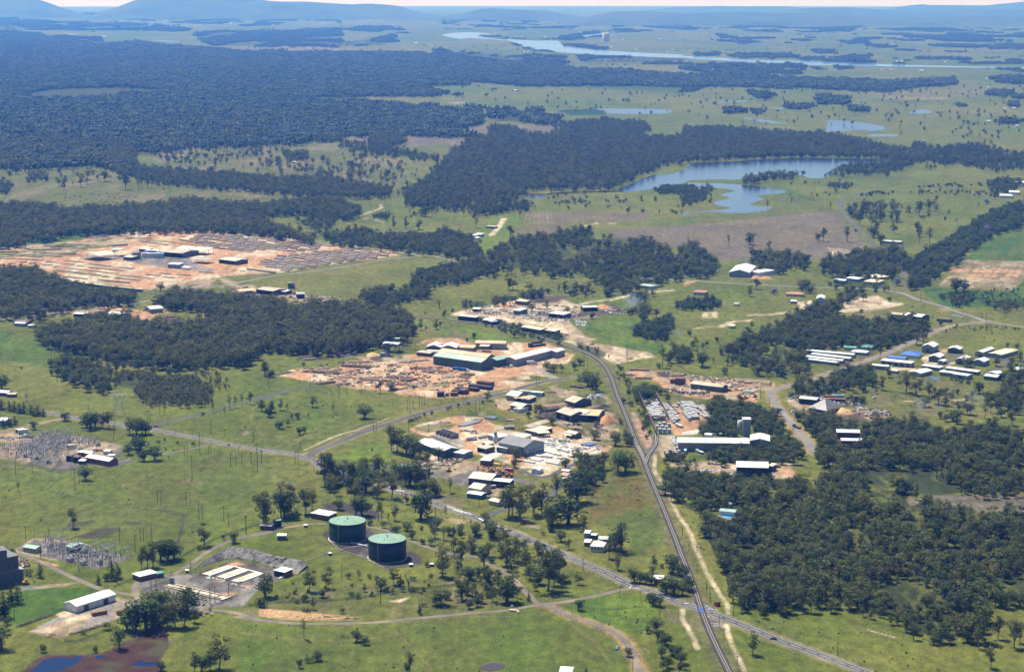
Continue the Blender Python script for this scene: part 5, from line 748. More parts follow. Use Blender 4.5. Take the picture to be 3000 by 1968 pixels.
S('long white shed with cream walls in the lower depot yard', 'B1 522,1112 790,1028', 4.6, 13, 2.2, 'white', 'wwhite', doors=2, short='long white depot shed'); S('flat roofed long brick shed with a white roof by the lane', 'B1 955,908 1075,880', 3.6, 9, .3, 'white', 'brick', 'f', short='long brick shed'); S('small teal roofed lean-to beside the long brick shed', 'Q6 285,385 380,365', 3, 4, .3, 'teal', 'wdark', 'f'); S('flat white roofed brick block beside the filter beds', 'Q6 1918,332 2062,362', 4, 9, .3, 'white', 'brick', 'f', open_=2, short='brick block by the filter beds')
S('brick shed with a flat white roof left of the green tanks', 'B2 492,472 612,492', 4.2, 11, .4, 'white', 'brick', 'f', short='brick shed left of the tanks'); S('small brick valve hut with a white roof on the grass', 'B2 262,628 320,628', 3.4, 5, .3, 'white', 'brick', 'f', doors=1, name='hut', cat='hut', short='small brick valve hut'); S('brick pump hut with a grey roof beside the small tank', 'B2 145,558 222,562', 3.4, 6, .3, 'grey', 'brick', 'f', name='hut', cat='hut')
for sx, lb in (('B2 446,556 465,556', 'beside the upper lane'), ('B2 1168,824 1188,824', 'in front of the nearer green tank'), ('B2 1305,822 1332,822', 'among the shrubs right of the tank pad'), ('K 15,1035 62,1045', 'at the end of the concrete drain'), ('Q6 688,336 722,334', 'beside the bend of the asphalt apron')): S('tiny red valve box with a white lid ' + lb, sx, 1.8, 2, .1, 'white', 'wred', 'f', name='valve_box', cat='valve box')
S('switchyard control house with a rusty white roof', 'N6 1490,648 1900,722', 4.6, 11, 2, 'white', 'brick', wins=4, short='switchyard control house'); S('brick hut with a white roof behind the control house, left', 'N6 1355,562 1460,566', 3.6, 6, .3, 'white', 'brick', 'f', name='hut', cat='hut'); S('brick hut with a white roof behind the control house, right', 'N6 1478,580 1588,584', 3.6, 6, .3, 'white', 'brick', 'f', name='hut', cat='hut'); S('brown transformer bay, left of the pair', 'N6 1152,622 1238,628', 5, 6, .1, 'brown', 'brick', 'f', open_=2, name='transformer_bay', cat='transformer bay'); S('brown transformer bay, right of the pair', 'N6 1274,645 1358,650', 5, 6, .1, 'brown', 'brick', 'f', open_=2, name='transformer_bay', cat='transformer bay'); S('small flat roofed kiosk below the transformer bays', 'N6 1370,712 1470,716', 3, 5, .1, 'white', 'wdark', 'f', name='kiosk', cat='hut'); S('pale kiosk right of the control house', 'N6 1880,620 1980,622', 2.6, 5, .2, 'cream', 'wwhite', 'f', name='kiosk', cat='hut'); S('white site cabin behind the control house', 'N6 1800,540 1905,548', 3, 6, .5, 'white', 'wwhite', name='cabin', cat='hut')
S('beige substation hut with a green roof, left', 'N7 385,293 585,325', 3.4, 7, .9, 'green', 'wcream', wins=4, short='left green roofed hut', name='hut', cat='hut'); S('green substation hut with a pale green roof', 'N7 1100,278 1190,300', 4, 12, 1, 'green', 'wgreen', name='hut', cat='hut')
S('white roofed house at the left edge by the road, rear', 'M1 -40,890 60,896', 3.4, 12, 1, 'white', 'wdark', name='house', cat='house'); S('low dark shed below the left edge house', 'M1 62,908 132,908', 3, 7, .4, 'tan', 'wdark', 'f'); S('white shed at the left edge behind conifers', 'M1 -30,1135 42,1138', 5, 12, .4, 'white', 'wblue', 'f')
S('white house with a hip roof beside the big dark pine', 'B3 772,697 858,703', 4.4, 12, 2.6, 'white', 'wwhite', 'h', wins=4, name='house', cat='house', short='white farmhouse'); S('white garage left of the white farmhouse', 'B3 728,672 766,674', 3, 7, .5, 'white', 'wred', 'f', name='garage', cat='garage'); S('white roofed shed behind the white farmhouse', 'B3 828,650 886,652', 3.4, 7, .6, 'white', 'wdark'); S('tall narrow grey shed left behind the farmhouse', 'B3 728,610 762,612', 4.5, 7, .4, 'lgrey', 'wgrey', 'f'); S('small white roofed shed behind the farmhouse garage', 'B3 770,622 808,626', 3, 5, .6, 'white', 'wdark')
S('white roofed cottage half hidden in round trees', 'B3 1205,922 1268,924', 4, 9, 1, 'white', 'wred', 'h', name='house', cat='house', short='cottage in the round trees'); S('green roofed pool house in the woods', 'B3 1655,458 1758,468', 3.4, 8, 1, 'green', 'wwhite', name='pool_house', cat='house', short='green roofed pool house'); S('small green garden shelter behind the pool house', 'B3 1698,412 1728,414', 3, 5, 1, 'green', 'wwhite', 'h')
S('white roof at the bottom edge beside a conifer', 'B3 560,1556 640,1560', 4, 9, 1.2, 'white', 'wwhite', 'h', name='house', cat='house')
S('old dark concrete powerhouse at the left edge, main block', 'N7 -350,560 300,432', 19, 30, .3, 'dgrey', 'wdark', 'f', wins=6, short='old powerhouse', name='powerhouse', cat='power station'); S('lower terrace of the old powerhouse', 'N7 -300,780 385,655', 9, 5, .3, 'grey', 'wdark', 'f', wins=7, name='powerhouse_terrace', cat='power station'); S('roof block on top of the old powerhouse', 'N7 -300,400 112,342', 25, 10, .3, 'dgrey', 'wdark', 'f', name='powerhouse_roof_block', cat='power station')
S('long white roofed shelter in the far green paddock', 'T5 930,682 975,684', 4, 14, .6, 'white', 'wgrey', 'f'); S('small house in the far green strip', 'T5 900,690 925,692', 4, 14, 1.6, 'white', 'wwhite', 'h', name='house', cat='house'); S('white farm shed left in the far green strip', 'T5 922,706 950,708', 3, 9, .4, 'white', 'wwhite', 'f'); S('open long shed across the far green strip', 'T5 1010,626 1072,630', 3, 8, .4, 'tan', 'wdark', 'f', open_=2)
S('tiny white shed among paddock trees far left', 'T4 2035,176 2062,178', 3, 8, .4, 'white', 'wwhite', 'f'); S('lone bright white shed on the far green slope', 'T2 1198,628 1214,630', 5, 16, .8, 'white', 'wwhite')
'''
FARH = 'T2 520,308,18 868,415,12 812,412,12 1170,405,10 1480,400,7 1495,358,12 1560,365,14 1275,366,10 1300,368,8 1420,262,12 1215,262,10 1200,262,8 1260,264,8 240,205,10 195,205,8 138,178,10 200,148,8 636,170,8 2055,352,14 2310,352,12 2275,368,14 1880,332,10 1965,282,9 2225,275,8 1860,133,8 1442,143,7 2112,202,8 1630,240,8 1668,228,8 2155,573,8 T3 8,357,10 50,360,8 293,385,8 320,385,14 380,388,8 645,393,14 970,408,16 1092,412,12 1192,418,8 1492,432,10 1527,430,10 1830,438,12 1388,490,14 1448,490,10 1665,502,26 338,458,8 352,458,9 366,458,9 380,459,9 394,459,9 2122,555,16 2300,867,22 2135,853,26 2188,853,20 2310,762,24 2242,765,12 2135,612,18 1972,265,12 2182,271,8 1520,105,7 285,168,8 65,208,8 935,213,9 445,275,8 1358,203,7 2105,240,7 T1 1145,155,9 1162,145,8 1215,133,7 1612,165,10 680,36,8 692,37,6 745,38,8 120,55,7 857,100,7 2253,170,9 2300,137,8 1965,128,6 40,102,8 52,104,7 T3 2330,885,18'
# ------------------------------------------------------------------ buildings
def frame(s, h=0.0):
 """two survey points at height h -> ground position of the left one, heading, length"""
 P_ = pts(s); a, b = G(*P_[0], h), G(*P_[1], h); d = b - a; L = math.hypot(d.x, d.y)
 return Vector((a.x, a.y, zc(a.x, a.y))), math.atan2(d.y, d.x), L
GLASS = mat('window_glass', (.03, .04, .05), .15, .1, 1.0, spec=.6)
def shed(name, label, cat, s, h, dep, rise, roof, wall, ridge='x', open_=0, doors=0, sky=0, wins=0, short=None, group=None):
 o, rz, L = frame(s, h); e = tag(link(name, None, loc=o, rz=rz), label, cat, group); FOOT.append((o.x, o.y, rz, L, dep))
 LAND.append((short or label, *project(o.x + math.cos(rz) * L / 2, o.y + math.sin(rz) * L / 2, o.z)[:2]))
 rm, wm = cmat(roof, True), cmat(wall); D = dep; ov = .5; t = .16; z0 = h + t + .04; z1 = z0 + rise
 W = MB(); q = W.quad
 if open_ != 1:
  if ridge == 'x': gl = [(0, 0), (0, D)]; pk = (D / 2, h + rise)
  q((0, D, 0), (0, D, h), (L, D, h), (L, D, 0))                                     # rear
  if open_ != 2: q((0, 0, 0), (L, 0, 0), (L, 0, h), (0, 0, h))                      # front
  if ridge == 'x':
   q((0, D, 0), (0, 0, 0), (0, 0, h), (0, D / 2, h + rise), (0, D, h)); q((L, 0, 0), (L, D, 0), (L, D, h), (L, D / 2, h + rise), (L, 0, h))
  else:
   q((0, D, 0), (0, 0, 0), (0, 0, h), (0, D, h)); q((L, 0, 0), (L, D, 0), (L, D, h), (L, 0, h))
   if ridge == 'y': q((0, 0, h), (L, 0, h), (L / 2, 0, h + rise)); q((L, D, h), (0, D, h), (L / 2, D, h + rise))
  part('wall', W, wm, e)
 if open_:
  n = max(2, int(L / 9) + 1); pm = cmat('wgrey'); r = .16
  m = MB().box(-r, r, -r, r, 0, h + .05).mesh('post', pm)
  for i in range(n):
   for yy in ((0, D) if open_ == 1 else (0,)): pp = link('post', m, e); pp.location = (L * i / (n - 1), yy, 0)
 F = MB()
 if ridge == 'x':
  F.slab((-ov, -ov, z0), (L + ov, -ov, z0), (L + ov, D / 2, z1), (-ov, D / 2, z1), t); part('roof', F, rm, e)
  F = MB(); F.slab((-ov, D / 2, z1), (L + ov, D / 2, z1), (L + ov, D + ov, z0), (-ov, D + ov, z0), t); part('roof', F, rm, e)
 elif ridge == 'y':
  F.slab((-ov, -ov, z0), (L / 2, -ov, z1), (L / 2, D + ov, z1), (-ov, D + ov, z0), t); part('roof', F, rm, e)
  F = MB(); F.slab((L / 2, -ov, z1), (L + ov, -ov, z0), (L + ov, D + ov, z0), (L / 2, D + ov, z1), t); part('roof', F, rm, e)
 elif ridge == 'h':
  k = min(D, L) / 2; A_, B_, C_, D_ = (-ov, -ov, z0), (L + ov, -ov, z0), (L + ov, D + ov, z0), (-ov, D + ov, z0)
  if L >= D: r1, r2 = (k, D / 2, z1), (L - k, D / 2, z1)
  else: r1, r2 = (L / 2, k, z1), (L / 2, D - k, z1)
  if L >= D: F.quad(A_, B_, r2, r1).quad(C_, D_, r1, r2).quad(B_, C_, r2).quad(D_, A_, r1)
  else: F.quad(A_, B_, r1).quad(C_, D_, r2).quad(B_, C_, r2, r1).quad(D_, A_, r1, r2)
  F.quad(D_, C_, B_, A_); part('roof', F, rm, e)
 else:
  F.slab((-ov, -ov, z0), (L + ov, -ov, z0), (L + ov, D + ov, z0 + rise), (-ov, D + ov, z0 + rise), t); part('roof', F, rm, e)
 if sky:
  sm = cmat('grey' if roof in ('white', 'cream', 'orange') else 'cream')
  for i in range(sky):
   x = L * (i + .5) / sky; y1, zz = D / 2 - .6, rise * (D / 2 - .6 + .4) / (D / 2 + ov); y0 = .3; za = rise * (y0 + ov) / (D / 2 + ov)
   S_ = MB(); S_.slab((x - .45, y0, z0 + za + .05), (x + .45, y0, z0 + za + .05), (x + .45, y1, z0 + rise * (y1 + ov) / (D / 2 + ov) + .05), (x - .45, y1, z0 + rise * (y1 + ov) / (D / 2 + ov) + .05), .04); part('skylight', S_, sm, e)
 for i in range(doors):
  w = min(4.2, L / (doors * 1.6)); x = L * (i + .5) / doors; d_ = MB().box(x - w / 2, x + w / 2, -.05, .0 - .003, 0, min(h * .78, 4.5)); part('door', d_, cmat('wdark' if wall != 'wdark' else 'grey'), e)
 for i in range(wins):
  x = L * (i + .5) / wins; d_ = MB().box(x - .8, x + .8, -.05, -.003, h * .35, h * .75); part('window', d_, GLASS, e)
 return e
def S(label, s, h, dep, rise, roof, wall, ridge='x', name='shed', cat='shed', **k): return shed(name, label, cat, s, h, dep, rise, roof, wall, ridge, **k)
exec(BUILDINGS)
# ------------------------------------------------------------------ tanks
TG = mat('tank_wall_green', (.012, .040, .034), .45, .3, .15, dirt=(.010, .030, .032)); TB = mat('tank_wall_navy', (.008, .018, .036), .45, .3, .15, dirt=(.014, .030, .034)); TR = mat('tank_roof', (.17, .28, .20), .7, .22, .12, dirt=(.25, .31, .14))
def tank(cx, cy, rpx, top_z, wallm, label, n=64, s='P'):
 u, v = px(s, cx, cy); w = G(u, v, top_z); r = rpx / TAGS[s][2] * (w - Vector((0, 0, CAMZ))).length / FPX; g = zc(w.x, w.y)
 e = tag(link('water_tank', None, loc=(w.x, w.y, g)), label, 'water tank'); LAND.append((label.split(' with')[0].split(' beside')[0], *project(w.x, w.y, g)[:2]))
 part('wall', MB().rev([(r, -.2), (r, top_z * .34), (r + .05, top_z * .345), (r + .05, top_z * .66), (r, top_z * .665), (r, top_z), (r + .25, top_z + .03), (r + .25, top_z + .25), (r - .1, top_z + .3)], n), wallm, e, True)
 part('roof', MB().rev([(r - .05, top_z + .28), (r * .5, top_z + .28 + r * .03), (.01, top_z + .28 + r * .05)], n), TR, e, True)
 part('concrete_ring', MB().rev([(r + .9, 0.0), (r + .9, .35), (r - .1, .4)], n), cmat('tan'), e)
 for i, (a, q) in enumerate(((.3, .0), (1.7, .45), (3.0, .5), (4.4, .4), (5.5, .55))):
  x, y = r * q * math.cos(a), r * q * math.sin(a); part('vent', MB().bar((x, y, top_z + .3), (x, y, top_z + 1.5 + (i == 0)), .28, .22, 8), cmat('wdark'), e)
 la = MB(); ax, ay = math.cos(-2.0), math.sin(-2.0)
 for o_ in (-.35, .35): la.bar((ax * (r + .5) - ay * o_, ay * (r + .5) + ax * o_, 0), (ax * (r + .5) - ay * o_, ay * (r + .5) + ax * o_, top_z + 1), .05, n=4)
 for z in np.arange(.5, top_z, .8): la.bar((ax * (r + .5) + ay * .35, ay * (r + .5) - ax * .35, z), (ax * (r + .5) - ay * .35, ay * (r + .5) + ax * .35, z), .03, n=3)
 part('ladder', la, cmat('lgrey'), e); part('downpipe', MB().bar((r * .1, -r - .35, 0), (r * .1, -r - .35, top_z - .5), .3, n=6).bar((-r * .62, -r * .8, 0), (-r * .62, -r * .8, top_z - .5), .16, n=5), wallm, e)
 rl = MB()
 for i in range(24):
  a = 6.283 * i / 24; b = 6.283 * (i + 1) / 24; P1 = Vector((r * math.cos(a), r * math.sin(a), top_z + .3)); P2 = Vector((r * math.cos(b), r * math.sin(b), top_z + .3))
  if 2 < i < 7: rl.bar(P1, P1 + Vector((0, 0, 1)), .04, n=3); rl.bar(P1 + Vector((0, 0, 1)), P2 + Vector((0, 0, 1)), .04, n=3)
 part('hand_rail', rl, cmat('lgrey'), e)
 return e, w, r
tank(502, 212, 466, 14.2, TG, 'big round dark green water tank, the left and farther of the pair', s='K'); tank(1513, 668, 480, 14.6, TB, 'big round navy blue water tank with pale green roof, the nearer of the pair', s='K')
tank(263, 520, 29, 5.5, TG, 'small round dark green tank beside the brick pump hut', 32, s='B2')
pi_ = MB(); a, b = G(*px('K', 600, 770), .8), G(*px('K', 1010, 860), .8); pi_.bar(a, b, .55, n=10); o = link('water_pipe', pi_.mesh('water_pipe', cmat('lgrey'))); tag(o, 'pale water pipe running between the two big green tanks', 'pipe')
def wall_run(name, label, cat, s, h, w, m, z=0.0):
 P_ = [G(*p) for p in pts(s)]; mb = MB()
 for a, b in zip(P_[:-1], P_[1:]):
  d = (b - a).normalized(); n = Vector((-d.y, d.x, 0)) * w / 2; k = len(mb.v)
  mb.v += [tuple(q + Vector((0, 0, zz))) for zz in (z - .1, z + h) for q in (a + n, a - n, b - n, b + n)]
  mb.f += [tuple(k + i for i in f) for f in ((4, 5, 6, 7)[::-1], (0, 1, 5, 4), (1, 2, 6, 5), (2, 3, 7, 6), (3, 0, 4, 7))]
 return tag(link(name, mb.mesh(name, m)), label, cat)
CON = mat('weathered_concrete', (.30, .27, .22), .9, .3, .4, dirt=(.18, .15, .12))
wall_run('kerb_wall', 'low pale concrete kerb around the dark tank pad', 'kerb', 'K 10,720 340,968 1000,1175 1460,1440 2350,1320', .5, .5, CON); wall_run('kerb_wall', 'low concrete kerb dividing the pad between the two tanks', 'kerb', 'K 340,960 1000,830', .6, .8, CON)
wall_run('drain_channel', 'narrow concrete drain running down the grass from the tank pad', 'drain', 'K 220,905 -150,1080 -1300,1500', .3, .5, CON)
# ------------------------------------------------------------------ rock cutting beside the filter beds
def bank(name, label, cat, top, bot, hs, m, back=12.0, seg=70, rough=.9):
 T_, B_ = [np.array(pts(q)) for q in (top, bot)]; hs = np.array(hs, float); t = np.linspace(0, 1, seg)
 def samp(A_): k = np.linspace(0, 1, len(A_)); return np.stack([np.interp(t, k, A_[:, 0]), np.interp(t, k, A_[:, 1])], 1)
 T_, B_ = samp(T_), samp(B_); H = np.interp(t, np.linspace(0, 1, len(hs)), hs); V_ = []; rows = 9
 for i in range(seg):
  a = G(B_[i, 0], B_[i, 1]); b = G(T_[i, 0], T_[i, 1], H[i])
  for j in range(rows):
   q = a.lerp(b, j / (rows - 1)); k = rough * (0 < j) * (j < rows - 1) + .2
   gl = vnoise(np.array([i * .45]), np.array([j * .25]), 5)[0] - .5
   V_.append((q.x + gl * k * 1.4, q.y + gl * k * 2.4 + random.uniform(-.2, .2) * k, q.z + random.uniform(-.25, .25) * k + (.0 if j else -.3)))
  away = Vector((b.x, b.y, 0)).normalized() * back; V_.append((b.x + away.x, b.y + away.y, zc(b.x, b.y) - .3))
 r2 = rows + 1; F = [(i * r2 + j, (i + 1) * r2 + j, (i + 1) * r2 + j + 1, i * r2 + j + 1) for i in range(seg - 1) for j in range(rows)]
 me = bpy.data.meshes.new(name); me.from_pydata(V_, [], F); me.materials.append(m); me.materials.append(mat('bank_grass', (.10, .10, .035), .95, .3, .15))
 me.polygons.foreach_set('material_index', [1 if (f % rows) == rows - 1 else 0 for f in range(len(F))]); return tag(link(name, me), label, cat)
ROCK = mat('cut_rock', (.20, .185, .165), .95, .5, .35, bump=.5, dirt=(.07, .062, .055))
bank('rock_cutting', 'steep grey rock cutting curving behind the filter beds', 'rock face', 'Q6 790,318 950,190 1130,80 1290,5 1400,-5 1600,30 1900,120 2130,160 2330,200 2380,260', 'Q6 790,335 880,300 1100,222 1290,182 1400,176 1600,202 1800,262 1950,305 2150,350 2230,400', [.3, 3, 5, 6.5, 7, 7, 6.5, 6, 5, 2], ROCK)
CLAY = mat('orange_rock', (.42, .27, .13), .95, .45, .5, bump=.4, dirt=(.30, .17, .07))
bank('clay_bank', 'low crumbling bank of orange rock beside the farm lane', 'rock bank', 'B2 145,1150 200,1128 350,1142 500,1160 700,1178 840,1188', 'B2 145,1178 200,1190 350,1195 500,1200 700,1198 840,1194', [1, 2.2, 2.4, 2.0, 1.2, .4], CLAY, back=6)
# filter beds
def slab_obj(name, label, cat, s, w, h, m, parent=None, z=0.0, lift=0.0):
 P_ = pts(s); a, b = G(*P_[0]), G(*P_[1]); d = b - a; L = math.hypot(d.x, d.y); mb = MB().box(0, L, -w / 2, w / 2, lift, lift + h)
 o = link(name, mb.mesh(name, m), parent, (a.x, a.y, zc(a.x, a.y) + z), math.atan2(d.y, d.x)); return tag(o, label, cat) if label else o
SAND = mat('bed_concrete', (.52, .46, .34), .9, .35, .5, dirt=(.36, .30, .2)); WHITE = mat('white_pipe', (.75, .74, .72), .6, .1, 1)
for i, (a, b) in enumerate((('Q6 960,403 1320,283', 'Q6 1010,420 1335,305'), ('Q6 1170,445 1500,325', 'Q6 1230,462 1545,350'), ('Q6 1370,500 1720,375', 'Q6 1470,500 1740,400'))):
 slab_obj('filter_bed', 'long pale concrete filter bed, %s of the three' % ('left', 'middle', 'right')[i], 'filter bed', a, 7.5, .8, SAND); slab_obj('white_pipe', 'straight white pipe lying beside the %s filter bed' % ('left', 'middle', 'right')[i], 'pipe', b, 1.1, .9, WHITE)
slab_obj('white_pipe', 'white pipe across the far ends of the filter beds', 'pipe', 'Q6 1330,283 1740,385', 1.2, .9, WHITE); slab_obj('white_pipe', 'white pipe beside the flat roofed brick block', 'pipe', 'Q6 1985,455 2110,405', 1.2, .9, WHITE)
bs = slab_obj('settling_basin', 'long row of shallow open concrete basins with dark dividing walls', 'basin', 'Q6 440,545 1260,735', 9, .9, SAND)
for q in ('Q6 430,530 1275,718', 'Q6 400,560 1180,745'): slab_obj('basin_wall', None, None, q, .7, 1.3, cmat('brown'), bs).matrix_parent_inverse = bs.matrix_basis.inverted()
for x in (600, 860, 1020, 1130):
 d_ = slab_obj('basin_wall', None, None, 'Q6 %d,%d %d,%d' % (x - 10, 545 + (x - 440) * .232 + 26, x + 40, 545 + (x - 440) * .232 - 16), .6, 1.3, cmat('brown'), bs); d_.matrix_parent_inverse = bs.matrix_basis.inverted()
# ------------------------------------------------------------------ piles and stacks
def pile(label, s, w_px, h, m, name='sawdust_pile'):
 u, v = pts(s)[0]; c = G(u, v); k = (c.length) / FPX; r = w_px / 2 * k; V_ = []; n = 22; rows = 8
 for j in range(rows):
  f = j / (rows - 1)
  for i in range(n):
   a = 6.283 * i / n; q = r * (1 - f) * (1 + .16 * math.sin(3 * a + 1) + random.uniform(-.05, .05)); V_.append((q * math.cos(a), q * math.sin(a), h * (1 - (1 - f) ** 1.25) * (1 - .05 * random.random()) - (.2 if j == 0 else 0)))
 F = [(j * n + i, j * n + (i + 1) % n, (j + 1) * n + (i + 1) % n, (j + 1) * n + i) for j in range(rows - 1) for i in range(n)]
 me = bpy.data.meshes.new(name); me.from_pydata(V_, [], F); me.materials.append(m); me.polygons.foreach_set('use_smooth', [True] * len(F)); return tag(link(name, me, None, (c.x, c.y, zc(c.x, c.y))), label, 'pile')
SD = mat('sawdust', (.46, .235, .10), .95, .2, .4, bump=.2); CH = mat('charcoal', (.035, .032, .03), .95, .3, .4, bump=.2); CHIP = mat('wood_chip', (.52, .34, .17), .95, .2, .4, bump=.2); SOIL = mat('soil_heap', (.16, .11, .08), .95, .3, .4, bump=.2)
pile('large orange sawdust heap beside the railway line', 'N2 1960,700', 62, 9, SD); pile('round pale orange sawdust heap beside the dark hopper', 'N4 250,425', 44, 4, CHIP); pile('long black charcoal heap behind the rusty roofed mill', 'N2 1800,490', 62, 4, CH, 'charcoal_pile'); pile('smaller charcoal heap by the charcoal yard fence', 'N2 1900,420', 34, 3, CH, 'charcoal_pile')
pile('orange sawdust heap between the two scrapyard sheds', 'M3 1090,140', 30, 3, SD); pile('orange sawdust heap on the far side of the scrapyard', 'M3 250,130', 50, 3, SD); pile('yellow sawdust heap beside the grey pyramid shed', 'M4 800,1055', 46, 4, CHIP); pile('brown soil heap at the edge of the pale railway strip', 'M3 765,395', 22, 3, SOIL, 'soil_pile'); pile('grey soil heap on the pale railway strip', 'M3 995,475', 22, 3, SOIL, 'soil_pile'); pile('low soil heap beside the twin poles', 'M3 1330,600', 20, 2, SOIL, 'soil_pile'); pile('orange heap beside the smoke in the log yard', 'M1 1815,205', 40, 3, SD, 'soil_pile')
POLEM = mat('stacked_poles', (.52, .45, .36), .85, .35, 1.2, dirt=(.38, .31, .24)); POLET = mat('fresh_poles', (.44, .34, .22), .85, .3, 1.2); GREENM = mat('treated_poles', (.16, .18, .12), .85, .35, 1.0, dirt=(.17, .16, .12)); LOGM = mat('rough_logs', (.22, .15, .10), .9, .4, 1.0, dirt=(.34, .25, .17)); PURM = mat('dark_poles', (.13, .11, .125), .85, .3, 1.0)
def stack_mesh(L, W, H, r, m, seed, name='pole_stack'):
 rs = random.Random(seed); mb = MB(); n = max(2, int(W / (2 * r))); rows = max(1, int(H / (1.8 * r)))
 for j in range(rows):
  for i in range(n - (j % 2)):
   x0 = -L / 2 + rs.uniform(-.5, .5); y = -W / 2 + (i + .5 + .5 * (j % 2)) * 2 * r; z = r + j * 1.75 * r
   mb.bar((x0, y, z), (x0 + L * rs.uniform(.93, 1.03), y + rs.uniform(-.1, .1), z), r * rs.uniform(.85, 1.05), r * .85, 5)
 return mb.mesh(name, m)
SM = dict(pole=[stack_mesh(16, 5.5, 2.8, .42, m, i) for i, m in enumerate((POLEM, POLEM, POLET, POLEM))], low=[stack_mesh(15, 6.5, 1.2, .42, GREENM, 10 + i) for i in range(3)], purple=[stack_mesh(16, 7, 1.0, .42, PURM, 20 + i) for i in range(2)], tan=[stack_mesh(9, 4, 1.0, .35, POLET, 30 + i) for i in range(2)])
ROWWORD = ['first', 'second', 'third', 'fourth', 'fifth', 'sixth', 'seventh', 'eighth', 'ninth', 'tenth', 'eleventh', 'twelfth', 'thirteenth', 'fourteenth', 'fifteenth', 'sixteenth']
ROWWORD += ['seventeenth', 'eighteenth', 'nineteenth', 'twentieth', 'twenty-first', 'twenty-second', 'twenty-third', 'twenty-fourth']
def nth(i): return ROWWORD[min(i, 23)]
def fill_stacks(s, a_dir, sa, sb, kind, where, name='pole_stack', cat='pole stack', group='pole stacks in the timber yard', skip=.12, jit=1.0, scl=1.0):
 P_ = pts(s); W_ = [G(u, v) for u, v in P_]; cx = sum(w.x for w in W_) / len(W_); cy = sum(w.y for w in W_) / len(W_); a = Vector(a_dir).normalized(); b = Vector((-a.y, a.x)); out = []
 for j in range(-40, 41):
  row = []
  for i in range(-40, 41):
   x = cx + a.x * i * sa + b.x * j * sb + a.x * (j % 2) * sa * .4; y = cy + a.y * i * sa + b.y * j * sb + a.y * (j % 2) * sa * .4
   u, v, _ = project(x, y, zc(x, y))
   if inside(P_, np.array([u]), np.array([v]))[0] and random.random() > skip: row.append((x + random.uniform(-jit, jit), y + random.uniform(-jit, jit)))
  if row: out.append(row)
 out.sort(key=lambda r: sum(q[1] for q in r) / len(r))
 for j, row in enumerate(out):
  row.sort()
  for i, (x, y) in enumerate(row):
   o = link(name, random.choice(SM[kind]), None, (x, y, zc(x, y)), math.atan2(a.y, a.x) + random.uniform(-.04, .04)); o.scale = (scl, scl, random.uniform(.75, 1.15) * scl)
   tag(o, '%s from left in %s row of %s' % (nth(i), nth(j), where), cat, group)
fill_stacks('Q4 -320,110 0,100 450,148 850,172 1240,238 1180,262 1080,296 800,312 560,292 260,316 0,288 -200,262 -340,180', (.80, -.60), 20, 14.5, 'pole', 'grey pole stacks in the far block')
fill_stacks('Q4 1060,322 1350,288 1560,268 1970,330 1960,360 1600,405 1200,465 880,512 740,545 650,508 400,455 620,365 830,338', (.80, -.60), 19, 14, 'pole', 'grey pole stacks by the corner', skip=.08)
def row_stacks(s, n, kind, where, name, cat, group, scl=1.0):
 P_ = [G(u, v) for u, v in pts(s)]; d = P_[1] - P_[0]; rz = math.atan2(d.y, d.x)
 for i in range(n):
  if n > 3 and random.random() < .12: continue
  w = P_[0].lerp(P_[1], (i + .5) / n); o = link(name, random.choice(SM[kind]), None, (w.x, w.y, zc(w.x, w.y)), rz + random.uniform(-.05, .05)); sx = min(1.3, d.length / n / 17.0) if n > 1 else d.length / 16
  o.scale = (max(.4, sx) * scl, scl, random.uniform(.7, 1.2) * scl); tag(o, '%s low stack from the left in %s' % (nth(i), where), cat, group)
GR = 'flat stacks of treated poles in the timber yard'
for i, (q, n, k) in enumerate((('560,452 1010,502', 7, 'low'), ('660,426 1130,481', 7, 'low'), ('770,406 1230,456', 7, 'low'), ('880,386 1340,436', 6, 'low'), ('470,492 870,537', 6, 'low'), ('1150,492 1500,532', 5, 'low'), ('1030,512 1400,552', 6, 'low'), ('980,542 1290,577', 5, 'low'), ('80,302 430,320', 6, 'low'), ('0,332 440,350', 7, 'low'), ('460,360 740,395', 5, 'low'),
  ('590,346 850,372', 4, 'low'), ('200,291 620,316', 6, 'low'), ('0,316 150,322', 2, 'low'), ('1460,492 1600,505', 2, 'low'), ('1590,477 1700,487', 2, 'low'), ('1620,516 1740,526', 2, 'low'), ('1760,491 1900,502', 2, 'low'), ('280,248 620,240', 6, 'purple'), ('430,278 800,294', 7, 'purple'), ('430,205 770,222', 5, 'purple'), ('620,196 900,196', 4, 'low'),
  ('1250,132 1520,128', 4, 'low'), ('1400,160 1680,200', 4, 'low'), ('1110,212 1270,200', 2, 'pole'), ('1560,48 1740,58', 2, 'tan'), ('1980,465 2130,475', 2, 'low'), ('2160,490 2320,515', 2, 'tan'), ('0,268 180,262', 3, 'purple'), ('850,130 1010,120', 2, 'low'), ('1150,106 1280,108', 2, 'purple'), ('80,385 160,382', 1, 'low'), ('200,370 270,366', 1, 'low'), ('420,400 520,398', 1, 'low'), ('530,415 600,408', 1, 'low'), ('290,382 360,378', 1, 'low'), ('1800,325 1900,330', 1, 'low'), ('1790,150 2000,180', 3, 'pole'))):
 row_stacks('Q3 ' + q, n, k, 'the %s line of flat pole stacks' % ('nearest', 'second nearest', 'third nearest', 'fourth nearest', 'front left', 'front middle', 'front middle second', 'foremost middle', 'left', 'far left', 'left centre', 'centre', 'upper left', 'left edge', 'right front', 'right', 'lower right', 'right corner', 'dark upper', 'dark middle', 'dark top', 'upper green', 'back', 'back middle', 'mid back', 'rear edge', 'gate', 'fence', 'dark left edge', 'back left', 'back dark', 'lone left', 'lone upper left', 'lone centre left', 'lone lower left', 'lone middle left', 'shed side', 'back right')[i], 'pole_bundle', 'pole stack', GR)
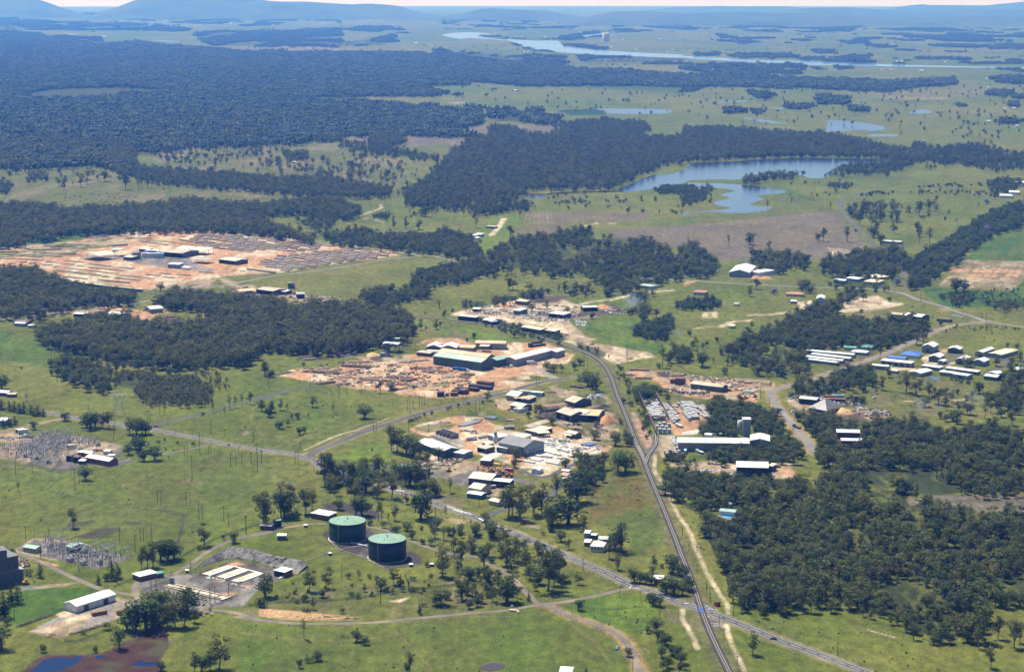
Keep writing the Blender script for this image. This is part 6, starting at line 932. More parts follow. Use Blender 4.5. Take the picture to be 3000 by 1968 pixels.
row_stacks('Q4 220,505 620,555', 5, 'pole', 'the line of pole stacks nearest the road', 'pole_bundle', 'pole stack', GR); row_stacks('Q4 100,520 380,548', 3, 'tan', 'the pale line of poles near the road bend', 'pole_bundle', 'pole stack', GR)
def log_pile(label, s, ll, rows, m=LOGM, r=.32, name='log_pile'):
 P_ = [G(u, v) for u, v in pts(s)]; d = P_[1] - P_[0]; L = d.length; mb = MB(); n = int(L / (2 * r))
 for j in range(rows):
  for i in range(j, n - j):
   if random.random() < .12: continue
   y0 = random.uniform(-.8, .8); l = ll * random.uniform(.6, 1.05); x = (i + .5) * 2 * r + random.uniform(-.25, .25); rr = r * random.uniform(.6, 1.2)
   mb.bar((x, y0, r + j * 1.6 * r), (x + random.uniform(-1.2, 1.2), y0 + l, r + j * 1.6 * r + random.uniform(-.1, .2)), rr, rr * .8, 5)
 return tag(link(name, mb.mesh(name, m), None, (P_[0].x, P_[0].y, zc(P_[0].x, P_[0].y)), math.atan2(d.y, d.x)), label, 'log pile')
for lb, s, ll, rows in (('long front log pile with dark ends left of the dirt track', 'M2 880,665 1150,680', 12, 4), ('log pile behind the long front pile, left of the track', 'M2 950,635 1150,632', 10, 3), ('log pile along the left edge of the yard', 'M2 560,715 860,735', 13, 4), ('low scattered logs at the far left of the yard', 'M2 340,745 480,715', 8, 2), ('dark log pile near the left fence', 'M2 690,825 860,805', 9, 4), ('dark log pile right of the fence corner', 'M2 850,835 985,818', 9, 3), ('log pile with black ends in the middle of the yard', 'N4 850,885 1045,845', 12, 4), ('grey diagonal log pile near the short pole', 'N4 460,815 750,830', 12, 3), ('small pile of brown logs beside the track', 'N4 520,620 620,610', 8, 4),
  ('log pile below the green shed, left part', 'N4 1225,735 1400,705', 14, 3), ('log pile below the green shed, right part', 'N4 1385,738 1540,712', 10, 3), ('log pile at the right end of the yard', 'N4 1950,790 2035,760', 12, 4), ('small log pile right of the middle', 'N4 1850,880 1950,870', 8, 3), ('flat pale logs beside the saw line', 'N4 900,540 1250,515', 8, 2), ('dark flat log pile near the saw line', 'N4 710,550 900,560', 7, 2), ('pale logs strewn left of the middle pile', 'N4 20,850 380,880', 14, 2), ('pale logs along the yard edge', 'N4 480,900 820,930', 8, 2), ('dark log pile under the small trees', 'N4 560,1045 740,1020', 7, 4), ('pale log pile at the centre right', 'N4 1480,815 1700,805', 8, 2), ('logs in a row behind the right log pile', 'N4 1700,790 1900,830', 8, 2), ('logs near the row of log trucks', 'N4 700,745 840,765', 8, 3), ('pale logs in the upper centre', 'N4 940,640 1180,680', 9, 2),
  ('long pale log heap at the far left of the plank yard', 'Q2 100,175 420,185', 12, 3), ('pale board heap behind the tan shed', 'Q2 720,265 920,255', 10, 3), ('log heap right of the board heap', 'Q2 950,280 1130,280', 9, 3), ('stack of long brown logs right of the tan shed', 'Q2 1680,345 1880,375', 9, 3), ('flat boards behind the plank yard', 'Q2 1180,300 1480,330', 8, 2), ('heap of logs left of the plank yard', 'Q2 60,240 150,262', 7, 3), ('heap of logs on dark earth beside the bare bank', 'M2 560,612 680,605', 8, 3), ('planks beside the yard exit', 'Q2 2040,390 2180,400', 7, 1), ('burnt heap beside the rail siding', 'Q2 190,290 450,305', 6, 3), ('brown logs behind the cream works shed', 'N2 880,180 1080,175', 6, 2), ('dark scrap logs beside the tall rail trees', 'N2 1290,80 1560,110', 8, 4), ('rusty pipes lying along the depot fence', 'B1 130,1250 370,1170', 2.0, 2), ('logs beside the machinery yard road', 'N3 140,265 360,250', 6, 2), ('long timbers beside the gravel road bend', 'N3 480,190 720,150', 6, 2), ('logs in the truck yard by the road', 'M1 1440,235 1530,235', 6, 3), ('rusty pipes in the lower depot yard', 'B1 480,1308 700,1245', 3, 2), ('rusty rails at the bottom of the depot yard', 'B1 320,1325 400,1305', 5, 1)):
 log_pile(lb, s, ll, rows)
CRATE = mat('dark_crates', (.045, .04, .045), .8, .3, 1.0); BROWNC = mat('brown_crates', (.14, .085, .06), .85, .3, 1.0)
def crate_mesh(L, W, H, m, nx):
 mb = MB()
 for i in range(nx):
  for k in range(max(1, int(H / 1.2))): mb.box(L * i / nx + .08, L * (i + 1) / nx - .08, random.uniform(-.1, .1), W, k * 1.2, k * 1.2 + 1.1)
 return mb.mesh('timber_pack', m)
for i, (lb, s, W, H, m) in enumerate((('longest dark timber pack row beside the yard fence', 'N1 1510,105 1940,160', 7, 4, CRATE), ('brown timber packs behind the longest dark row', 'N1 1670,60 1950,95', 8, 5, BROWNC), ('dark timber packs, leftmost by the fence', 'N1 885,290 1030,290', 8, 5, CRATE), ('flat dark packs next to the leftmost ones', 'N1 1050,275 1120,275', 6, 2.4, CRATE), ('brown timber packs in the front middle', 'N1 1150,270 1280,275', 7, 4, BROWNC), ('dark timber packs in the second line', 'N1 1170,215 1400,245', 8, 4, CRATE), ('brown packs at the right of the second line', 'N1 1400,245 1530,225', 8, 4.8, BROWNC), ('dark packs in the third line', 'N1 1240,165 1420,190', 8, 4, CRATE), ('dark packs at the right of the third line', 'N1 1500,170 1670,190', 7, 3.6, CRATE),
  ('black U shaped timber rack behind the white sheds, left arm', 'Q1 1470,935 1545,940', 3, 5, CRATE), ('black timber rack behind the white sheds, front arm', 'Q1 1545,935 1785,905', 3, 3.5, CRATE), ('black timber rack behind the white sheds, rear arm', 'Q1 1545,880 1710,865', 3, 2.4, CRATE), ('tall brown stack of boards left of the tan shed', 'Q2 780,385 920,390', 12, 8, BROWNC), ('low brown stack of boards at the very left of the tan shed', 'Q2 708,365 780,370', 8, 5, BROWNC))):
 o, rz, L = frame(s); e = tag(link('timber_pack', crate_mesh(L, W, H, m, max(2, int(L / 3))), None, o, rz), lb, 'timber pack', 'stacked timber packs')
# ------------------------------------------------------------------ trees
def leaf_mat(name, c1, c2, tr=.34):
 m = bpy.data.materials.new(name); t = m.node_tree if m.use_nodes else None; m.use_nodes = True; t = m.node_tree; N, L = t.nodes, t.links
 b = N['Principled BSDF']; b.inputs['Roughness'].default_value = .65; b.inputs['Specular IOR Level'].default_value = .25
 oi = N.new('ShaderNodeObjectInfo'); ge = N.new('ShaderNodeNewGeometry'); n = N.new('ShaderNodeTexNoise'); n.inputs['Scale'].default_value = .25; n.inputs['Detail'].default_value = 2
 L.new(ge.outputs['Position'], n.inputs['Vector'])
 ad = N.new('ShaderNodeMath'); ad.operation = 'ADD'; L.new(oi.outputs['Random'], ad.inputs[0]); L.new(n.outputs[0], ad.inputs[1])
 mr = N.new('ShaderNodeMapRange'); mr.inputs[1].default_value = .45; mr.inputs[2].default_value = 1.55; L.new(ad.outputs[0], mr.inputs[0])
 mx = N.new('ShaderNodeMix'); mx.data_type = 'RGBA'; L.new(mr.outputs[0], mx.inputs[0]); mx.inputs[6].default_value = (*c1, 1); mx.inputs[7].default_value = (*c2, 1)
 L.new(mx.outputs[2], b.inputs['Base Color'])
 tl = N.new('ShaderNodeBsdfTranslucent'); L.new(mx.outputs[2], tl.inputs[0]); ms = N.new('ShaderNodeMixShader'); ms.inputs[0].default_value = tr
 L.new(b.outputs[0], ms.inputs[1]); L.new(tl.outputs[0], ms.inputs[2]); L.new(ms.outputs[0], N['Material Output'].inputs[0]); return m
LM = dict(gum=leaf_mat('gum_leaves', (.046, .060, .008), (.155, .160, .024)), dark=leaf_mat('dark_leaves', (.024, .050, .008), (.085, .118, .017)),
          con=leaf_mat('conifer_needles', (.016, .034, .012), (.036, .056, .018)), lime=leaf_mat('bright_leaves', (.09, .15, .028), (.14, .20, .04)),
          young=leaf_mat('young_leaves', (.075, .088, .015), (.140, .138, .030)), gum2=leaf_mat('grey_gum_leaves', (.060, .068, .022), (.135, .138, .045)), bush2=leaf_mat('mid_green_leaves', (.035, .068, .012), (.085, .115, .020)), jac=leaf_mat('purple_blossom', (.16, .13, .30), (.25, .20, .42)))
BARK = mat('bark', (.19, .165, .135), .9, .4, .8); BARKD = mat('dark_bark', (.09, .075, .06), .9, .4, .8)
def leaf_quads(rs, cl, n, size, flat=.0):
 """cl: list of (x,y,z,rx,ry,rz); leaf clumps on and in those ellipsoids"""
 cl = np.array(cl); wts = (cl[:, 3] * cl[:, 4]) ** 1.0; wts /= wts.sum()
 k = rs.choice(len(cl), n, p=wts); d = rs.normal(size=(n, 3)); d /= np.linalg.norm(d, axis=1)[:, None]
 r = rs.uniform(.55, 1.05, n) ** .7; c = cl[k, :3] + d * cl[k, 3:6] * r[:, None]
 nn = d * .75 + rs.normal(size=(n, 3)) * .55 + np.array([0, 0, .35]); nn /= np.linalg.norm(nn, axis=1)[:, None]
 a = np.cross(nn, rs.normal(size=(n, 3))); a /= np.linalg.norm(a, axis=1)[:, None]; b = np.cross(nn, a)
 s = size * rs.uniform(.6, 1.35, n)[:, None]; e = rs.uniform(.6, 1.0, n)[:, None]
 q = np.stack([c + a * s, c + b * s * e, c - a * s * .9, c - b * s * e * .9], 1) + rs.normal(size=(n, 4, 3)) * size * .12
 return q.reshape(-1, 3)
def tree_variant(kind, seed):
 rs = np.random.default_rng(seed); cl = []; tr = MB(); h = 1.0
 if kind == 'gum':
  bh = rs.uniform(.18, .28); nb = rs.integers(8, 13); top = Vector((rs.uniform(-.04, .04), rs.uniform(-.04, .04), bh))
  tr.bar((0, 0, 0), top, .022, .015, 6)
  for i in range(nb):
   an = 2 * math.pi * i / nb + rs.uniform(-.4, .4); rr = rs.uniform(.05, .19); z = rs.uniform(.34, .84)
   if i == 0: rr, z = .05, .90
   e = Vector((rr * math.cos(an), rr * math.sin(an), z)); mid = top.lerp(e, .5) + Vector((0, 0, .03))
   tr.bar(top, mid, .011, .008, 4, False); tr.bar(mid, e, .008, .003, 4, False)
   w = rs.uniform(.09, .145); cl.append((e.x, e.y, e.z, w, w, w * rs.uniform(.55, .8)))
   if rs.random() < .75:
    e2 = e + Vector((rs.uniform(-.11, .11), rs.uniform(-.11, .11), rs.uniform(-.15, .03))); w2 = w * .75; cl.append((e2.x, e2.y, e2.z, w2, w2, w2 * .65))
  n, sz, lm = 950, .023, LM['gum']
 elif kind == 'slim':
  tr.bar((0, 0, 0), (.01, 0, .5), .016, .012, 5); tr.bar((.01, 0, .5), (0, .02, .92), .012, .003, 4)
  for i in range(8):
   z = .42 + .53 * i / 8; w = .12 * (1.15 - abs(z - .65) * 1.6); cl.append((rs.uniform(-.07, .07), rs.uniform(-.07, .07), z, w, w, .075))
  n, sz, lm = 420, .018, LM['gum']
 elif kind in ('bush', 'lime', 'jac'):
  tr.bar((0, 0, 0), (0, 0, .32), .04, .03, 6)
  for i in range(9):
   an = rs.uniform(0, 6.28); rr = rs.uniform(.05, .26); z = rs.uniform(.26, .78); w = rs.uniform(.15, .22)
   tr.bar((0, 0, .2), (rr * math.cos(an), rr * math.sin(an), z), .018, .006, 4, False)
   cl.append((rr * math.cos(an), rr * math.sin(an), z, w, w, w * .8))
  cl.append((0, 0, .68, .26, .26, .26)); n, sz, lm = 760, .033, LM[{'bush': 'dark', 'lime': 'lime', 'jac': 'jac'}[kind]]
 elif kind == 'cone':
  tr.bar((0, 0, 0), (0, 0, .95), .025, .004, 6)
  for i in range(11):
   z = .12 + .84 * i / 11; w = .25 * (1.04 - z) ** .8 + .015
   for k in range(3): an = rs.uniform(0, 6.28); cl.append((w * .5 * math.cos(an), w * .5 * math.sin(an), z, w * .7, w * .7, .05))
  n, sz, lm = 620, .026, LM['con']
 elif kind == 'pine':
  tr.bar((0, 0, 0), (0, 0, .92), .028, .006, 6)
  for i in range(8):
   z = .3 + .62 * i / 8; w = .30 * (1.12 - z) + .03
   for k in range(3):
    an = rs.uniform(0, 6.28); cl.append((w * .7 * math.cos(an), w * .7 * math.sin(an), z, w * .5, w * .5, .055)); tr.bar((0, 0, z - .03), (w * .7 * math.cos(an), w * .7 * math.sin(an), z), .008, .003, 3, False)
  n, sz, lm = 680, .026, LM['con']
 elif kind == 'young':
  tr.bar((0, 0, 0), (0, 0, .5), .02, .01, 4)
  for i in range(6):
   an = rs.uniform(0, 6.28); rr = rs.uniform(0, .12); z = rs.uniform(.3, .85); cl.append((rr * math.cos(an), rr * math.sin(an), z, .15, .15, .13))
  n, sz, lm = 260, .036, LM['young']
 elif kind == 'shrub':
  tr.bar((0, 0, 0), (0, 0, .3), .04, .02, 4)
  for i in range(5):
   an = rs.uniform(0, 6.28); rr = rs.uniform(.1, .35); cl.append((rr * math.cos(an), rr * math.sin(an), rs.uniform(.35, .65), .3, .3, .3))
  n, sz, lm = 260, .065, LM['dark']
 elif kind == 'dead':
  tr.bar((0, 0, 0), (.02, 0, .45), .03, .02, 6)
  for i in range(8):
   an = rs.uniform(0, 6.28); rr = rs.uniform(.1, .3); e = Vector((rr * math.cos(an), rr * math.sin(an), rs.uniform(.6, 1)))
   tr.bar((.02, 0, rs.uniform(.3, .45)), e, .014, .004, 4, False); tr.bar(e * .8, e + Vector((rs.uniform(-.1, .1), rs.uniform(-.1, .1), .08)), .006, .002, 3, False)
  cl.append((0, 0, .8, .2, .2, .15)); n, sz, lm = 40, .015, LM['gum']
 if seed % 3 == 0 and lm is LM['gum']: lm = LM['gum2']
 if seed % 2 == 0 and lm is LM['dark']: lm = LM['bush2']
 q = leaf_quads(rs, cl, n, sz)
 cm = bpy.data.meshes.new(kind + '_crown'); cm.from_pydata(q.tolist(), [], [(4 * i, 4 * i + 1, 4 * i + 2, 4 * i + 3) for i in range(n)]); cm.materials.append(lm)
 tm = tr.mesh(kind + '_trunk', BARKD if kind in ('bush', 'cone', 'pine', 'shrub') else BARK)
 jm = bpy.data.meshes.new(kind + '_whole'); nv = len(tr.v)
 jm.from_pydata(tr.v + q.tolist(), [], tr.f + [tuple(nv + 4 * i + k for k in range(4)) for i in range(n)])
 jm.materials.append(BARK); jm.materials.append(lm); jm.polygons.foreach_set('material_index', [0] * len(tr.f) + [1] * n)
 return tm, cm, jm
KINDS = ['gum', 'slim', 'bush', 'lime', 'jac', 'cone', 'pine', 'young', 'shrub', 'dead']
NV = dict(gum=9, slim=3, bush=6, lime=1, jac=1, cone=2, pine=2, young=3, shrub=3, dead=2)
VAR = {}; WHOLE = []
src = bpy.data.collections.new('tree_sources')
for k in KINDS:
 VAR[k] = []
 for i in range(NV[k]):
  tm, cm, jm = tree_variant(k, 100 + len(WHOLE)); idx = len(WHOLE)
  o = bpy.data.objects.new('tree_source_%02d' % idx, jm); src.objects.link(o); WHOLE.append(o); VAR[k].append((tm, cm, idx))
# records: x, y, h, kind, variant, hand?
TREES = []
def plant(x, y, h, kind, hand=False): TREES.append((float(x), float(y), float(h), kind, random.randrange(NV[kind]), hand))
CODE = dict(g='gum', t='slim', b='bush', d='bush', c='cone', p='pine', w='lime', j='jac', s='shrub', y='dead', u='young')
HEAD = {}
def hand(code_s):
 tagn = 'P'; kc = 'g'
 for t in code_s.split():
  if t in TAGS: tagn = t
  elif t in CODE: kc = t
  else:
   a, b, h = (float(q) for q in t.split(',')); u, v = px(tagn, a, b); s = TAGS[tagn][2]
   w = G(u, v); plant(w.x, w.y, h / s * w.length / FPX * 1.02, CODE[kc], True)
exec(HAND_TREES)
ROADW = []
for r in ROADS: ROADW.append((smooth_path(r[3], 25), r[2] / 2 + 2.5))
ROADW += [(smooth_path(RAIL, 25), 6.5), (smooth_path(SPUR, 20), 4)]
def blocked(X, Y_):
 m = np.zeros(X.shape, bool)
 for ox, oy, rz, L, D in FOOT:
  c, s = math.cos(rz), math.sin(rz); lx = (X - ox) * c + (Y_ - oy) * s; ly = -(X - ox) * s + (Y_ - oy) * c
  m |= (lx > -3) & (lx < L + 3) & (ly > -7) & (ly < D + 3)
 U_, V_, _ = project(X, Y_, zc(X, Y_))
 for q in WATERS: m |= inside(q, U_, V_)
 for p, w in ROADW:
  q = np.array([(a.x, a.y) for a in p]); lo, hi = q.min(0) - 12, q.max(0) + 12; k = np.nonzero((X > lo[0]) & (X < hi[0]) & (Y_ > lo[1]) & (Y_ < hi[1]))[0]
  if len(k): m[k] |= segdist(list(map(tuple, q)), X[k], Y_[k], False) < w
 return m
TILES = []
def forest(s, sp, hmin, hmax, mix, gap=0.0, minus=(), far=None):
 P_ = pts(s); hm_ = (hmin + hmax) / 2; us = np.array([p[0] for p in P_]); vs = np.array([p[1] for p in P_])
 vv = np.maximum(vs, 30); x, y, _ = ground(us, vv); x2, y2, _ = ground(us, vv + 14)
 dm = np.hypot(x, y).mean(); tile = far if far is not None else dm > 5200
 st = 30.0 if tile else sp
 gx, gy = np.meshgrid(np.arange(min(x.min(), x2.min()) - 20, max(x.max(), x2.max()) + 20, st), np.arange(min(y.min(), y2.min()) - 150, y.max() + 60, st))
 X = gx.ravel() + rng.uniform(-.45, .45, gx.size) * st; Y_ = gy.ravel() + rng.uniform(-.45, .45, gx.size) * st
 U, V, _ = project(X, Y_, zc(X, Y_) + hm_ * .55); ok = (U > -120) & (U < 3120) & (V < 2060) & (V > 25)
 X, Y_, U, V = X[ok], Y_[ok], U[ok], V[ok]
 jx = (fbm(X / (150 if tile else 35), Y_ / (300 if tile else 70), 4) - .5) * (40 if tile else 20); q1, q2 = rng.normal(0, 7 if not tile else 3, (2, len(U))); m = inside(P_, U + jx + q1, V + jx * (.25 if tile else .4) + q2 * .4)
 for q in minus: m &= ~inside(pts(q), U, V)
 m[m] &= ~blocked(X[m], Y_[m])
 if gap: m &= fbm(X / (280 if tile else 45), Y_ / (700 if tile else 90), 8, 3) > (gap + .05 if tile else gap * .85 + .06 if gap > .3 else gap * .8)
 if tile and m.sum() < 9000: m &= fbm(X / 80, Y_ / 150, 51, 3) > .44
 X, Y_ = X[m], Y_[m]
 if tile:
  for a, b in zip(X, Y_): TILES.append((a, b, rng.uniform(.8, 1.15) * hm_ / 14.0))
 else:
  ks = list(mix); p = np.array([mix[k] for k in ks], float); p /= p.sum(); ch = rng.choice(len(ks), len(X), p=p)
  hn = fbm(X / 30, Y_ / 30, 6)
  for a, b, c, q in zip(X, Y_, ch, hn):
   k = ks[c]; h = hmin + (hmax - hmin) * min(1, max(0, .9 * q + rng.uniform(-.25, .35))); plant(a, b, h * (.75 if k == 'bush' else .35 if k == 'shrub' else 1), k)
def scatter(s, n, hmin, hmax, mix, clump=0.0):
 P_ = pts(s); us = [p[0] for p in P_]; vs = [p[1] for p in P_]; x, y, _ = ground(np.array(us), np.array(vs)); got = 0; tries = 0
 ks = list(mix); p = np.array([mix[k] for k in ks], float); p /= p.sum()
 X = rng.uniform(x.min(), x.max(), n * 60); Y_ = rng.uniform(y.min(), y.max(), n * 60); U, V, _ = project(X, Y_, zc(X, Y_))
 m = inside(P_, U, V)
 m[m] &= ~blocked(X[m], Y_[m])
 if clump: m &= fbm(X / 90, Y_ / 160, 14, 3) > clump
 for a, b in list(zip(X[m], Y_[m]))[:n]: k = ks[rng.choice(len(ks), p=p)]; plant(a, b, rng.uniform(hmin, hmax) * (.75 if k == 'bush' else .4 if k == 'shrub' else 1), k)
exec(FORESTS)
# -------- things: the trees that show largest; the rest is woodland
TD = []
for r in TREES:
 d = math.hypot(r[0], r[1]); u, v, _ = project(r[0], r[1], zc(r[0], r[1]) + r[2] * .5)
 TD.append(r[2] / d * FPX * (2.4 if r[5] else 1.0) if (10 < u < 2990 and 20 < v < 1960) else 0)
order = sorted(range(len(TREES)), key=lambda i: -TD[i])
big = [i for i in order if TREES[i][3] != 'shrub'][:300]; shr = [i for i in order if TREES[i][3] == 'shrub' and TREES[i][5]][:140]
chosen = set(big) | set(shr)
NAMES = dict(gum='gum_tree', slim='slender_gum_tree', bush='broadleaf_tree', lime='willow_tree', jac='jacaranda_tree', cone='conifer_tree', pine='pine_tree', young='sapling', shrub='shrub', dead='dead_tree')
LOOK = dict(gum='open crowned gum tree', slim='slender gum tree', bush='dense dark broadleaf tree', lime='bright green round tree', jac='purple flowering tree', cone='dark conical conifer', pine='dark layered pine', young='young yellow green tree', shrub='low dark shrub', dead='bare dead tree')
THINGTREES = []
for i in sorted(chosen):
 x, y, h, k, vi, hd = TREES[i]; tm, cm, _ = VAR[k][vi]
 e = link(NAMES[k], None, loc=(x, y, zc(x, y) - .05), rz=random.uniform(0, 6.28)); wd = random.uniform(.9, 1.25) * (1.3 if k == 'bush' else 1)
 e.scale = (h * wd, h * wd, h); link('trunk', tm, e); link('crown', cm, e); THINGTREES.append((e, k, h))
def gn_points(name, P_, coll, attrs):
 me = bpy.data.meshes.new(name); me.from_pydata(P_, [], [])
 for an, ty, vals in attrs:
  a = me.attributes.new(an, ty, 'POINT'); a.data.foreach_set('vector' if ty == 'FLOAT_VECTOR' else 'value', np.array(vals, np.int32 if ty == 'INT' else np.float32).ravel())
 o = tag(link(name, me), kind='stuff'); g = bpy.data.node_groups.new(name + '_nodes', 'GeometryNodeTree')
 g.interface.new_socket('Geometry', in_out='INPUT', socket_type='NodeSocketGeometry'); g.interface.new_socket('Geometry', in_out='OUTPUT', socket_type='NodeSocketGeometry')
 N, L = g.nodes, g.links; gi = N.new('NodeGroupInput'); go = N.new('NodeGroupOutput'); ip = N.new('GeometryNodeInstanceOnPoints'); ci = N.new('GeometryNodeCollectionInfo')
 ci.inputs[0].default_value = coll; ci.inputs[1].default_value = True; ci.inputs[2].default_value = True; ip.inputs['Pick Instance'].default_value = True
 def na(nm, ty):
  q = N.new('GeometryNodeInputNamedAttribute'); q.data_type = ty; q.inputs[0].default_value = nm; return q.outputs[0]
 L.new(gi.outputs[0], ip.inputs['Points']); L.new(ci.outputs[0], ip.inputs['Instance']); L.new(na('idx', 'INT'), ip.inputs['Instance Index'])
 L.new(na('rot', 'FLOAT_VECTOR'), ip.inputs['Rotation']); L.new(na('scl', 'FLOAT_VECTOR'), ip.inputs['Scale']); L.new(ip.outputs[0], go.inputs[0])
 md = o.modifiers.new('scatter', 'NODES'); md.node_group = g; return o
rest = [i for i in range(len(TREES)) if i not in chosen]
P_, I_, R_, S_ = [], [], [], []
for i in rest:
 x, y, h, k, vi, hd = TREES[i]; w = random.uniform(1.15, 1.75) * h
 P_.append((x, y, zc(x, y) - .05)); I_.append(VAR[k][vi][2]); R_.append((0, 0, random.uniform(0, 6.28))); S_.append((w, w, h))
wd = gn_points('woodland', P_, src, (('idx', 'INT', I_), ('rot', 'FLOAT_VECTOR', R_), ('scl', 'FLOAT_VECTOR', S_)))
tag(wd, 'mixed eucalyptus woodland and paddock trees across the plain')
# distant forest: 30 m patches of crowns
src2 = bpy.data.collections.new('patch_sources')
FARM = leaf_mat('forest_leaves', (.034, .056, .014), (.100, .118, .030), .1)
for pi in range(4):
 rs = np.random.default_rng(500 + pi); V_, F_ = [], []
 for i in range(13):
  cx, cy, h = rs.uniform(-17, 17), rs.uniform(-17, 17), rs.uniform(9, 18); w = rs.uniform(2.4, 4.2); n = 7
  for (rz, rr) in ((h * .35, w * .6), (h * .6, w), (h * .85, w * .75)):
   for a in range(n):
    an = 6.283 * a / n + rz; q = rr * rs.uniform(.65, 1.3); V_.append((cx + q * math.cos(an), cy + q * math.sin(an), rz + rs.uniform(-1.2, 1.2)))
  V_.append((cx, cy, h)); b = len(V_) - 3 * n - 1
  for j in range(2):
   for a in range(n): F_.append((b + j * n + a, b + j * n + (a + 1) % n, b + (j + 1) * n + (a + 1) % n, b + (j + 1) * n + a))
  for a in range(n): F_.append((b + 2 * n + a, b + 2 * n + (a + 1) % n, b + 3 * n))
 me = bpy.data.meshes.new('forest_patch'); me.from_pydata(V_, [], F_); me.materials.append(FARM)
 src2.objects.link(bpy.data.objects.new('patch_source_%d' % pi, me))
# lone far trees become small patches too
if TILES:
 P_ = [(a, b, float(zc(a, b)) - .5) for a, b, s in TILES]; n = len(TILES)
 tag(gn_points('distant_forest', P_, src2, (('idx', 'INT', rng.integers(0, 4, n)), ('rot', 'FLOAT_VECTOR', [(0, 0, q) for q in rng.uniform(0, 6.28, n)]), ('scl', 'FLOAT_VECTOR', [(s, s, s * q) for (a, b, s), q in zip(TILES, rng.uniform(.8, 1.25, n))]))), 'wide blue green forest beyond the paddocks')
print('TREES', len(TREES), 'TILES', len(TILES))
# ------------------------------------------------------------------ lettering on the works hall
tx = bpy.data.curves.new('lettering', 'FONT'); tx.body = 'HUMES'; tx.size = 4.6; tx.extrude = .03; tx.align_x = 'CENTER'; tx.materials.append(mat('faded_letters', (.34, .36, .38), .8, .2, 1))
lt = bpy.data.objects.new('letters', tx); tm_ = bpy.data.meshes.new_from_object(lt); bpy.data.objects.remove(lt); lt = link('lettering', tm_, main_hall); L_hall = [f for f in FOOT if abs(f[4] - 29) < .01][0][3]
lt.rotation_euler = (R(90), 0, R(90)); lt.location = (L_hall + .06, 14.5, 4.6)
# ------------------------------------------------------------------ generic builders
def at(tagn, x, y, z=0.0):
 w = G(*px(tagn, x, y)); return Vector((w.x, w.y, zc(w.x, w.y) + z))
CARP = {c: mat('car_paint_' + c, v, .3, .05, 1, spec=.6) for c, v in dict(white=(.75, .75, .74), silver=(.45, .46, .47), blue=(.05, .10, .30), red=(.40, .03, .025), dark=(.04, .04, .045), yellow=(.55, .38, .04), green=(.05, .16, .10), cyan=(.15, .40, .45)).items()}
TYRE = mat('tyre', (.02, .02, .02), .9, .1, 1)
def car(tagn, x, y, rz, col, label, scale=1.0, ute=False):
 e = tag(link('ute' if ute else 'car', None, loc=at(tagn, x, y), rz=R(rz)), label, 'ute' if ute else 'car'); e.scale = (scale,) * 3
 b = MB(); V = [(-2.3, .45), (-2.3, .95), (-1.5, 1.05), (2.2, 1.0), (2.35, .8), (2.35, .4)]; k = 0
 b.v = [(px_, y_, z_) for y_ in (-.88, .88) for px_, z_ in V]; b.f = [tuple(range(6)), tuple(range(11, 5, -1))] + [(i, i + 6, (i + 1) % 6 + 6, (i + 1) % 6) for i in range(6)]
 part('body', b, CARP[col], e); c = MB(); V = [(-1.0, 1.02), (-.5, 1.5), (1.0 if not ute else .4, 1.5), (1.7 if not ute else .7, 1.02)]
 c.v = [(a, y_ * (.8 if z_ < 1.2 else .68), z_) for y_ in (-1, 1) for a, z_ in V]; c.f = [(0, 1, 2, 3), (7, 6, 5, 4)] + [(i, i + 4, (i + 1) % 4 + 4, (i + 1) % 4) for i in range(4)]
 part('cabin', c, GLASS, e); part('roof', MB().box(-.5, .95 if not ute else .35, -.6, .6, 1.5, 1.54), CARP[col], e)
 for wx in (-1.45, 1.5):
  for wy in (-.85, .85): part('wheel', MB().bar((wx, wy - .1, .33), (wx, wy + .1, .33), .33, .33, 8), TYRE, e)
 return e
def truck(tagn, x, y, rz, ccol, bcol, label, n=1, bh=2.4, open_top=False):
 e = tag(link('truck', None, loc=at(tagn, x, y), rz=R(rz)), label, 'truck'); part('cab', MB().box(0, 2.2, -1.2, 1.2, .7, 2.9).box(2.2, 3.2, -1.1, 1.1, .7, 1.9), CARP.get(ccol) or cmat(ccol), e); part('windscreen', MB().box(2.2, 2.26, -1.05, 1.05, 1.95, 2.7), GLASS, e)
 for k in range(n):
  x1 = -.4 - k * 9; part('tray', MB().box(x1 - 8, x1, -1.25, 1.25, 1.1, 1.1 + bh), cmat(bcol), e); part('chassis', MB().box(x1 - 8.2, x1 + .6, -.5, .5, .7, 1.08), cmat('wdark'), e)
  for wx in (-7, -5.8, -1):
   for wy in (-1.05, 1.05): part('wheel', MB().bar((x1 + wx, wy - .15, .5), (x1 + wx, wy + .15, .5), .5, .5, 8), TYRE, e)
 for wy in (-1.05, 1.05): part('wheel', MB().bar((1.8, wy - .15, .5), (1.8, wy + .15, .5), .5, .5, 8), TYRE, e)
 return e
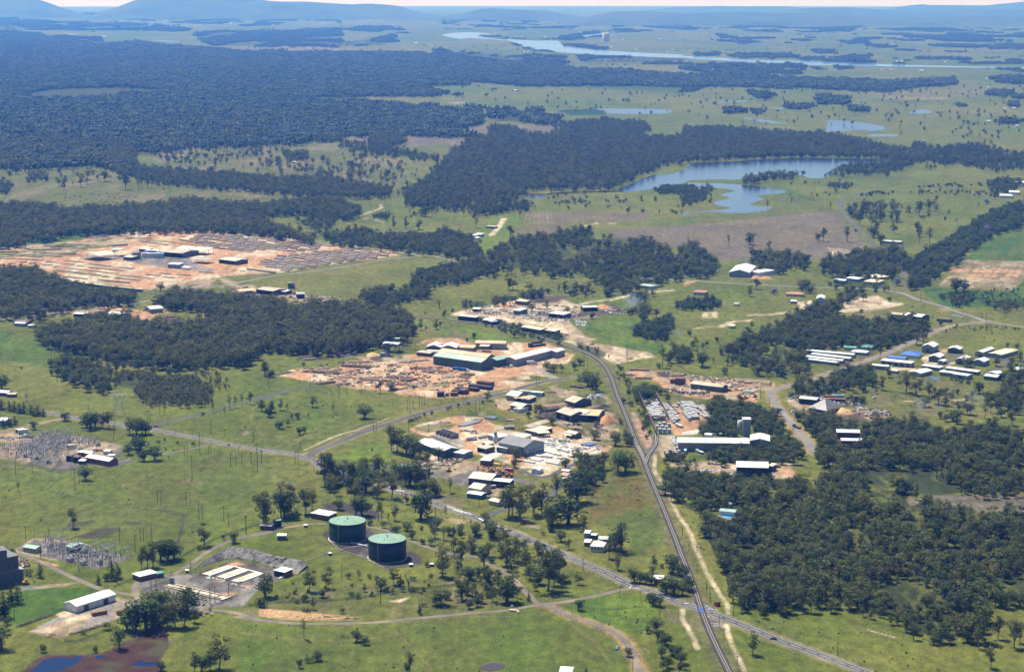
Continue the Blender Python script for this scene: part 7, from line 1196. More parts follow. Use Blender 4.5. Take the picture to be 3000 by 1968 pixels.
def loader(tagn, x, y, rz, col, label, digger=False):
 e = tag(link('excavator' if digger else 'loader', None, loc=at(tagn, x, y), rz=R(rz)), label, 'excavator' if digger else 'loader'); m = cmat(col)
 part('body', MB().box(-2.8, .4, -1.2, 1.2, 1.2, 2.4), m, e); part('cab', MB().box(-.9, .6, -.7, .7, 2.4, 3.6), GLASS, e); part('roof', MB().box(-1, .7, -.8, .8, 3.6, 3.7), m, e)
 if digger:
  for yy in (-1.1, 1.1): part('track', MB().box(-2, 2, yy - .3, yy + .3, 0, .9), TYRE, e)
  part('boom', MB().bar((.4, 0, 2), (3.6, 0, 5), .25, .2).bar((3.6, 0, 5), (5.6, 0, 2), .2, .15), m, e); part('bucket', MB().box(5.2, 6.2, -.6, .6, 1.0, 2.0), cmat('wdark'), e)
 else:
  for wx in (-2, 1.6):
   for wy in (-1.1, 1.1): part('wheel', MB().bar((wx, wy - .3, .9), (wx, wy + .3, .9), .9, .9, 10), TYRE, e)
  part('arm', MB().bar((.5, 0, 1.6), (3, 0, 1.2), .25, .2), m, e); part('bucket', MB().box(3, 4, -1.4, 1.4, .3, 1.5), m, e)
 return e
def box_thing(name, label, cat, tagn, x, y, rz, L, W, H, c, lid=None, ribs=True):
 e = tag(link(name, None, loc=at(tagn, x, y), rz=R(rz)), label, cat); part('body', MB().box(-L / 2, L / 2, -W / 2, W / 2, .1, H), cmat(c), e); part('lid', MB().box(-L / 2 - .05, L / 2 + .05, -W / 2 - .05, W / 2 + .05, H + .005, H + .1), cmat(lid or c), e)
 rb = MB()
 for i in range(int(L / 1.5)): q = -L / 2 + .75 + i * 1.5; rb.box(q - .06, q + .06, -W / 2 - .05, -W / 2 - .004, .15, H - .05)
 if rb.v: part('side_ribs', rb, cmat(c), e)
 return e
# vehicles
truck('N4', 1890, 700, -28, 'white', 'blue', 'long blue tipper truck with white cab beside the green sawmill', 2); truck('M3', 490, 645, 10, 'silver', 'wwhite', 'white car carrier truck beside the long grey shed', 1, 3.0); truck('M3', 280, 672, 12, 'white', 'wdark', 'white cab flatbed truck below the small green annexe', 1, .3)
truck('N2', 1260, 1035, -3, 'white', 'wgrey', 'white truck with a grey tray in the concrete works', 1, 1.0); truck('M1', 940, 140, 15, 'white', 'rust', 'white truck with a rusty trailer on the gravel road', 1, 1.6); truck('M1', 1165, 152, 10, 'white', 'wdark', 'white cab truck parked in the log truck yard', 1, .6); truck('N6', 455, 300, 150, 'white', 'wdark', 'white truck with a dark tray by the switchyard gate', 1, .8)
truck('N6', 1670, 540, 170, 'white', 'rust', 'small white truck with an orange tray in the switchyard', 1, .8); truck('M4', 385, 1195, 118, 'dark', 'wdark', 'dark truck driving down the curved side road', 1, .8); truck('N5', 640, 610, 118, 'white', 'wwhite', 'white truck between the sleeper stacks', 1, 1.2); truck('N5', 750, 975, 85, 'white', 'lblue', 'white truck with a pale blue box beside the clutter', 1, 2.6); truck('N5', 925, 975, 120, 'white', 'lgrey', 'white tipper truck parked on the grass below the factory', 1, 1.0)
truck('N3', 1070, 530, 200, 'white', 'grey', 'white truck beside the cream gabled workshop', 1, 1.6); loader('N3', 1140, 300, 190, 'machine', 'orange loader in the machinery yard'); loader('N3', 1265, 318, 200, 'yellow', 'yellow loader in the machinery yard'); loader('N3', 1300, 345, 170, 'wdark', 'dark tractor next to the yellow loader'); loader('N3', 1390, 360, 150, 'machine', 'small orange roller at the right of the machinery yard'); loader('N3', 1270, 490, 60, 'machine', 'orange forklift in front of the open machinery shed')
loader('N3', 550, 290, 30, 'yellow', 'yellow grader beside the gravel road bend', True); loader('M1', 1080, 175, 20, 'yellow', 'yellow log loader behind the truck yard shed', True); loader('M1', 1130, 185, 160, 'machine', 'orange log loader in the truck yard'); loader('M1', 1265, 182, 10, 'yellow', 'yellow wheel loader beside the grey shed'); loader('Q2', 1800, 585, 30, 'machine', 'orange and white dozer in the plank yard'); loader('Q2', 1940, 565, 200, 'machine', 'orange excavator beside the site office', True); loader('B1', 180, 960, 20, 'machine', 'rusty machine on the grass by the powerhouse', True)
car('B3', 953, 1398, 80, 'cyan', 'pale blue car parked in the corner of the paddock'); car('M4', 358, 1062, 60, 'white', 'white car parked left beside the curved road'); car('M4', 380, 1060, 60, 'blue', 'blue car parked beside the curved road'); car('M4', 400, 1085, 200, 'yellow', 'yellow car parked beside the curved road'); car('M4', 460, 1042, 90, 'dark', 'dark car near the pyramid roofed shed'); car('M4', 1078, 940, 20, 'white', 'white car alone on the grassy flat'); car('M4', 965, 1358, 10, 'white', 'white car below the red sheds in the woods')
for i in range(7): car('M4', 1760 + 14 * i, 224 + 3 * i, 100, 'white', '%s white car from the left in the row by the highway fence' % nth(i))
for i, c in enumerate(('silver', 'white', 'dark')): car('M4', 1818 + 14 * i, 242 + i, 100, c, '%s car in the short row below the white cars' % c)
car('M4', 1575, 232, 20, 'silver', 'silver car at the end of the dark workshop', ute=False); car('B2', 1690, 362, -20, 'white', 'white ute beside the low green shed', ute=True); car('N3', 1085, 655, 30, 'silver', 'silver car parked below the low green shed'); car('N5', 1010, 920, 5, 'silver', 'silver van in front of the factory', 1.2); car('N5', 1750, 625, 20, 'white', 'white car behind the factory tower, rear'); car('N5', 1760, 645, 20, 'silver', 'silver car behind the factory tower, middle'); car('N5', 1775, 668, 20, 'white', 'white car behind the factory tower, front'); car('N5', 1748, 612, 20, 'yellow', 'yellow car behind the factory tower')
car('Q2', 1780, 515, 20, 'dark', 'dark car below the green site office'); car('Q2', 1825, 522, 10, 'white', 'white ute below the green site office', ute=True); car('Q2', 1960, 600, 0, 'white', 'white car at the edge of the plank yard'); car('Q2', 1948, 485, 60, 'silver', 'silver car right of the site office'); car('Q2', 1960, 470, 60, 'white', 'white car right of the site office'); car('Q2', 1150, 448, 20, 'dark', 'dark ute in front of the plank mill', ute=True); car('Q2', 1228, 446, 10, 'silver', 'silver ute in front of the plank mill', ute=True); car('Q2', 1562, 605, 10, 'silver', 'silver car on the orange ground near the trees')
car('N1', 960, 800, 10, 'white', 'white ute on the orange dirt, left', ute=True); car('N1', 1065, 795, 10, 'white', 'white car on the orange dirt, middle'); car('N1', 1110, 802, 10, 'white', 'white car on the orange dirt, right'); car('Q5', 1005, 335, 60, 'white', 'white van by the low estate sheds'); car('Q1', 1300, 1182, 10, 'white', 'white car beside the long grey shed'); car('Q1', 560, 962, 10, 'silver', 'silver car behind the sawmill sheds'); car('T6', 1180, 600, 110, 'white', 'white car on the curving far road', 1.2); car('B4', 155, 1337, -25, 'dark', 'dark car driving on the highway at the right'); car('B3', 448, 695, -30, 'dark', 'dark car on the highway under the gums'); car('M1', 1990, 1352, 100, 'dark', 'dark car driving on the highway near the side road'); car('M1', 1358, 1190, 200, 'dark', 'dark car turning into the side road')
for i, (x, y, c) in enumerate(((1955, 215, 'dark'), (1990, 222, 'dark'), (2060, 218, 'white'), (2100, 222, 'silver'), (1490, 330, 'white'), (1560, 322, 'silver'), (1600, 328, 'white'), (1050, 275, 'dark'), (1000, 285, 'silver'), (700, 240, 'white'), (735, 235, 'white'), (800, 232, 'silver'), (850, 272, 'white'), (2300, 240, 'red'), (1080, 325, 'silver'))):
 car('Q1', x, y, random.uniform(0, 180), c, '%s %s wreck counted from the first in the scrapyard' % (nth(i), c))
# containers, bins, tanks on the ground
for i, (x, y, rz, c, L) in enumerate(((1195, 205, -20, 'yellow', 6), (1225, 215, -20, 'yellow', 6))): box_thing('skip_bin', 'yellow skip bin, %s of two, in the machinery yard' % ('left', 'right')[i], 'skip', 'N3', x, y, rz, L, 2.4, 2.2, c)
box_thing('shipping_container', 'red container beside the round hedge', 'container', 'N3', 1390, 292, -25, 7, 3, 3, 'red', 'tile'); box_thing('shipping_container', 'long red container in the sawdust yard', 'container', 'M4', 730, 968, -12, 22, 3, 3, 'wred', 'tile'); box_thing('shipping_container', 'orange container behind the long red one', 'container', 'M4', 700, 945, -12, 12, 3, 3, 'rust'); box_thing('shipping_container', 'blue container at the back of the sawdust yard', 'container', 'M4', 755, 935, -10, 12, 3, 3, 'lblue')
box_thing('shipping_container', 'white container among trucks by the switchyard', 'container', 'N6', 400, 235, 20, 9, 3, 4, 'lgrey', 'white'); box_thing('shipping_container', 'green container left of the white one', 'container', 'N6', 350, 215, 20, 8, 3, 3.4, 'wgreen', 'white'); box_thing('bus', 'white and blue bus parked behind the grey workshop', 'bus', 'N2', 600, 200, -22, 22, 3, 3.2, 'lgrey', 'white'); box_thing('bus', 'pale blue bus end beside the white one', 'bus', 'N2', 735, 235, -20, 12, 3.4, 4, 'lblue', 'white'); box_thing('bus', 'yellow bus at the right of the pale blue one', 'bus', 'N2', 810, 230, -20, 6, 3, 4, 'wdark', 'cream')
box_thing('rusty_boiler', 'long rusty steel tank in the depot yard', 'tank', 'B1', 680, 1168, 32, 10.5, 2.2, 2.4, 'rust'); box_thing('machine_block', 'red machine beside the level crossing', 'machine', 'Q7', 2170, 1185, 30, 3.4, 2.6, 3, 'red', 'wdark'); box_thing('signal_box', 'small grey cabinet beside the entrance lane', 'cabinet', 'Q6', 495, 525, 0, 3, 3, 5, 'wgrey')
tnk = MB().bar((-5, 0, 2.6), (5, 0, 2.6), 1.6, 1.6, 14); e = tag(link('storage_tank', None, loc=at('N6', 1255, 495), rz=R(15)), 'pale cylindrical tank lying in the switchyard', 'tank'); part('shell', tnk, cmat('cream'), e, True); [part('saddle', MB().box(x - .3, x + .3, -1.2, 1.2, 0, 1.3), CON, e) for x in (-3, 3)]
e = tag(link('storage_tank', None, loc=at('N1', 1575, 1150), rz=R(10)), 'white cylindrical tank behind the works tree', 'tank'); part('shell', MB().bar((-5, 0, 2), (5, 0, 2), 1.8, 1.8, 14), cmat('lgrey'), e, True)
e = tag(link('boiler_drum', None, loc=at('B1', 818, 1168), rz=R(60)), 'short upright rusty drum in the depot yard', 'drum'); part('shell', MB().bar((-1.5, 0, 1.8), (1.5, 0, 1.8), 1.8, 1.8, 14), cmat('rust'), e, True)
for i, (x, y, c) in enumerate(((1462, 300, 'blue'), (1480, 290, 'white'), (1498, 300, 'blue'), (1516, 290, 'white'), (1534, 300, 'blue'), (1552, 292, 'white'), (1450, 318, 'white'), (1500, 322, 'white'), (1560, 320, 'white'), (1605, 322, 'lblue'), (1590, 300, 'white'))): box_thing('paint_pack', '%s pack, %s from the left, in the striped blue and white group' % (c, nth(i)), 'pack', 'Q3', x, y, 0, 9, 8, 7, c if c != 'white' else 'lgrey')
for i, (x, y) in enumerate(((1335, 335), (1358, 330), (1380, 332))): e = tag(link('treatment_tank', None, loc=at('Q3', x, y)), 'grey upright treatment tank, %s of three' % nth(i), 'tank'); part('shell', MB().rev([(4, 0), (4, 10), (0.05, 11)], 16), cmat('wgrey'), e, True)
# silos
def silo(tagn, x, y, r, h, legs, c, top, label, name='silo'):
 e = tag(link(name, None, loc=at(tagn, x, y)), label, 'silo'); part('drum', MB().rev([(r * .3, legs), (r, legs + r * 1.4), (r, h), (.05, h + r * .4)], 18), cmat(c), e, True)
 for i in range(4): a = 6.283 * i / 4 + .78; part('leg', MB().bar((r * .9 * math.cos(a), r * .9 * math.sin(a), 0), (r * .9 * math.cos(a), r * .9 * math.sin(a), legs + r * 1.4), .18), cmat('wgrey'), e)
 if top: part('cap', MB().rev([(r * .7, h + r * .3), (r * .7, h + 3), (.05, h + 3.6)], 12), cmat(top), e, True)
 return e
silo('N1', 2050, 1310, 2.2, 12, 4, 'lgrey', 'teal', 'tall silo with a green top beside the grey works hall'); silo('N5', 1508, 720, 2.2, 13, 3, 'lgrey', None, 'left pale silo beside the batching tower'); silo('N5', 1550, 712, 2.2, 13, 3, 'lgrey', None, 'right pale silo beside the batching tower')
for i, x in enumerate((1836, 1855)): e = tag(link('grain_silo', None, loc=at('T2', x, 291)), '%s of the two tall pale silos beyond the river' % ('left', 'right')[i], 'silo'); part('drum', MB().rev([(16, 0), (16, 62), (.1, 66)], 20), cmat('cream'), e, True)
# hopper tower and conveyors
def truss(a, b, w, label, name='conveyor', c='wgrey'):
 mb = MB(); d = (b - a); n = max(2, int(d.length / 4)); sd_ = Vector((-d.y, d.x, 0)).normalized() * w / 2; up = Vector((0, 0, 1.2))
 for s1 in (sd_, -sd_):
  mb.bar(a + s1, b + s1, .14, n=4).bar(a + s1 + up, b + s1 + up, .12, n=4)
  for i in range(n): p, q = a + d * (i / n), a + d * ((i + 1) / n); mb.bar(p + s1, q + s1 + up, .07, n=3, cap=False).bar(p + s1, p + s1 + up, .07, n=3, cap=False)
 e = tag(link(name, None), label, 'conveyor'); part('frame', mb, cmat(c), e); bl = MB(); bl.quad(a + sd_ + up * .5, a - sd_ + up * .5, b - sd_ + up * .5, b + sd_ + up * .5); part('belt', bl, cmat('rust'), e)
 for f in (.35, .75):
  p = a + d * f; gz = zc(p.x, p.y)
  if p.z - gz > 2: part('support', MB().bar((p.x + sd_.x, p.y + sd_.y, gz), p + sd_, .12, n=4).bar((p.x - sd_.x, p.y - sd_.y, gz), p - sd_, .12, n=4), cmat(c), e)
 return e
def hop(tagn, x, y, w, d, legs, h, label, c='wdark', roof='green'):
 e = tag(link('hopper', None, loc=at(tagn, x, y)), label, 'hopper'); part('bin', MB().box(-w / 2, w / 2, -d / 2, d / 2, legs, h), cmat(c), e); part('roof', MB().box(-w / 2 - .4, w / 2 + .4, -d / 2 - .4, d / 2 + .4, h + .01, h + .3), cmat(roof), e)
 for a in (-1, 1):
  for b in (-1, 1): part('leg', MB().bar((a * w / 2, b * d / 2, 0), (a * w / 2, b * d / 2, legs), .25), cmat(c), e)
 part('brace', MB().bar((-w / 2, -d / 2, 0), (w / 2, -d / 2, legs), .12).bar((w / 2, -d / 2, 0), (-w / 2, -d / 2, legs), .12), cmat(c), e); return e
hop('N4', 505, 430, 6, 6, 6, 15, 'dark steel sawdust hopper tower with a pale green lid'); hop('N4', 680, 330, 5, 5, 7, 14, 'second dark hopper behind the tower', roof='green'); box_thing('steel_bunker', 'low blue grey steel bunker at the foot of the hopper tower', 'bunker', 'N4', 468, 440, -8, 11, 5, 4, 'wblue')
truss(at('N4', 1130, 310, 5), at('N4', 720, 330, 15), 2, 'long sloping conveyor from the hopper to the saw sheds'); truss(at('N4', 900, 370, 3), at('N4', 560, 390, 12), 2, 'lower sloping conveyor beside the hopper'); truss(at('N4', 1500, 345, 7), at('N4', 1150, 300, 6), 2, 'conveyor gantry running behind the tan stores'); hop('Q4', 810, 785, 9, 7, 6, 14, 'dark raised hopper of the mill beyond the trees', roof='wgrey'); truss(at('Q4', 905, 800, 3), at('Q4', 815, 787, 16), 2.4, 'steep white conveyor leaning on the far hopper', c='lgrey')
# yellow gantry crane
def gantry(a, b, span, h, label, c='yellow'):
 d = (b - a); dn = d.normalized(); n = Vector((-dn.y, dn.x, 0)); e = tag(link('gantry_crane', None), label, 'crane'); up = Vector((0, 0, h))
 for s_ in (0, span):
  for p in (a, b): part('leg', MB().bar(p + n * s_ - dn * 1.2, p + n * s_ + up, .25, n=4).bar(p + n * s_ + dn * 1.2, p + n * s_ + up, .25, n=4), cmat(c), e)
  part('girder', MB().bar(a + n * s_ + up, b + n * s_ + up, .5, n=4), cmat(c), e)
 part('crossbeam', MB().bar(a.lerp(b, .5) + up + Vector((0, 0, .6)), a.lerp(b, .5) + n * span + up + Vector((0, 0, .6)), .4, n=4), cmat(c), e); return e
gantry(at('N2', 195, 790), at('N2', 410, 850), 12, 9, 'yellow gantry crane over the pipe yard')
# sleeper stacks and concrete goods
CONC = mat('precast_concrete', (.40, .40, .38), .85, .25, 1.0, dirt=(.55, .54, .5)); CDK = mat('stack_shadow_timber', (.10, .09, .09), .9, .3, 1)
def sleeper_mesh(seed):
 rs = random.Random(seed); mb = MB()
 for k in range(6):
  for i in range(8):
   y0 = i * .31 - 1.24; mb.box(-1.3, 1.3, y0 + .03, y0 + .27, k * .42, k * .42 + .26)
 return mb.mesh('sleeper_stack', CONC)
SLM = [sleeper_mesh(i) for i in range(2)]
def fill_blocks(s, ax, sa, sb, where, sx=1.0, sy=1.0, sz=1.0, skip=.08, group='concrete sleeper stacks in the paver yard'):
 P_ = pts(s); W_ = [G(u, v) for u, v in P_]; cx = sum(w.x for w in W_) / len(W_); cy = sum(w.y for w in W_) / len(W_); a = Vector(ax).normalized(); b = Vector((-a.y, a.x)); rows = []
 for j in range(-25, 26):
  row = []
  for i in range(-25, 26):
   x = cx + a.x * i * sa + b.x * j * sb; y = cy + a.y * i * sa + b.y * j * sb; u, v, _ = project(x, y, zc(x, y))
   if inside(P_, np.array([u]), np.array([v]))[0] and random.random() > skip: row.append((x, y))
  if row: rows.append(row)
 for j, row in enumerate(rows):
  for i, (x, y) in enumerate(row):
   o = link('sleeper_stack', random.choice(SLM), None, (x + random.uniform(-.2, .2), y + random.uniform(-.3, .3), zc(x, y)), math.atan2(a.y, a.x) + R(90) + random.uniform(-.02, .02)); o.scale = (sx, sy, sz * random.uniform(.8, 1.1))
   tag(o, '%s sleeper stack along line %s of %s' % (nth(i), nth(j), where), 'sleeper stack', group)
AX = (.10, -1)
fill_blocks('N5 175,270 355,268 465,540 255,542', AX, 5.2, 3.0, 'the big striped block', 1.12, 1.9, 1.6, skip=.0); fill_blocks('N5 400,300 470,310 560,400 700,545 570,590 470,460', AX, 6.5, 3.4, 'the block behind the right rail', 1.1, 1.9, 1.2); fill_blocks('N5 680,300 890,310 940,520 780,545 720,440', AX, 6.2, 3.2, 'the wide middle block', 1.1, 2.0, 1.5, skip=.03); fill_blocks('N5 925,335 1010,355 1085,525 1010,520', AX, 6.2, 3.4, 'the right hand block', 1.1, 2.0, 1.2); fill_blocks('N5 280,600 510,590 560,735 350,745', AX, 13, 4.4, 'the front block', 1.2, 2.2, 2.0, skip=.1); fill_blocks('N5 450,280 680,290 680,330 480,320', AX, 8, 4.4, 'the far short block', 1.1, 1.8, 1.4, skip=.3); fill_blocks('N5 430,1010 540,960 680,930 760,930 700,1000 640,1050 440,1050', AX, 9, 4.2, 'the cluttered stacks below the factory', 1.0, 1.7, 1.5, skip=.25); fill_blocks('N5 580,350 660,340 660,470 620,450', AX, 9, 3.6, 'the stacks on the orange lane', 1.1, 1.6, .8, skip=.25)
for i, q in enumerate(('N5 105,208 340,742', 'N5 345,208 500,505')):
 P_ = pts(q); a, b = G(*P_[0]), G(*P_[1]); truss(a + Vector((0, 0, 5)), b + Vector((0, 0, 5)), .8, '%s raised crane rail beside the striped sleeper block' % ('left', 'right')[i], 'crane_rail', 'brown')
P_ = pts('N5 255,560 510,565'); a, b = G(*P_[0]), G(*P_[1]); gantry(a, b, 5, 6, 'rusty brown gantry at the front of the striped block', 'rust')
for i, (q, w, h) in enumerate((('1170,1192 1280,1222', 3, 1.8), ('920,1222 1050,1262', 3, 1.6), ('1060,1262 1140,1280', 3, 1.8), ('725,1282 820,1302', 3, 1.4), ('830,1292 990,1315', 3, 1.8), ('610,1322 840,1362', 2.6, 1.2), ('625,1348 790,1378', 2.6, 1.2), ('500,1378 690,1412', 2.6, 1.4), ('950,1378 1120,1410', 2.6, 1.2), ('890,1396 1115,1440', 2.6, 1.4), ('1100,1322 1160,1336', 3, 1.6), ('1290,1292 1350,1312', 3, 2), ('860,1062 930,1080', 3, 1.8), ('1090,1150 1120,1190', 3, 2), ('640,1232 700,1240', 3, 1.2), ('1545,1135 1640,1145', 2.5, 1.0))): slab_obj('concrete_beam', '%s long precast beam in the beam yard, counted from the right rear' % nth(i), 'concrete beam', 'N2 ' + q, w, h, mat('new_concrete', (.62, .61, .57), .8, .15, .6))['group'] = 'precast concrete beams'
PIP = MB().bar((-1.2, 0, .75), (1.2, 0, .75), .75, .75, 10, False).bar((1.2, 0, .75), (-1.2, 0, .75), .6, .6, 10, False).mesh('concrete_pipe', mat('pipe_concrete', (.30, .31, .32), .85, .2, 1))
DRM = MB().rev([(.9, 0), (.9, 1.6), (.05, 1.7)], 10).mesh('blue_drum', mat('blue_grey_plastic', (.10, .15, .27), .6, .2, 1))
def grid_of(me, name, s, n, m, label, cat, group, rz=0.0, sc=1.0, jit=.3):
 P_ = [G(u, v) for u, v in pts(s)]; a, b, c = P_[0], P_[1], P_[2]
 for j in range(m):
  for i in range(n):
   w = a + (b - a) * ((i + .5) / n) + (c - a) * ((j + .5) / m); w.x += random.uniform(-jit, jit); w.y += random.uniform(-jit, jit) * 2; o = link(name, me, None, (w.x, w.y, zc(w.x, w.y)), rz + random.uniform(-.1, .1)); o.scale = (sc,) * 3
   tag(o, label % (nth(i), nth(j)), cat, group)
grid_of(DRM, 'blue_drum', 'N2 1490,1100 1640,1125 1630,1060', 12, 6, '%s blue grey drum in row %s of the works yard', 'drum', 'blue grey drums in rows'); grid_of(PIP, 'concrete_pipe', 'N1 1290,880 1430,890 1600,790', 5, 7, '%s grey pipe in row %s beside the orange yard', 'pipe', 'grey concrete pipes', .3, 1.1); grid_of(PIP, 'concrete_pipe', 'N1 1580,800 1740,800 1640,740', 4, 3, '%s grey pipe in row %s of the upper stack', 'pipe', 'grey concrete pipes', .3, 1.1)
grid_of(PIP, 'concrete_pipe', 'N1 1820,730 2030,750 1900,680', 5, 3, '%s grey pipe in row %s near the yellow crane', 'pipe', 'grey concrete pipes', .5, 1.1); grid_of(PIP, 'concrete_pipe', 'N2 190,820 310,815 190,790', 3, 2, '%s round pipe in row %s under the crane', 'pipe', 'grey concrete pipes', .2, 2); grid_of(PIP, 'concrete_pipe', 'N1 1720,1130 1890,1100 1730,1090', 5, 2, '%s pipe in row %s below the silo lane', 'pipe', 'grey concrete pipes', .8, 1.1); grid_of(PIP, 'concrete_pipe', 'N1 1370,980 1660,1020 1400,950', 6, 2, '%s pale pipe in row %s on the bare yard', 'pipe', 'grey concrete pipes', .2, 1.1, 1.5); grid_of(PIP, 'concrete_pipe', 'N2 180,690 400,680 190,660', 5, 2, '%s pipe in row %s behind the crane', 'pipe', 'grey concrete pipes', .4, 1.1)
# U shaped concrete storage bays
by = slab_obj('storage_bay', 'long grey concrete wall with open bays for aggregate', 'storage bay', 'N1 1000,1010 1310,1110', 1.2, 5, mat('bay_concrete', (.26, .28, .31), .85, .3, .4), lift=-.1)
for i, x in enumerate((0, 6, 12, 18, 24)): q = MB().box(x, x + .8, -8, -.61, -.1, 3.6); part('dividing_wall', q, CON, by)
for i, x in enumerate((3.5, 9.5, 15.5, 21.5)):
 k = link('aggregate_heap', MB().rev([(2.4, 0), (1.2, 1.6), (.1, 2.3)], 10).mesh('aggregate_heap', mat('aggregate', (.09, .085, .085), .95, .3, 1))); w_ = by.matrix_basis @ Vector((x, -4, 0)); k.location = w_; tag(k, '%s dark aggregate heap from the left in the bays' % nth(i), 'heap')
# ------------------------------------------------------------------ power poles and pylon
POLEW = mat('pole_timber', (.085, .075, .065), .9, .2, 1.0)
def pole(tagn, x, y, hpx, cross=True):
 w = at(tagn, x, y); h = hpx / TAGS[tagn][2] * w.length / FPX * 1.02; e = link('power_pole', None, loc=w, rz=random.uniform(-.4, .4)); e['category'] = 'power pole'
 part('post', MB().bar((0, 0, -.2), (0, 0, h), .24, .16, 6), POLEW, e)
 if cross: part('crossarm', MB().box(-1.3, 1.3, -.09, .09, h - 1.1, h - .85), POLEW, e); part('insulators', MB().bar((-1.1, 0, h - .85), (-1.1, 0, h - .4), .08, n=5).bar((1.1, 0, h - .85), (1.1, 0, h - .4), .08, n=5), cmat('lgrey'), e)
 POLES.append((e, h)); return w, h
POLES = []
for t in '''M1 1000,1260,230 990,1310,140 1290,1140,95 1310,1140,95 1395,1100,150 1437,1090,150 450,600,125 475,590,115 510,545,70 5,580,90 497,800,100 532,795,100 1727,725,130 2345,870,120 1465,1185,70 1840,1260,140 1963,1275,70 1743,1445,215 2208,1325,95 2242,1488,120 2282,1488,90 1612,1450,90 1635,1445,85 1820,1425,80 1840,1420,90 770,1060,60 175,1340,110 685,200,80 593,175,50
B1 108,210,130 222,205,120 514,320,140 542,275,100 1315,245,170 1078,412,100 1103,417,100 1275,420,100 1302,420,100 1362,520,110 1385,520,105 1532,530,110 1565,555,75 1683,620,140 1761,190,170 1578,155,100 1617,150,95 1656,148,95 1718,138,85 1791,130,90 1635,75,55 926,740,125 960,660,90 982,665,95 820,680,110 337,660,85 279,785,110 541,875,130 797,950,150 1307,890,85 1034,1000,120 1068,1000,110 1173,970,100 1437,1100,120 1472,1085,120 1565,1050,105 100,1215,120 177,670,110
B2 127,190,170 385,140,95 405,145,100 515,190,120 83,135,80 157,130,85 50,615,130 238,610,60 705,940,130 970,1090,150 1540,515,90 1645,430,80 1117,350,80
M2 263,870,150 532,825,120 622,860,110 653,855,110 868,945,120 880,900,80 943,930,110 803,920,55 1007,850,90 1057,900,100 1073,900,90 1102,900,70 1467,1050,100 1490,1078,170 1518,1035,80 1573,1015,90 1595,1010,90 1620,1005,100 1873,975,180 1830,900,80 2063,1045,90 2100,1040,95 2135,1035,80 1480,1245,100 1655,1245,85 1173,1230,90 1197,1225,85 1547,725,80 125,1325,95 1960,990,60 1985,1000,90 1300,750,60 540,1390,80
M3 925,700,150 955,690,110 1298,635,165 1306,635,150 510,840,100 533,845,100 345,250,60 163,240,60 868,120,60 N5 1800,220,190 1920,365,160 1938,75,80 2088,500,70 2250,700,60 M4 1478,100,80 2008,255,60 2050,280,90 550,120,80 752,670,90 532,800,90
Q5 1150,135,50 1337,70,50 1418,160,60 1950,215,65 1355,180,50 435,340,100 670,245,45 175,490,60 2362,260,60 Q7 468,750,175 937,1090,170 1728,290,95 1810,500,110 1915,755,110 2030,1020,140 2078,1150,150 1437,1340,120 1583,920,130 2192,1450,150 1637,80,80 B3 1060,1561,110 1684,1330,75 1775,1510,70 1750,1185,140 1073,190,50 B4 593,1445,100
T5 565,830,35 305,460,50 190,440,30 T6 2252,862,50 2082,935,45 1658,1150,60 1476,1090,50 Q4 1510,470,65 1390,65,60 2330,345,60 Q3 1600,680,80 1548,700,60'''.split():
 if ',' in t: pole(cur_t, *(float(q) for q in t.split(',')))
 else: cur_t = t
def pylon(tagn, x, y, H, label):
 e = tag(link('pylon', None, loc=at(tagn, x, y), rz=R(-8)), label, 'pylon'); m = cmat('lgrey'); w = 5.2; wz = 3.0; z1 = H * .42; top = H * .78; lg = []
 for a in (-1, 1):
  for b in (-1, 1):
   L1 = MB().bar((a * w, b * 3, 0), (a * wz * .62, b * 1.3, z1), .32, n=4); n = 5
   for k in range(n):
    f, g = k / n, (k + 1) / n; P1 = Vector((a * w, b * 3, 0)).lerp(Vector((a * wz * .62, b * 1.3, z1)), f); P2 = Vector((a * w, -b * 3, 0)).lerp(Vector((a * wz * .62, -b * 1.3, z1)), g); L1.bar(P1, P2, .09, n=3, cap=False)
   part('leg', L1, m, e)
  U = MB(); p0 = Vector((a * wz * .62, 0, z1)); p1 = Vector((a * H * .21, 0, top))
  for b in (-1, 1): U.bar(p0 + Vector((0, b * 1.3, 0)), p1 + Vector((0, b * .7, 0)), .3, n=4)
  for k in range(7):
   f, g = k / 7, (k + 1) / 7; U.bar(p0.lerp(p1, f) + Vector((0, 1.1, 0)), p0.lerp(p1, g) + Vector((0, -1.1, 0)), .09, n=3, cap=False)
  U.bar((-a * wz * .62, 0, z1 + .2), (a * wz * 1.9, 0, z1 + H * .2), .12, n=3); U.bar((a * w * .96, 0, 1), (-a * wz * .7, 0, z1 * .9), .12, n=3)
  U.bar(p1, p1 + Vector((a * H * .04, 0, H * .20)), .14, .06, 4); part('arm', U, m, e)
 B_ = MB(); X1 = H * .52
 for b in (-.8, .8):
  B_.bar((-X1, 0, top - .6), (-H * .3, b, top + .4), .22, n=4).bar((-H * .3, b, top + .4), (H * .3, b, top + .4), .14, n=4).bar((H * .3, b, top + .4), (X1, 0, top - .6), .14, n=4).bar((-H * .3, b, top - 1), (H * .3, b, top - 1), .12, n=4)
 for k in range(14): x_ = -H * .3 + H * .6 * k / 14; B_.bar((x_, .8, top + .4), (x_ + H * .6 / 14, -.8, top - 1), .08, n=3, cap=False)
 part('crossbeam', B_, m, e); I = MB()
 for x_ in (-X1 + .5, 0, X1 - .5): I.bar((x_, 0, top - 1), (x_, 0, top - 4), .16, n=6)
 part('insulators', I, cmat('wgrey'), e); return e
pylon('M1', 1045, 1090, 27, 'tall steel lattice pylon standing in the left paddock')
pl = tag(link('lattice_mast', None, loc=at('B2', 1348, 690)), 'slim lattice radio mast behind the right green tank', 'mast'); mm = MB()
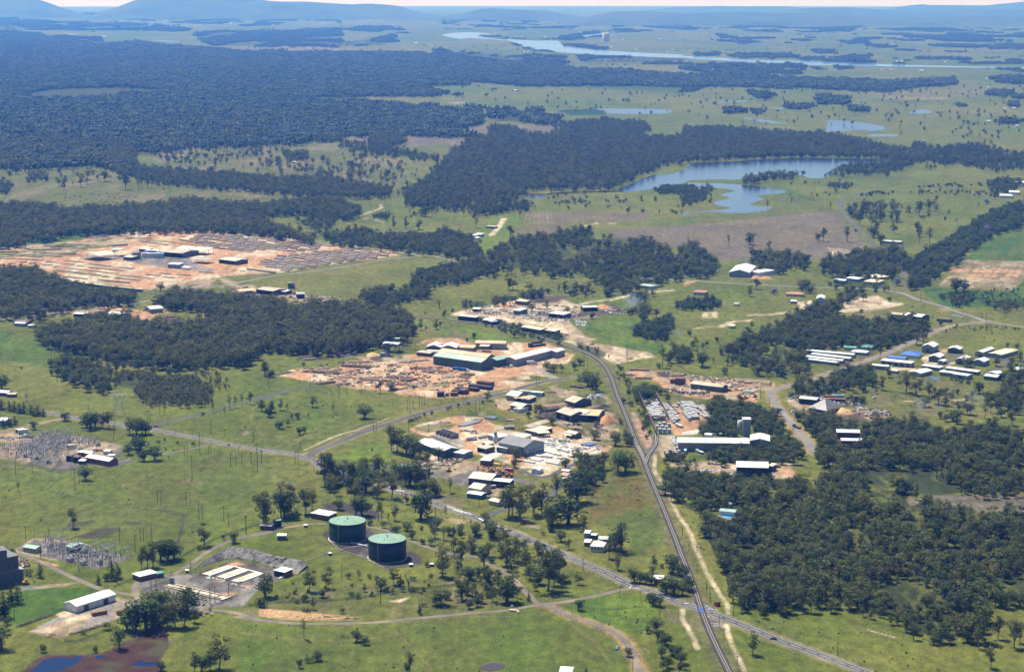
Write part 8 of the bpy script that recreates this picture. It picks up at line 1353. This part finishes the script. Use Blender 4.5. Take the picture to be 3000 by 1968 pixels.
for k in range(4):
 a = 6.283 * k / 4; mm.bar((1.3 * math.cos(a), 1.3 * math.sin(a), 0), (.3 * math.cos(a), .3 * math.sin(a), 30), .1, n=3)
 for j in range(12): f = j / 12; g = (j + 1) / 12; r1, r2 = 1.3 - f, 1.3 - g; b = 6.283 * (k + 1) / 4; mm.bar((r1 * math.cos(a), r1 * math.sin(a), 30 * f), (r2 * math.cos(b), r2 * math.sin(b), 30 * g), .06, n=3, cap=False)
part('frame', mm, cmat('grey'), pl); part('antenna', MB().bar((0, 0, 30), (0, 0, 33), .1, .05).box(-.6, .6, -.1, .1, 27, 28.5), cmat('lgrey'), pl)
pl2 = tag(link('lattice_mast', None, loc=at('B1', 1037, 670)), 'short lattice mast behind the roadside gum clump', 'mast'); mm = MB()
for k in range(4):
 a = 6.283 * k / 4; mm.bar((.9 * math.cos(a), .9 * math.sin(a), 0), (.3 * math.cos(a), .3 * math.sin(a), 13), .1, n=3)
part('frame', mm, cmat('wgrey'), pl2); part('antenna', MB().box(-1, 1, -.1, .1, 11, 11.4), cmat('lgrey'), pl2)
# ------------------------------------------------------------------ switchyards
STEEL = mat('galvanised_steel', (.30, .31, .32), .55, .15, 1.0); PORC = mat('porcelain', (.16, .09, .07), .4, .1, 1)
def gantry_mesh(w, h):
 mb = MB()
 for x in (-w / 2, w / 2): mb.bar((x - .35, 0, 0), (x, 0, h), .10, n=4).bar((x + .35, 0, 0), (x, 0, h), .10, n=4)
 mb.bar((-w / 2, 0, h), (w / 2, 0, h), .14, n=4).bar((-w / 2, 0, h - .8), (w / 2, 0, h - .8), .10, n=4)
 for i in range(6): x = -w / 2 + w * i / 6; mb.bar((x, 0, h - .8), (x + w / 6, 0, h), .06, n=3)
 return mb.mesh('switch_gantry', STEEL)
def post_meshes(h):
 a = MB().bar((0, 0, 0), (0, 0, h * .55), .14, n=5).mesh('stand', STEEL); b = MB().rev([(.22, h * .55), (.3, h * .6), (.18, h * .65), (.3, h * .72), (.18, h * .78), (.3, h * .85), (.16, h)], 7).mesh('insulator', PORC); c = MB().box(-.35, .35, -.25, .25, h, h + .25).mesh('terminal', cmat('lgrey')); return a, b, c
GM_ = [gantry_mesh(9, 8), gantry_mesh(12, 10), gantry_mesh(7, 6.5)]; PM_ = [post_meshes(h) for h in (4.6, 5.6, 3.8)]
def yard(s, ng, np_, nt, where, rz):
 P_ = pts(s); W_ = [G(u, v) for u, v in P_]; x0, x1, y0, y1 = min(w.x for w in W_), max(w.x for w in W_), min(w.y for w in W_), max(w.y for w in W_); got = []; rr = random.Random(5)
 def rp_(md, n):
  out = []; tr = 0
  while len(out) < n and tr < 8000:
   tr += 1; x, y = rr.uniform(x0, x1), rr.uniform(y0, y1); u, v, _ = project(x, y, zc(x, y))
   if inside(P_, np.array([u]), np.array([v]))[0] and all((x - a) ** 2 + (y - b) ** 2 > md * md for a, b in got): out.append((x, y)); got.append((x, y))
  return sorted(out)
 for i, (x, y) in enumerate(rp_(7, nt)):
  e = tag(link('transformer', None, loc=(x, y, zc(x, y)), rz=rz), '%s grey transformer from the left in %s' % (nth(i), where), 'transformer', 'transformers in ' + where)
  part('tank', MB().box(-2, 2, -1.3, 1.3, .4, 3.2), cmat('grey'), e); part('radiator', MB().box(-2, -1.2, -2.1, -1.35, .6, 2.9).box(-.4, .4, -2.1, -1.35, .6, 2.9).box(1.2, 2, -2.1, -1.35, .6, 2.9), cmat('lgrey'), e); part('conservator', MB().bar((-1.6, .4, 4.1), (1.6, .4, 4.1), .45, .45, 8), cmat('lgrey'), e)
  for k in (-1, 0, 1): part('bushing', MB().bar((k * 1.1, -.5, 3.2), (k * 1.3, -.8, 4.8), .2, .1, 6), PORC, e)
 for i, (x, y) in enumerate(rp_(4.2, ng)):
  o = tag(link('switch_gantry', rr.choice(GM_), None, (x, y, zc(x, y)), rz + rr.choice((0, 0, 1.57))), ('%s steel gantry from the left in %s' % (nth(i), where) if i < 24 else 'steel gantry toward the right end of ' + where), 'gantry', 'steel gantries in ' + where)
 for i, (x, y) in enumerate(rp_(1.9, np_)):
  e = tag(link('insulator_post', None, loc=(x, y, zc(x, y)), rz=rz), 'insulator post in %s' % where, 'insulator post', 'insulator posts in ' + where); a, b, c = rr.choice(PM_); link('stand', a, e); link('insulator', b, e); link('terminal', c, e)
yard('N6 0,490 400,400 700,300 950,250 1300,320 1800,400 1780,480 1500,530 1340,560 1140,620 1120,780 1000,830 700,760 300,690 0,620', 66, 190, 9, 'the large switchyard', R(20)); yard('N7 620,210 850,210 1100,260 1080,340 1300,330 1560,340 2150,450 1850,560 1600,640 1150,540 1000,450 820,440 700,400 800,330', 44, 105, 5, 'the small substation', R(-35))
def fence(label, s, h, step, mesh_col=None, name='fence'):
 p = smooth_path(s, step); e = tag(link(name, None), label, 'fence'); ps = MB(); rl = MB()
 for i, q in enumerate(p):
  z = zc(q.x, q.y); ps.box(q.x - .09, q.x + .09, q.y - .09, q.y + .09, z - .1, z + h)
  if i:
   r = p[i - 1]; zr = zc(r.x, r.y)
   if mesh_col: rl.quad((r.x, r.y, zr), (q.x, q.y, z), (q.x, q.y, z + h), (r.x, r.y, zr + h))
   else:
    for hh in (.5, .95): rl.bar((r.x, r.y, zr + h * hh), (q.x, q.y, z + h * hh), .03, n=3, cap=False)
 part('posts', ps, cmat('wgrey') if mesh_col else POLEW, e)['kind'] = 'stuff'; part('mesh_panel' if mesh_col else 'wires', rl, mesh_col or STEEL, e); return e
GMESH = bpy.data.materials.new('green_mesh'); tt, bb = nodes(GMESH); bb.inputs['Base Color'].default_value = (.03, .20, .13, 1); bb.inputs['Alpha'].default_value = .42; bb.inputs['Roughness'].default_value = .6
WMESH = bpy.data.materials.new('wire_mesh'); tt, bb = nodes(WMESH); bb.inputs['Base Color'].default_value = (.25, .26, .26, 1); bb.inputs['Alpha'].default_value = .25; bb.inputs['Roughness'].default_value = .6
fence('green mesh fence below the shrubs in front of the tanks', 'B2 60,1112 200,1095 600,1080 800,1060 1000,1030 1400,980 1700,950 1869,930', 2.0, 6, GMESH); fence('green mesh fence beside the upper lane', 'B1 1215,790 1400,692 1560,622 1760,562 1869,540', 2.0, 6, GMESH); fence('green mesh fence behind the long white depot shed', 'B1 780,985 860,950 955,915', 2.0, 5, GMESH); fence('green mesh fence across the asphalt apron', 'Q6 1040,838 1200,790 1400,690', 2.0, 5, GMESH); fence('green mesh fence beside the entrance lane', 'Q6 60,645 260,560 480,492', 2.0, 5, GMESH); fence('green mesh fence at the bottom of the depot yard', 'B1 440,1350 510,1362 650,1310 800,1260', 2.0, 5, GMESH); fence('green mesh fence left of the depot yard', 'B1 110,1260 300,1190 450,1130', 2.0, 5, GMESH)
fence('wire mesh fence around the large switchyard', 'N6 0,640 400,755 1160,892 1500,788 1700,792 1920,828 2250,742 2380,680', 2.4, 5, WMESH); fence('wire mesh fence around the small substation', 'N7 300,350 900,490 1200,560 1590,665 1900,570 2200,470', 2.2, 5, WMESH); fence('wire mesh fence behind the large switchyard', 'N6 700,290 980,222 1500,312 2000,412', 2.4, 5, WMESH)
fence('post and wire fence along the bottom farm lane bend', 'B3 440,1115 500,1140 600,1180 750,1240 900,1310 960,1380 990,1440 1020,1500', 1.4, 5); fence('post and wire fence in the triangular paddock', 'B3 470,1085 600,1060 740,1045 900,1000 990,965', 1.4, 5); fence('post and wire fence below the gum trees by the highway', 'B3 730,870 850,918 950,970 985,990', 1.4, 5); fence('post and wire fence along the lower side of the highway', 'B2 1230,400 1450,490 1650,585 1869,690 B3 300,680', 1.4, 6); fence('roadside fence above the bottom right highway', 'B4 0,1215 200,1290 400,1370 700,1490 860,1561', 1.4, 6); fence('roadside fence below the bottom right highway', 'B4 30,1340 150,1385 330,1450 520,1530', 1.4, 6); fence('post and wire fence below the tank hill lane', 'B2 860,1242 1200,1222 1500,1195 1869,1190 B3 150,1190', 1.4, 5); fence('roadside fence along the left paddock', 'M1 1400,1190 1600,1235 1900,1290 2380,1360 M2 200,1375 560,1420', 1.4, 6)
fence('fence around the lower left paddock with a dark hedge line', 'B1 340,320 600,385 700,400', 1.4, 6); fence('right hand paddock fence beside the lattice mast', 'B1 880,440 1000,445 1255,480 1230,600 1200,770', 1.5, 5); fence('yard fence along the sawmill paddock', 'M2 1500,915 1700,945 1960,935 2380,855 M3 200,830 560,790', 1.4, 6); fence('fence between the paddock and the side road', 'M2 640,1390 900,1265 1200,1135 1500,1050 1900,960', 1.4, 6); fence('horse paddock rail fence below the tiled house', 'M4 0,118 100,90 240,70 310,72 330,90 250,150 100,160 0,178', 1.6, 5); fence('fence along the railway behind the weedy paddock', 'B3 1130,230 1210,330 1270,520 1330,700', 1.4, 6)
# ------------------------------------------------------------------ train, small things
e0 = smooth_path('P 500,866 417,857 350,850 280,842 197,829 140,818', 22.0)
i0 = 4; tr_e = tag(link('train', None), 'blue passenger train standing behind the woods by the timber yard', 'train')
for i in range(len(e0) - 1):
 a, b = e0[i], e0[i + 1]
 if project(a.x, a.y, zc(a.x, a.y))[0] > 421: continue
 d = b - a; rz = math.atan2(d.y, d.x); L = d.length - .8; c = tag(link('carriage', MB().box(0, L, -1.5, 1.5, 1.2, 4.0).mesh('carriage', mat('train_blue', (.04, .08, .22), .4, .1, 1)), tr_e, (a.x, a.y, zc(a.x, a.y) + .3), rz)); link('roof', MB().box(0, L, -1.4, 1.4, 4.01, 4.3).mesh('roof', cmat('lgrey')), c); link('window_band', MB().box(1, L - 1, -1.55, -1.505, 2.5, 3.3).mesh('window_band', cmat('lblue')), c)
def lumps(name, label, s, n, size, cols, flat=.5, kind='stuff'):
 """countless small pieces of scrap, timber or rubble on open ground"""
 P_ = pts(s); W_ = [G(u, v) for u, v in P_]; x0, x1, y0, y1 = min(w.x for w in W_), max(w.x for w in W_), min(w.y for w in W_), max(w.y for w in W_); mbs = [MB() for _ in cols]; k = 0; tr = 0
 while k < n and tr < n * 40:
  tr += 1; x, y = random.uniform(x0, x1), random.uniform(y0, y1); u, v, _ = project(x, y, zc(x, y))
  if not inside(P_, np.array([u]), np.array([v]))[0]: continue
  if vnoise(np.array([x / 9.0]), np.array([y / 9.0]), 3)[0] < .45: continue
  k += 1; mb = random.choice(mbs); l, w_, h = size * random.uniform(.4, 2.4), size * random.uniform(.3, .8), size * flat * random.uniform(.3, 1.3); an = random.uniform(0, 3.14); c, s_ = math.cos(an), math.sin(an); z = zc(x, y); q = len(mb.v)
  for zz in (z - .05, z + h):
   f = 1 if zz < z else random.uniform(.6, 1)
   for lx, ly in ((-l, -w_), (l, -w_), (l, w_), (-l, w_)): mb.v.append((x + (lx * c - ly * s_) * f * .5, y + (lx * s_ + ly * c) * f * .5, zz + (random.uniform(-.1, .2) * size if zz > z else 0)))
  mb.f += [tuple(q + i for i in f) for f in ((4, 5, 6, 7), (0, 1, 5, 4), (1, 2, 6, 5), (2, 3, 7, 6), (3, 0, 4, 7))]
 e = tag(link(name, None), label, None, None, kind)
 for mb, c in zip(mbs, cols):
  if mb.v: part(name + '_pieces', mb, cmat(c), e)['kind'] = 'stuff'
for nm, lb, s, n, sz, cols in (('scrap', 'loose scrap metal across the scrapyard', 'Q1 380,300 700,250 1000,220 1300,200 1700,250 2380,330 2380,480 1800,500 1200,430 900,380 420,360', 520, 2.0, ('lgrey', 'wgrey', 'rust', 'white', 'wdark')), ('rubble', 'pale rubble on the railway strip', 'M3 850,260 980,280 950,320 860,310', 60, 2.0, ('lgrey', 'white')), ('scrap', 'burnt scrap near the smoke', 'M3 1100,175 1280,170 1280,205 1130,210', 110, 1.8, ('lgrey', 'wdark')), ('timber_offcuts', 'timber offcuts strewn over the log yard', 'M2 500,700 900,620 1300,640 2000,700 2100,760 1900,880 1300,860 700,820', 620, 2.4, ('timber', 'tan', 'brown', 'grey')), ('timber_offcuts', 'cut boards strewn over the plank yard', 'Q2 450,180 1000,230 1500,300 2200,350 2200,420 1600,480 1400,470 1300,560 700,500 560,420 900,300', 460, 2.2, ('timber', 'cream', 'wgrey', 'tan')),
  ('timber_offcuts', 'stacked board ends below the plank mill', 'Q2 760,480 1330,500 1320,540 1040,520 760,500', 60, 4.5, ('orange', 'timber', 'wblue')), ('debris', 'clutter around the sawdust yard', 'M4 330,920 420,930 600,920 980,940 960,1010 700,1000 620,960 480,990 350,960', 260, 1.8, ('lgrey', 'wgrey', 'rust', 'white', 'wdark')), ('debris', 'broken timber and rubble beside the orange earth', 'M4 900,1020 1230,1060 1200,1110 1000,1100 880,1060', 240, 2.0, ('lgrey', 'timber', 'brown')), ('debris', 'scrap heap behind the charcoal yard', 'N2 1600,220 1880,210 1870,280 1620,290', 150, 1.6, ('lgrey', 'white', 'wdark')), ('debris', 'clutter in the charcoal yard', 'N2 850,430 1300,640 1700,660 2000,800 2100,760 1900,900 1500,880 1200,780', 260, 1.6, ('brown', 'wdark', 'tan')),
  ('debris', 'goods standing in the concrete works yard', 'N2 640,930 1100,960 1400,1000 1900,1100 1850,1190 1200,1200 900,1100', 240, 1.5, ('lgrey', 'wgrey', 'white')), ('debris', 'stored parts in the machinery yard', 'N3 850,200 1300,180 1480,260 1500,330 1380,380 1150,330 950,280', 200, 1.5, ('machine', 'wgrey', 'yellow', 'rust')), ('debris', 'timber and pipes beside the machinery yard entrance', 'N3 130,200 500,120 720,130 700,170 350,260 150,260', 150, 2.6, ('wgrey', 'timber', 'tan')), ('debris', 'clutter along the factory end', 'N5 560,720 660,800 660,900 600,900 560,800', 120, 1.6, ('white', 'lgrey', 'wgrey')), ('debris', 'goods stacked beside the factory rear', 'N5 1120,690 1460,700 1450,740 1150,740', 60, 1.8, ('white', 'wgrey')), ('debris', 'rubble at the bottom of the gravel yard', 'N5 640,1190 900,1190 1400,1240 1700,1240 1600,1290 1200,1280 750,1250', 120, 1.6, ('lgrey', 'white', 'tan')),
  ('debris', 'junk around the switchyard gate', 'N6 0,300 150,300 600,300 780,230 800,260 560,360 300,400 0,400', 120, 1.6, ('brown', 'wgrey', 'lgrey')), ('debris', 'loose equipment across the large switchyard', 'N6 100,430 700,330 1600,420 1750,500 1200,700 900,760 300,650', 200, 1.1, ('white', 'wgrey', 'lgrey')), ('debris', 'loose equipment across the small substation', 'N7 700,220 1500,340 2000,470 1700,600 1200,520 800,430', 120, 1.0, ('white', 'wgrey', 'lgrey')), ('stones', 'white stones around the filter beds', 'Q6 840,390 960,420 1100,440 1250,480 1450,530 1600,560 1640,600 1500,580 1180,500 860,420', 90, 1.0, ('white', 'cream')), ('stones', 'broken stone around the level crossing', 'B3 1460,1060 1700,1160 1680,1260 1560,1240', 200, .8, ('grey', 'lgrey')), ('debris', 'scrap beside the powerhouse', 'N7 300,460 470,540 480,640 320,620', 60, 1.8, ('brown', 'rust', 'lgrey')), ('debris', 'junk in the truck yard', 'M1 780,190 930,180 1200,190 1500,180 1300,240 1100,240 830,215', 140, 1.8, ('timber', 'rust', 'wgrey')), ('debris', 'rubble beside the far mill', 'Q4 950,820 1200,830 1480,880 1200,900 960,880', 120, 2.4, ('lgrey', 'tan', 'brown')), ('debris', 'clutter in front of the far mill', 'Q4 100,750 300,720 420,800 800,830 900,860 600,850', 120, 2.4, ('brown', 'tan', 'wdark'))):
 lumps(nm, lb, s, n, sz, cols)
# cattle in the far paddock, straw bales
CM_ = MB().box(-1, 1, -.35, .35, .7, 1.4).box(.9, 1.4, -.2, .2, 1.0, 1.5).box(-.9, -.7, -.3, .3, 0, .7).box(.7, .9, -.3, .3, 0, .7).mesh('cow', cmat('wdark'))
for i, (x, y) in enumerate(((385, 412), (430, 405), (465, 415), (455, 432), (488, 435), (520, 420), (560, 425), (630, 405), (645, 398), (690, 415), (745, 400), (765, 425), (800, 430), (825, 405), (600, 445), (640, 455), (670, 440), (700, 458), (740, 460), (790, 462), (820, 465), (560, 455), (1310, 408), (1340, 412), (1365, 415), (1290, 412), (945, 428))): o = link('cow', CM_, None, at('T4', x, y), random.uniform(0, 6)); o.scale = (1.5,) * 3; tag(o, 'dark grazing cow in the far left paddock', 'cow', 'cattle grazing in the far paddock')
BALE = MB().bar((-.8, 0, .7), (.8, 0, .7), .75, .75, 10).mesh('hay_bale', cmat('cream'))
for i, (x, y) in enumerate(((222, 1142), (232, 1143), (243, 1144), (253, 1145), (263, 1147), (271, 1150), (276, 1158), (234, 1115))): tag(link('hay_bale', BALE, None, at('B3', x, y), random.uniform(0, 3)), '%s pale hay bale from the left beside the farm lane' % nth(i), 'hay bale', 'hay bales beside the farm lane')
# swimming pool
pw = slab_obj('swimming_pool', 'bright blue swimming pool beside the green roofed pool house', 'pool', 'B3 1680,492 1732,502', 6, .15, mat('pool_water', (.05, .32, .62), .1, .05, 1)); pd = slab_obj('pool_deck', None, None, 'B3 1650,486 1750,508', 10, .1, CON, pw); pd.matrix_parent_inverse = pw.matrix_basis.inverted()
# far farmhouses
for t in FARH.split():
 if ',' not in t: cur_t = t; continue
 x, y, w = (float(q) for q in t.split(',')); u, v = px(cur_t, x, y); a = G(u - w / TAGS[cur_t][2] / 2, v); b = G(u + w / TAGS[cur_t][2] / 2, v); L = max(10, (b - a).length); e = link('farmhouse', None, loc=(a.x, a.y, zc(a.x, a.y)), rz=math.atan2(b.y - a.y, b.x - a.x)); e['category'] = 'house'; h = L * .34
 part('wall', MB().box(0, L, 0, L * .5, 0, h), cmat('wwhite'), e); F = MB(); F.slab((-.5, -.5, h + .05), (L + .5, -.5, h + .05), (L + .5, L * .25, h * 1.6), (-.5, L * .25, h * 1.6), .2).slab((-.5, L * .25, h * 1.6), (L + .5, L * .25, h * 1.6), (L + .5, L * .5 + .5, h + .05), (-.5, L * .5 + .5, h + .05), .2); part('roof', F, cmat('white', True), e); FARHS.append(e) if 'FARHS' in globals() else globals().__setitem__('FARHS', [e])
# ------------------------------------------------------------------ smoke from the yard fires
def smoke(label, tagn, x, y, wpx, h, dens, lean=.5):
 c = at(tagn, x, y); r = wpx / TAGS[tagn][2] * c.length / FPX / 2; m = bpy.data.materials.new('smoke'); m.use_nodes = True; t = m.node_tree; t.nodes.clear(); N, L = t.nodes, t.links
 pv = N.new('ShaderNodeVolumePrincipled'); pv.inputs['Color'].default_value = (.62, .74, .92, 1); tc = N.new('ShaderNodeTexCoord'); n = N.new('ShaderNodeTexNoise'); n.inputs['Scale'].default_value = 3.2; n.inputs['Detail'].default_value = 4; L.new(tc.outputs['Object'], n.inputs['Vector'])
 ln = N.new('ShaderNodeVectorMath'); ln.operation = 'LENGTH'; L.new(tc.outputs['Object'], ln.inputs[0]); fo = N.new('ShaderNodeMapRange'); fo.inputs[1].default_value = .1; fo.inputs[2].default_value = .85; fo.inputs[3].default_value = 1; fo.inputs[4].default_value = 0; L.new(ln.outputs['Value'], fo.inputs[0])
 mr = N.new('ShaderNodeMapRange'); mr.inputs[1].default_value = .42; mr.inputs[2].default_value = .68; mr.inputs[4].default_value = dens; L.new(n.outputs[0], mr.inputs[0]); mu = N.new('ShaderNodeMath'); mu.operation = 'MULTIPLY'; L.new(mr.outputs[0], mu.inputs[0]); L.new(fo.outputs[0], mu.inputs[1]); L.new(mu.outputs[0], pv.inputs['Density'])
 o_ = N.new('ShaderNodeOutputMaterial'); L.new(pv.outputs[0], o_.inputs['Volume']); mb = MB().rev([(.02, -1), (.6, -.8), (1, 0), (.6, .8), (.02, 1)], 16); o = link('smoke', mb.mesh('smoke', m)); o.location = c + Vector((0, 0, h * .5)); o.scale = (r, r * 1.3, h * .55); tag(o, label, None, None, 'stuff')
smoke('blue smoke drifting from the scrapyard fire', 'M3', 1345, 175, 210, 26, .10); smoke('white smoke patch behind the woods on the right', 'M4', 1490, 1110, 160, 24, .06); smoke('thin smoke drifting past the tall gums at the right', 'M4', 1930, 1090, 300, 30, .018); smoke('thin smoke over the log truck yard', 'M1', 1750, 185, 200, 14, .05)
# ------------------------------------------------------------------ labels that single out trees, poles and far houses
def where_of(o, u, v):
 best = min(LAND, key=lambda l: (l[1] - u) ** 2 + ((l[2] - v) * 2.2) ** 2); dx, dy = u - best[1], (v - best[2]) * 2.2
 dr = ('right of' if dx > 0 else 'left of') if abs(dx) > abs(dy) else ('in front of' if dy > 0 else 'behind'); return best[0], dr, math.hypot(dx, dy)
LAND += [('level crossing', 2050, 1785), ('weed covered pond', 400, 1900), ('rock cutting', 780, 1640), ('steel pylon', 345, 1215), ('lake', 2100, 520), ('highway junction', 1480, 1520), ('crop field', 2880, 800), ('river', 2100, 165), ('far forest clearing', 280, 270), ('woodland', 2500, 1500), ('short white field marker strip', 2600, 1860), ('bottom farm lane bend', 1800, 1820), ('weedy paddock', 1800, 1500), ('mud pond', 1440, 1950), ('clay bank', 900, 1800), ('radio mast', 1278, 1590)]
def auto_label(items, look_of):
 groups = {}
 for it in items:
  o = it[0]; u, v, _ = project(o.location.x, o.location.y, o.location.z); L_, dr, d = where_of(o, u, v); groups.setdefault((look_of(it), dr, L_), []).append((d, o))
 for (look, dr, L_), lst in groups.items():
  lst.sort(key=lambda q: q[0])
  for i, (d, o) in enumerate(lst):
   w = '' if len(lst) == 1 else ('nearest ' if i == 0 else 'farthest ' if i == len(lst) - 1 else ROWWORD[min(i, 15)] + ' nearest ' if i < 16 else 'distant '); t = (w + look + ' ' + dr + ' the ' + L_).split(); o['label'] = ' '.join(t[:16])
   if i >= 16: o['group'] = look + ' ' + dr + ' the ' + L_
SHORTN = dict(gum='gum tree', slim='slender gum', bush='dark broadleaf tree', lime='bright green tree', jac='purple flowering tree', cone='dark conifer', pine='dark layered pine', young='young yellow green tree', shrub='low dark shrub', dead='bare dead tree')
for e, k, h in THINGTREES: e['category'] = 'shrub' if k == 'shrub' else 'tree'; e['group'] = 'shrubs on the grass' if k == 'shrub' else 'trees of the plain'
auto_label(THINGTREES, lambda it: ('tall ' if it[2] > 22 and it[1] != 'shrub' else 'small ' if it[2] < 9 and it[1] != 'shrub' else '') + SHORTN[it[1]])
for e, h in POLES: e['group'] = 'power poles across the paddocks'
auto_label(POLES, lambda it: ('tall ' if it[1] > 20 else '') + 'timber power pole'); auto_label([(e,) for e in FARHS], lambda it: 'white far farmhouse')
for e in FARHS: e['group'] = 'far farmhouses on the plain'
print('OBJECTS', len(C.objects))
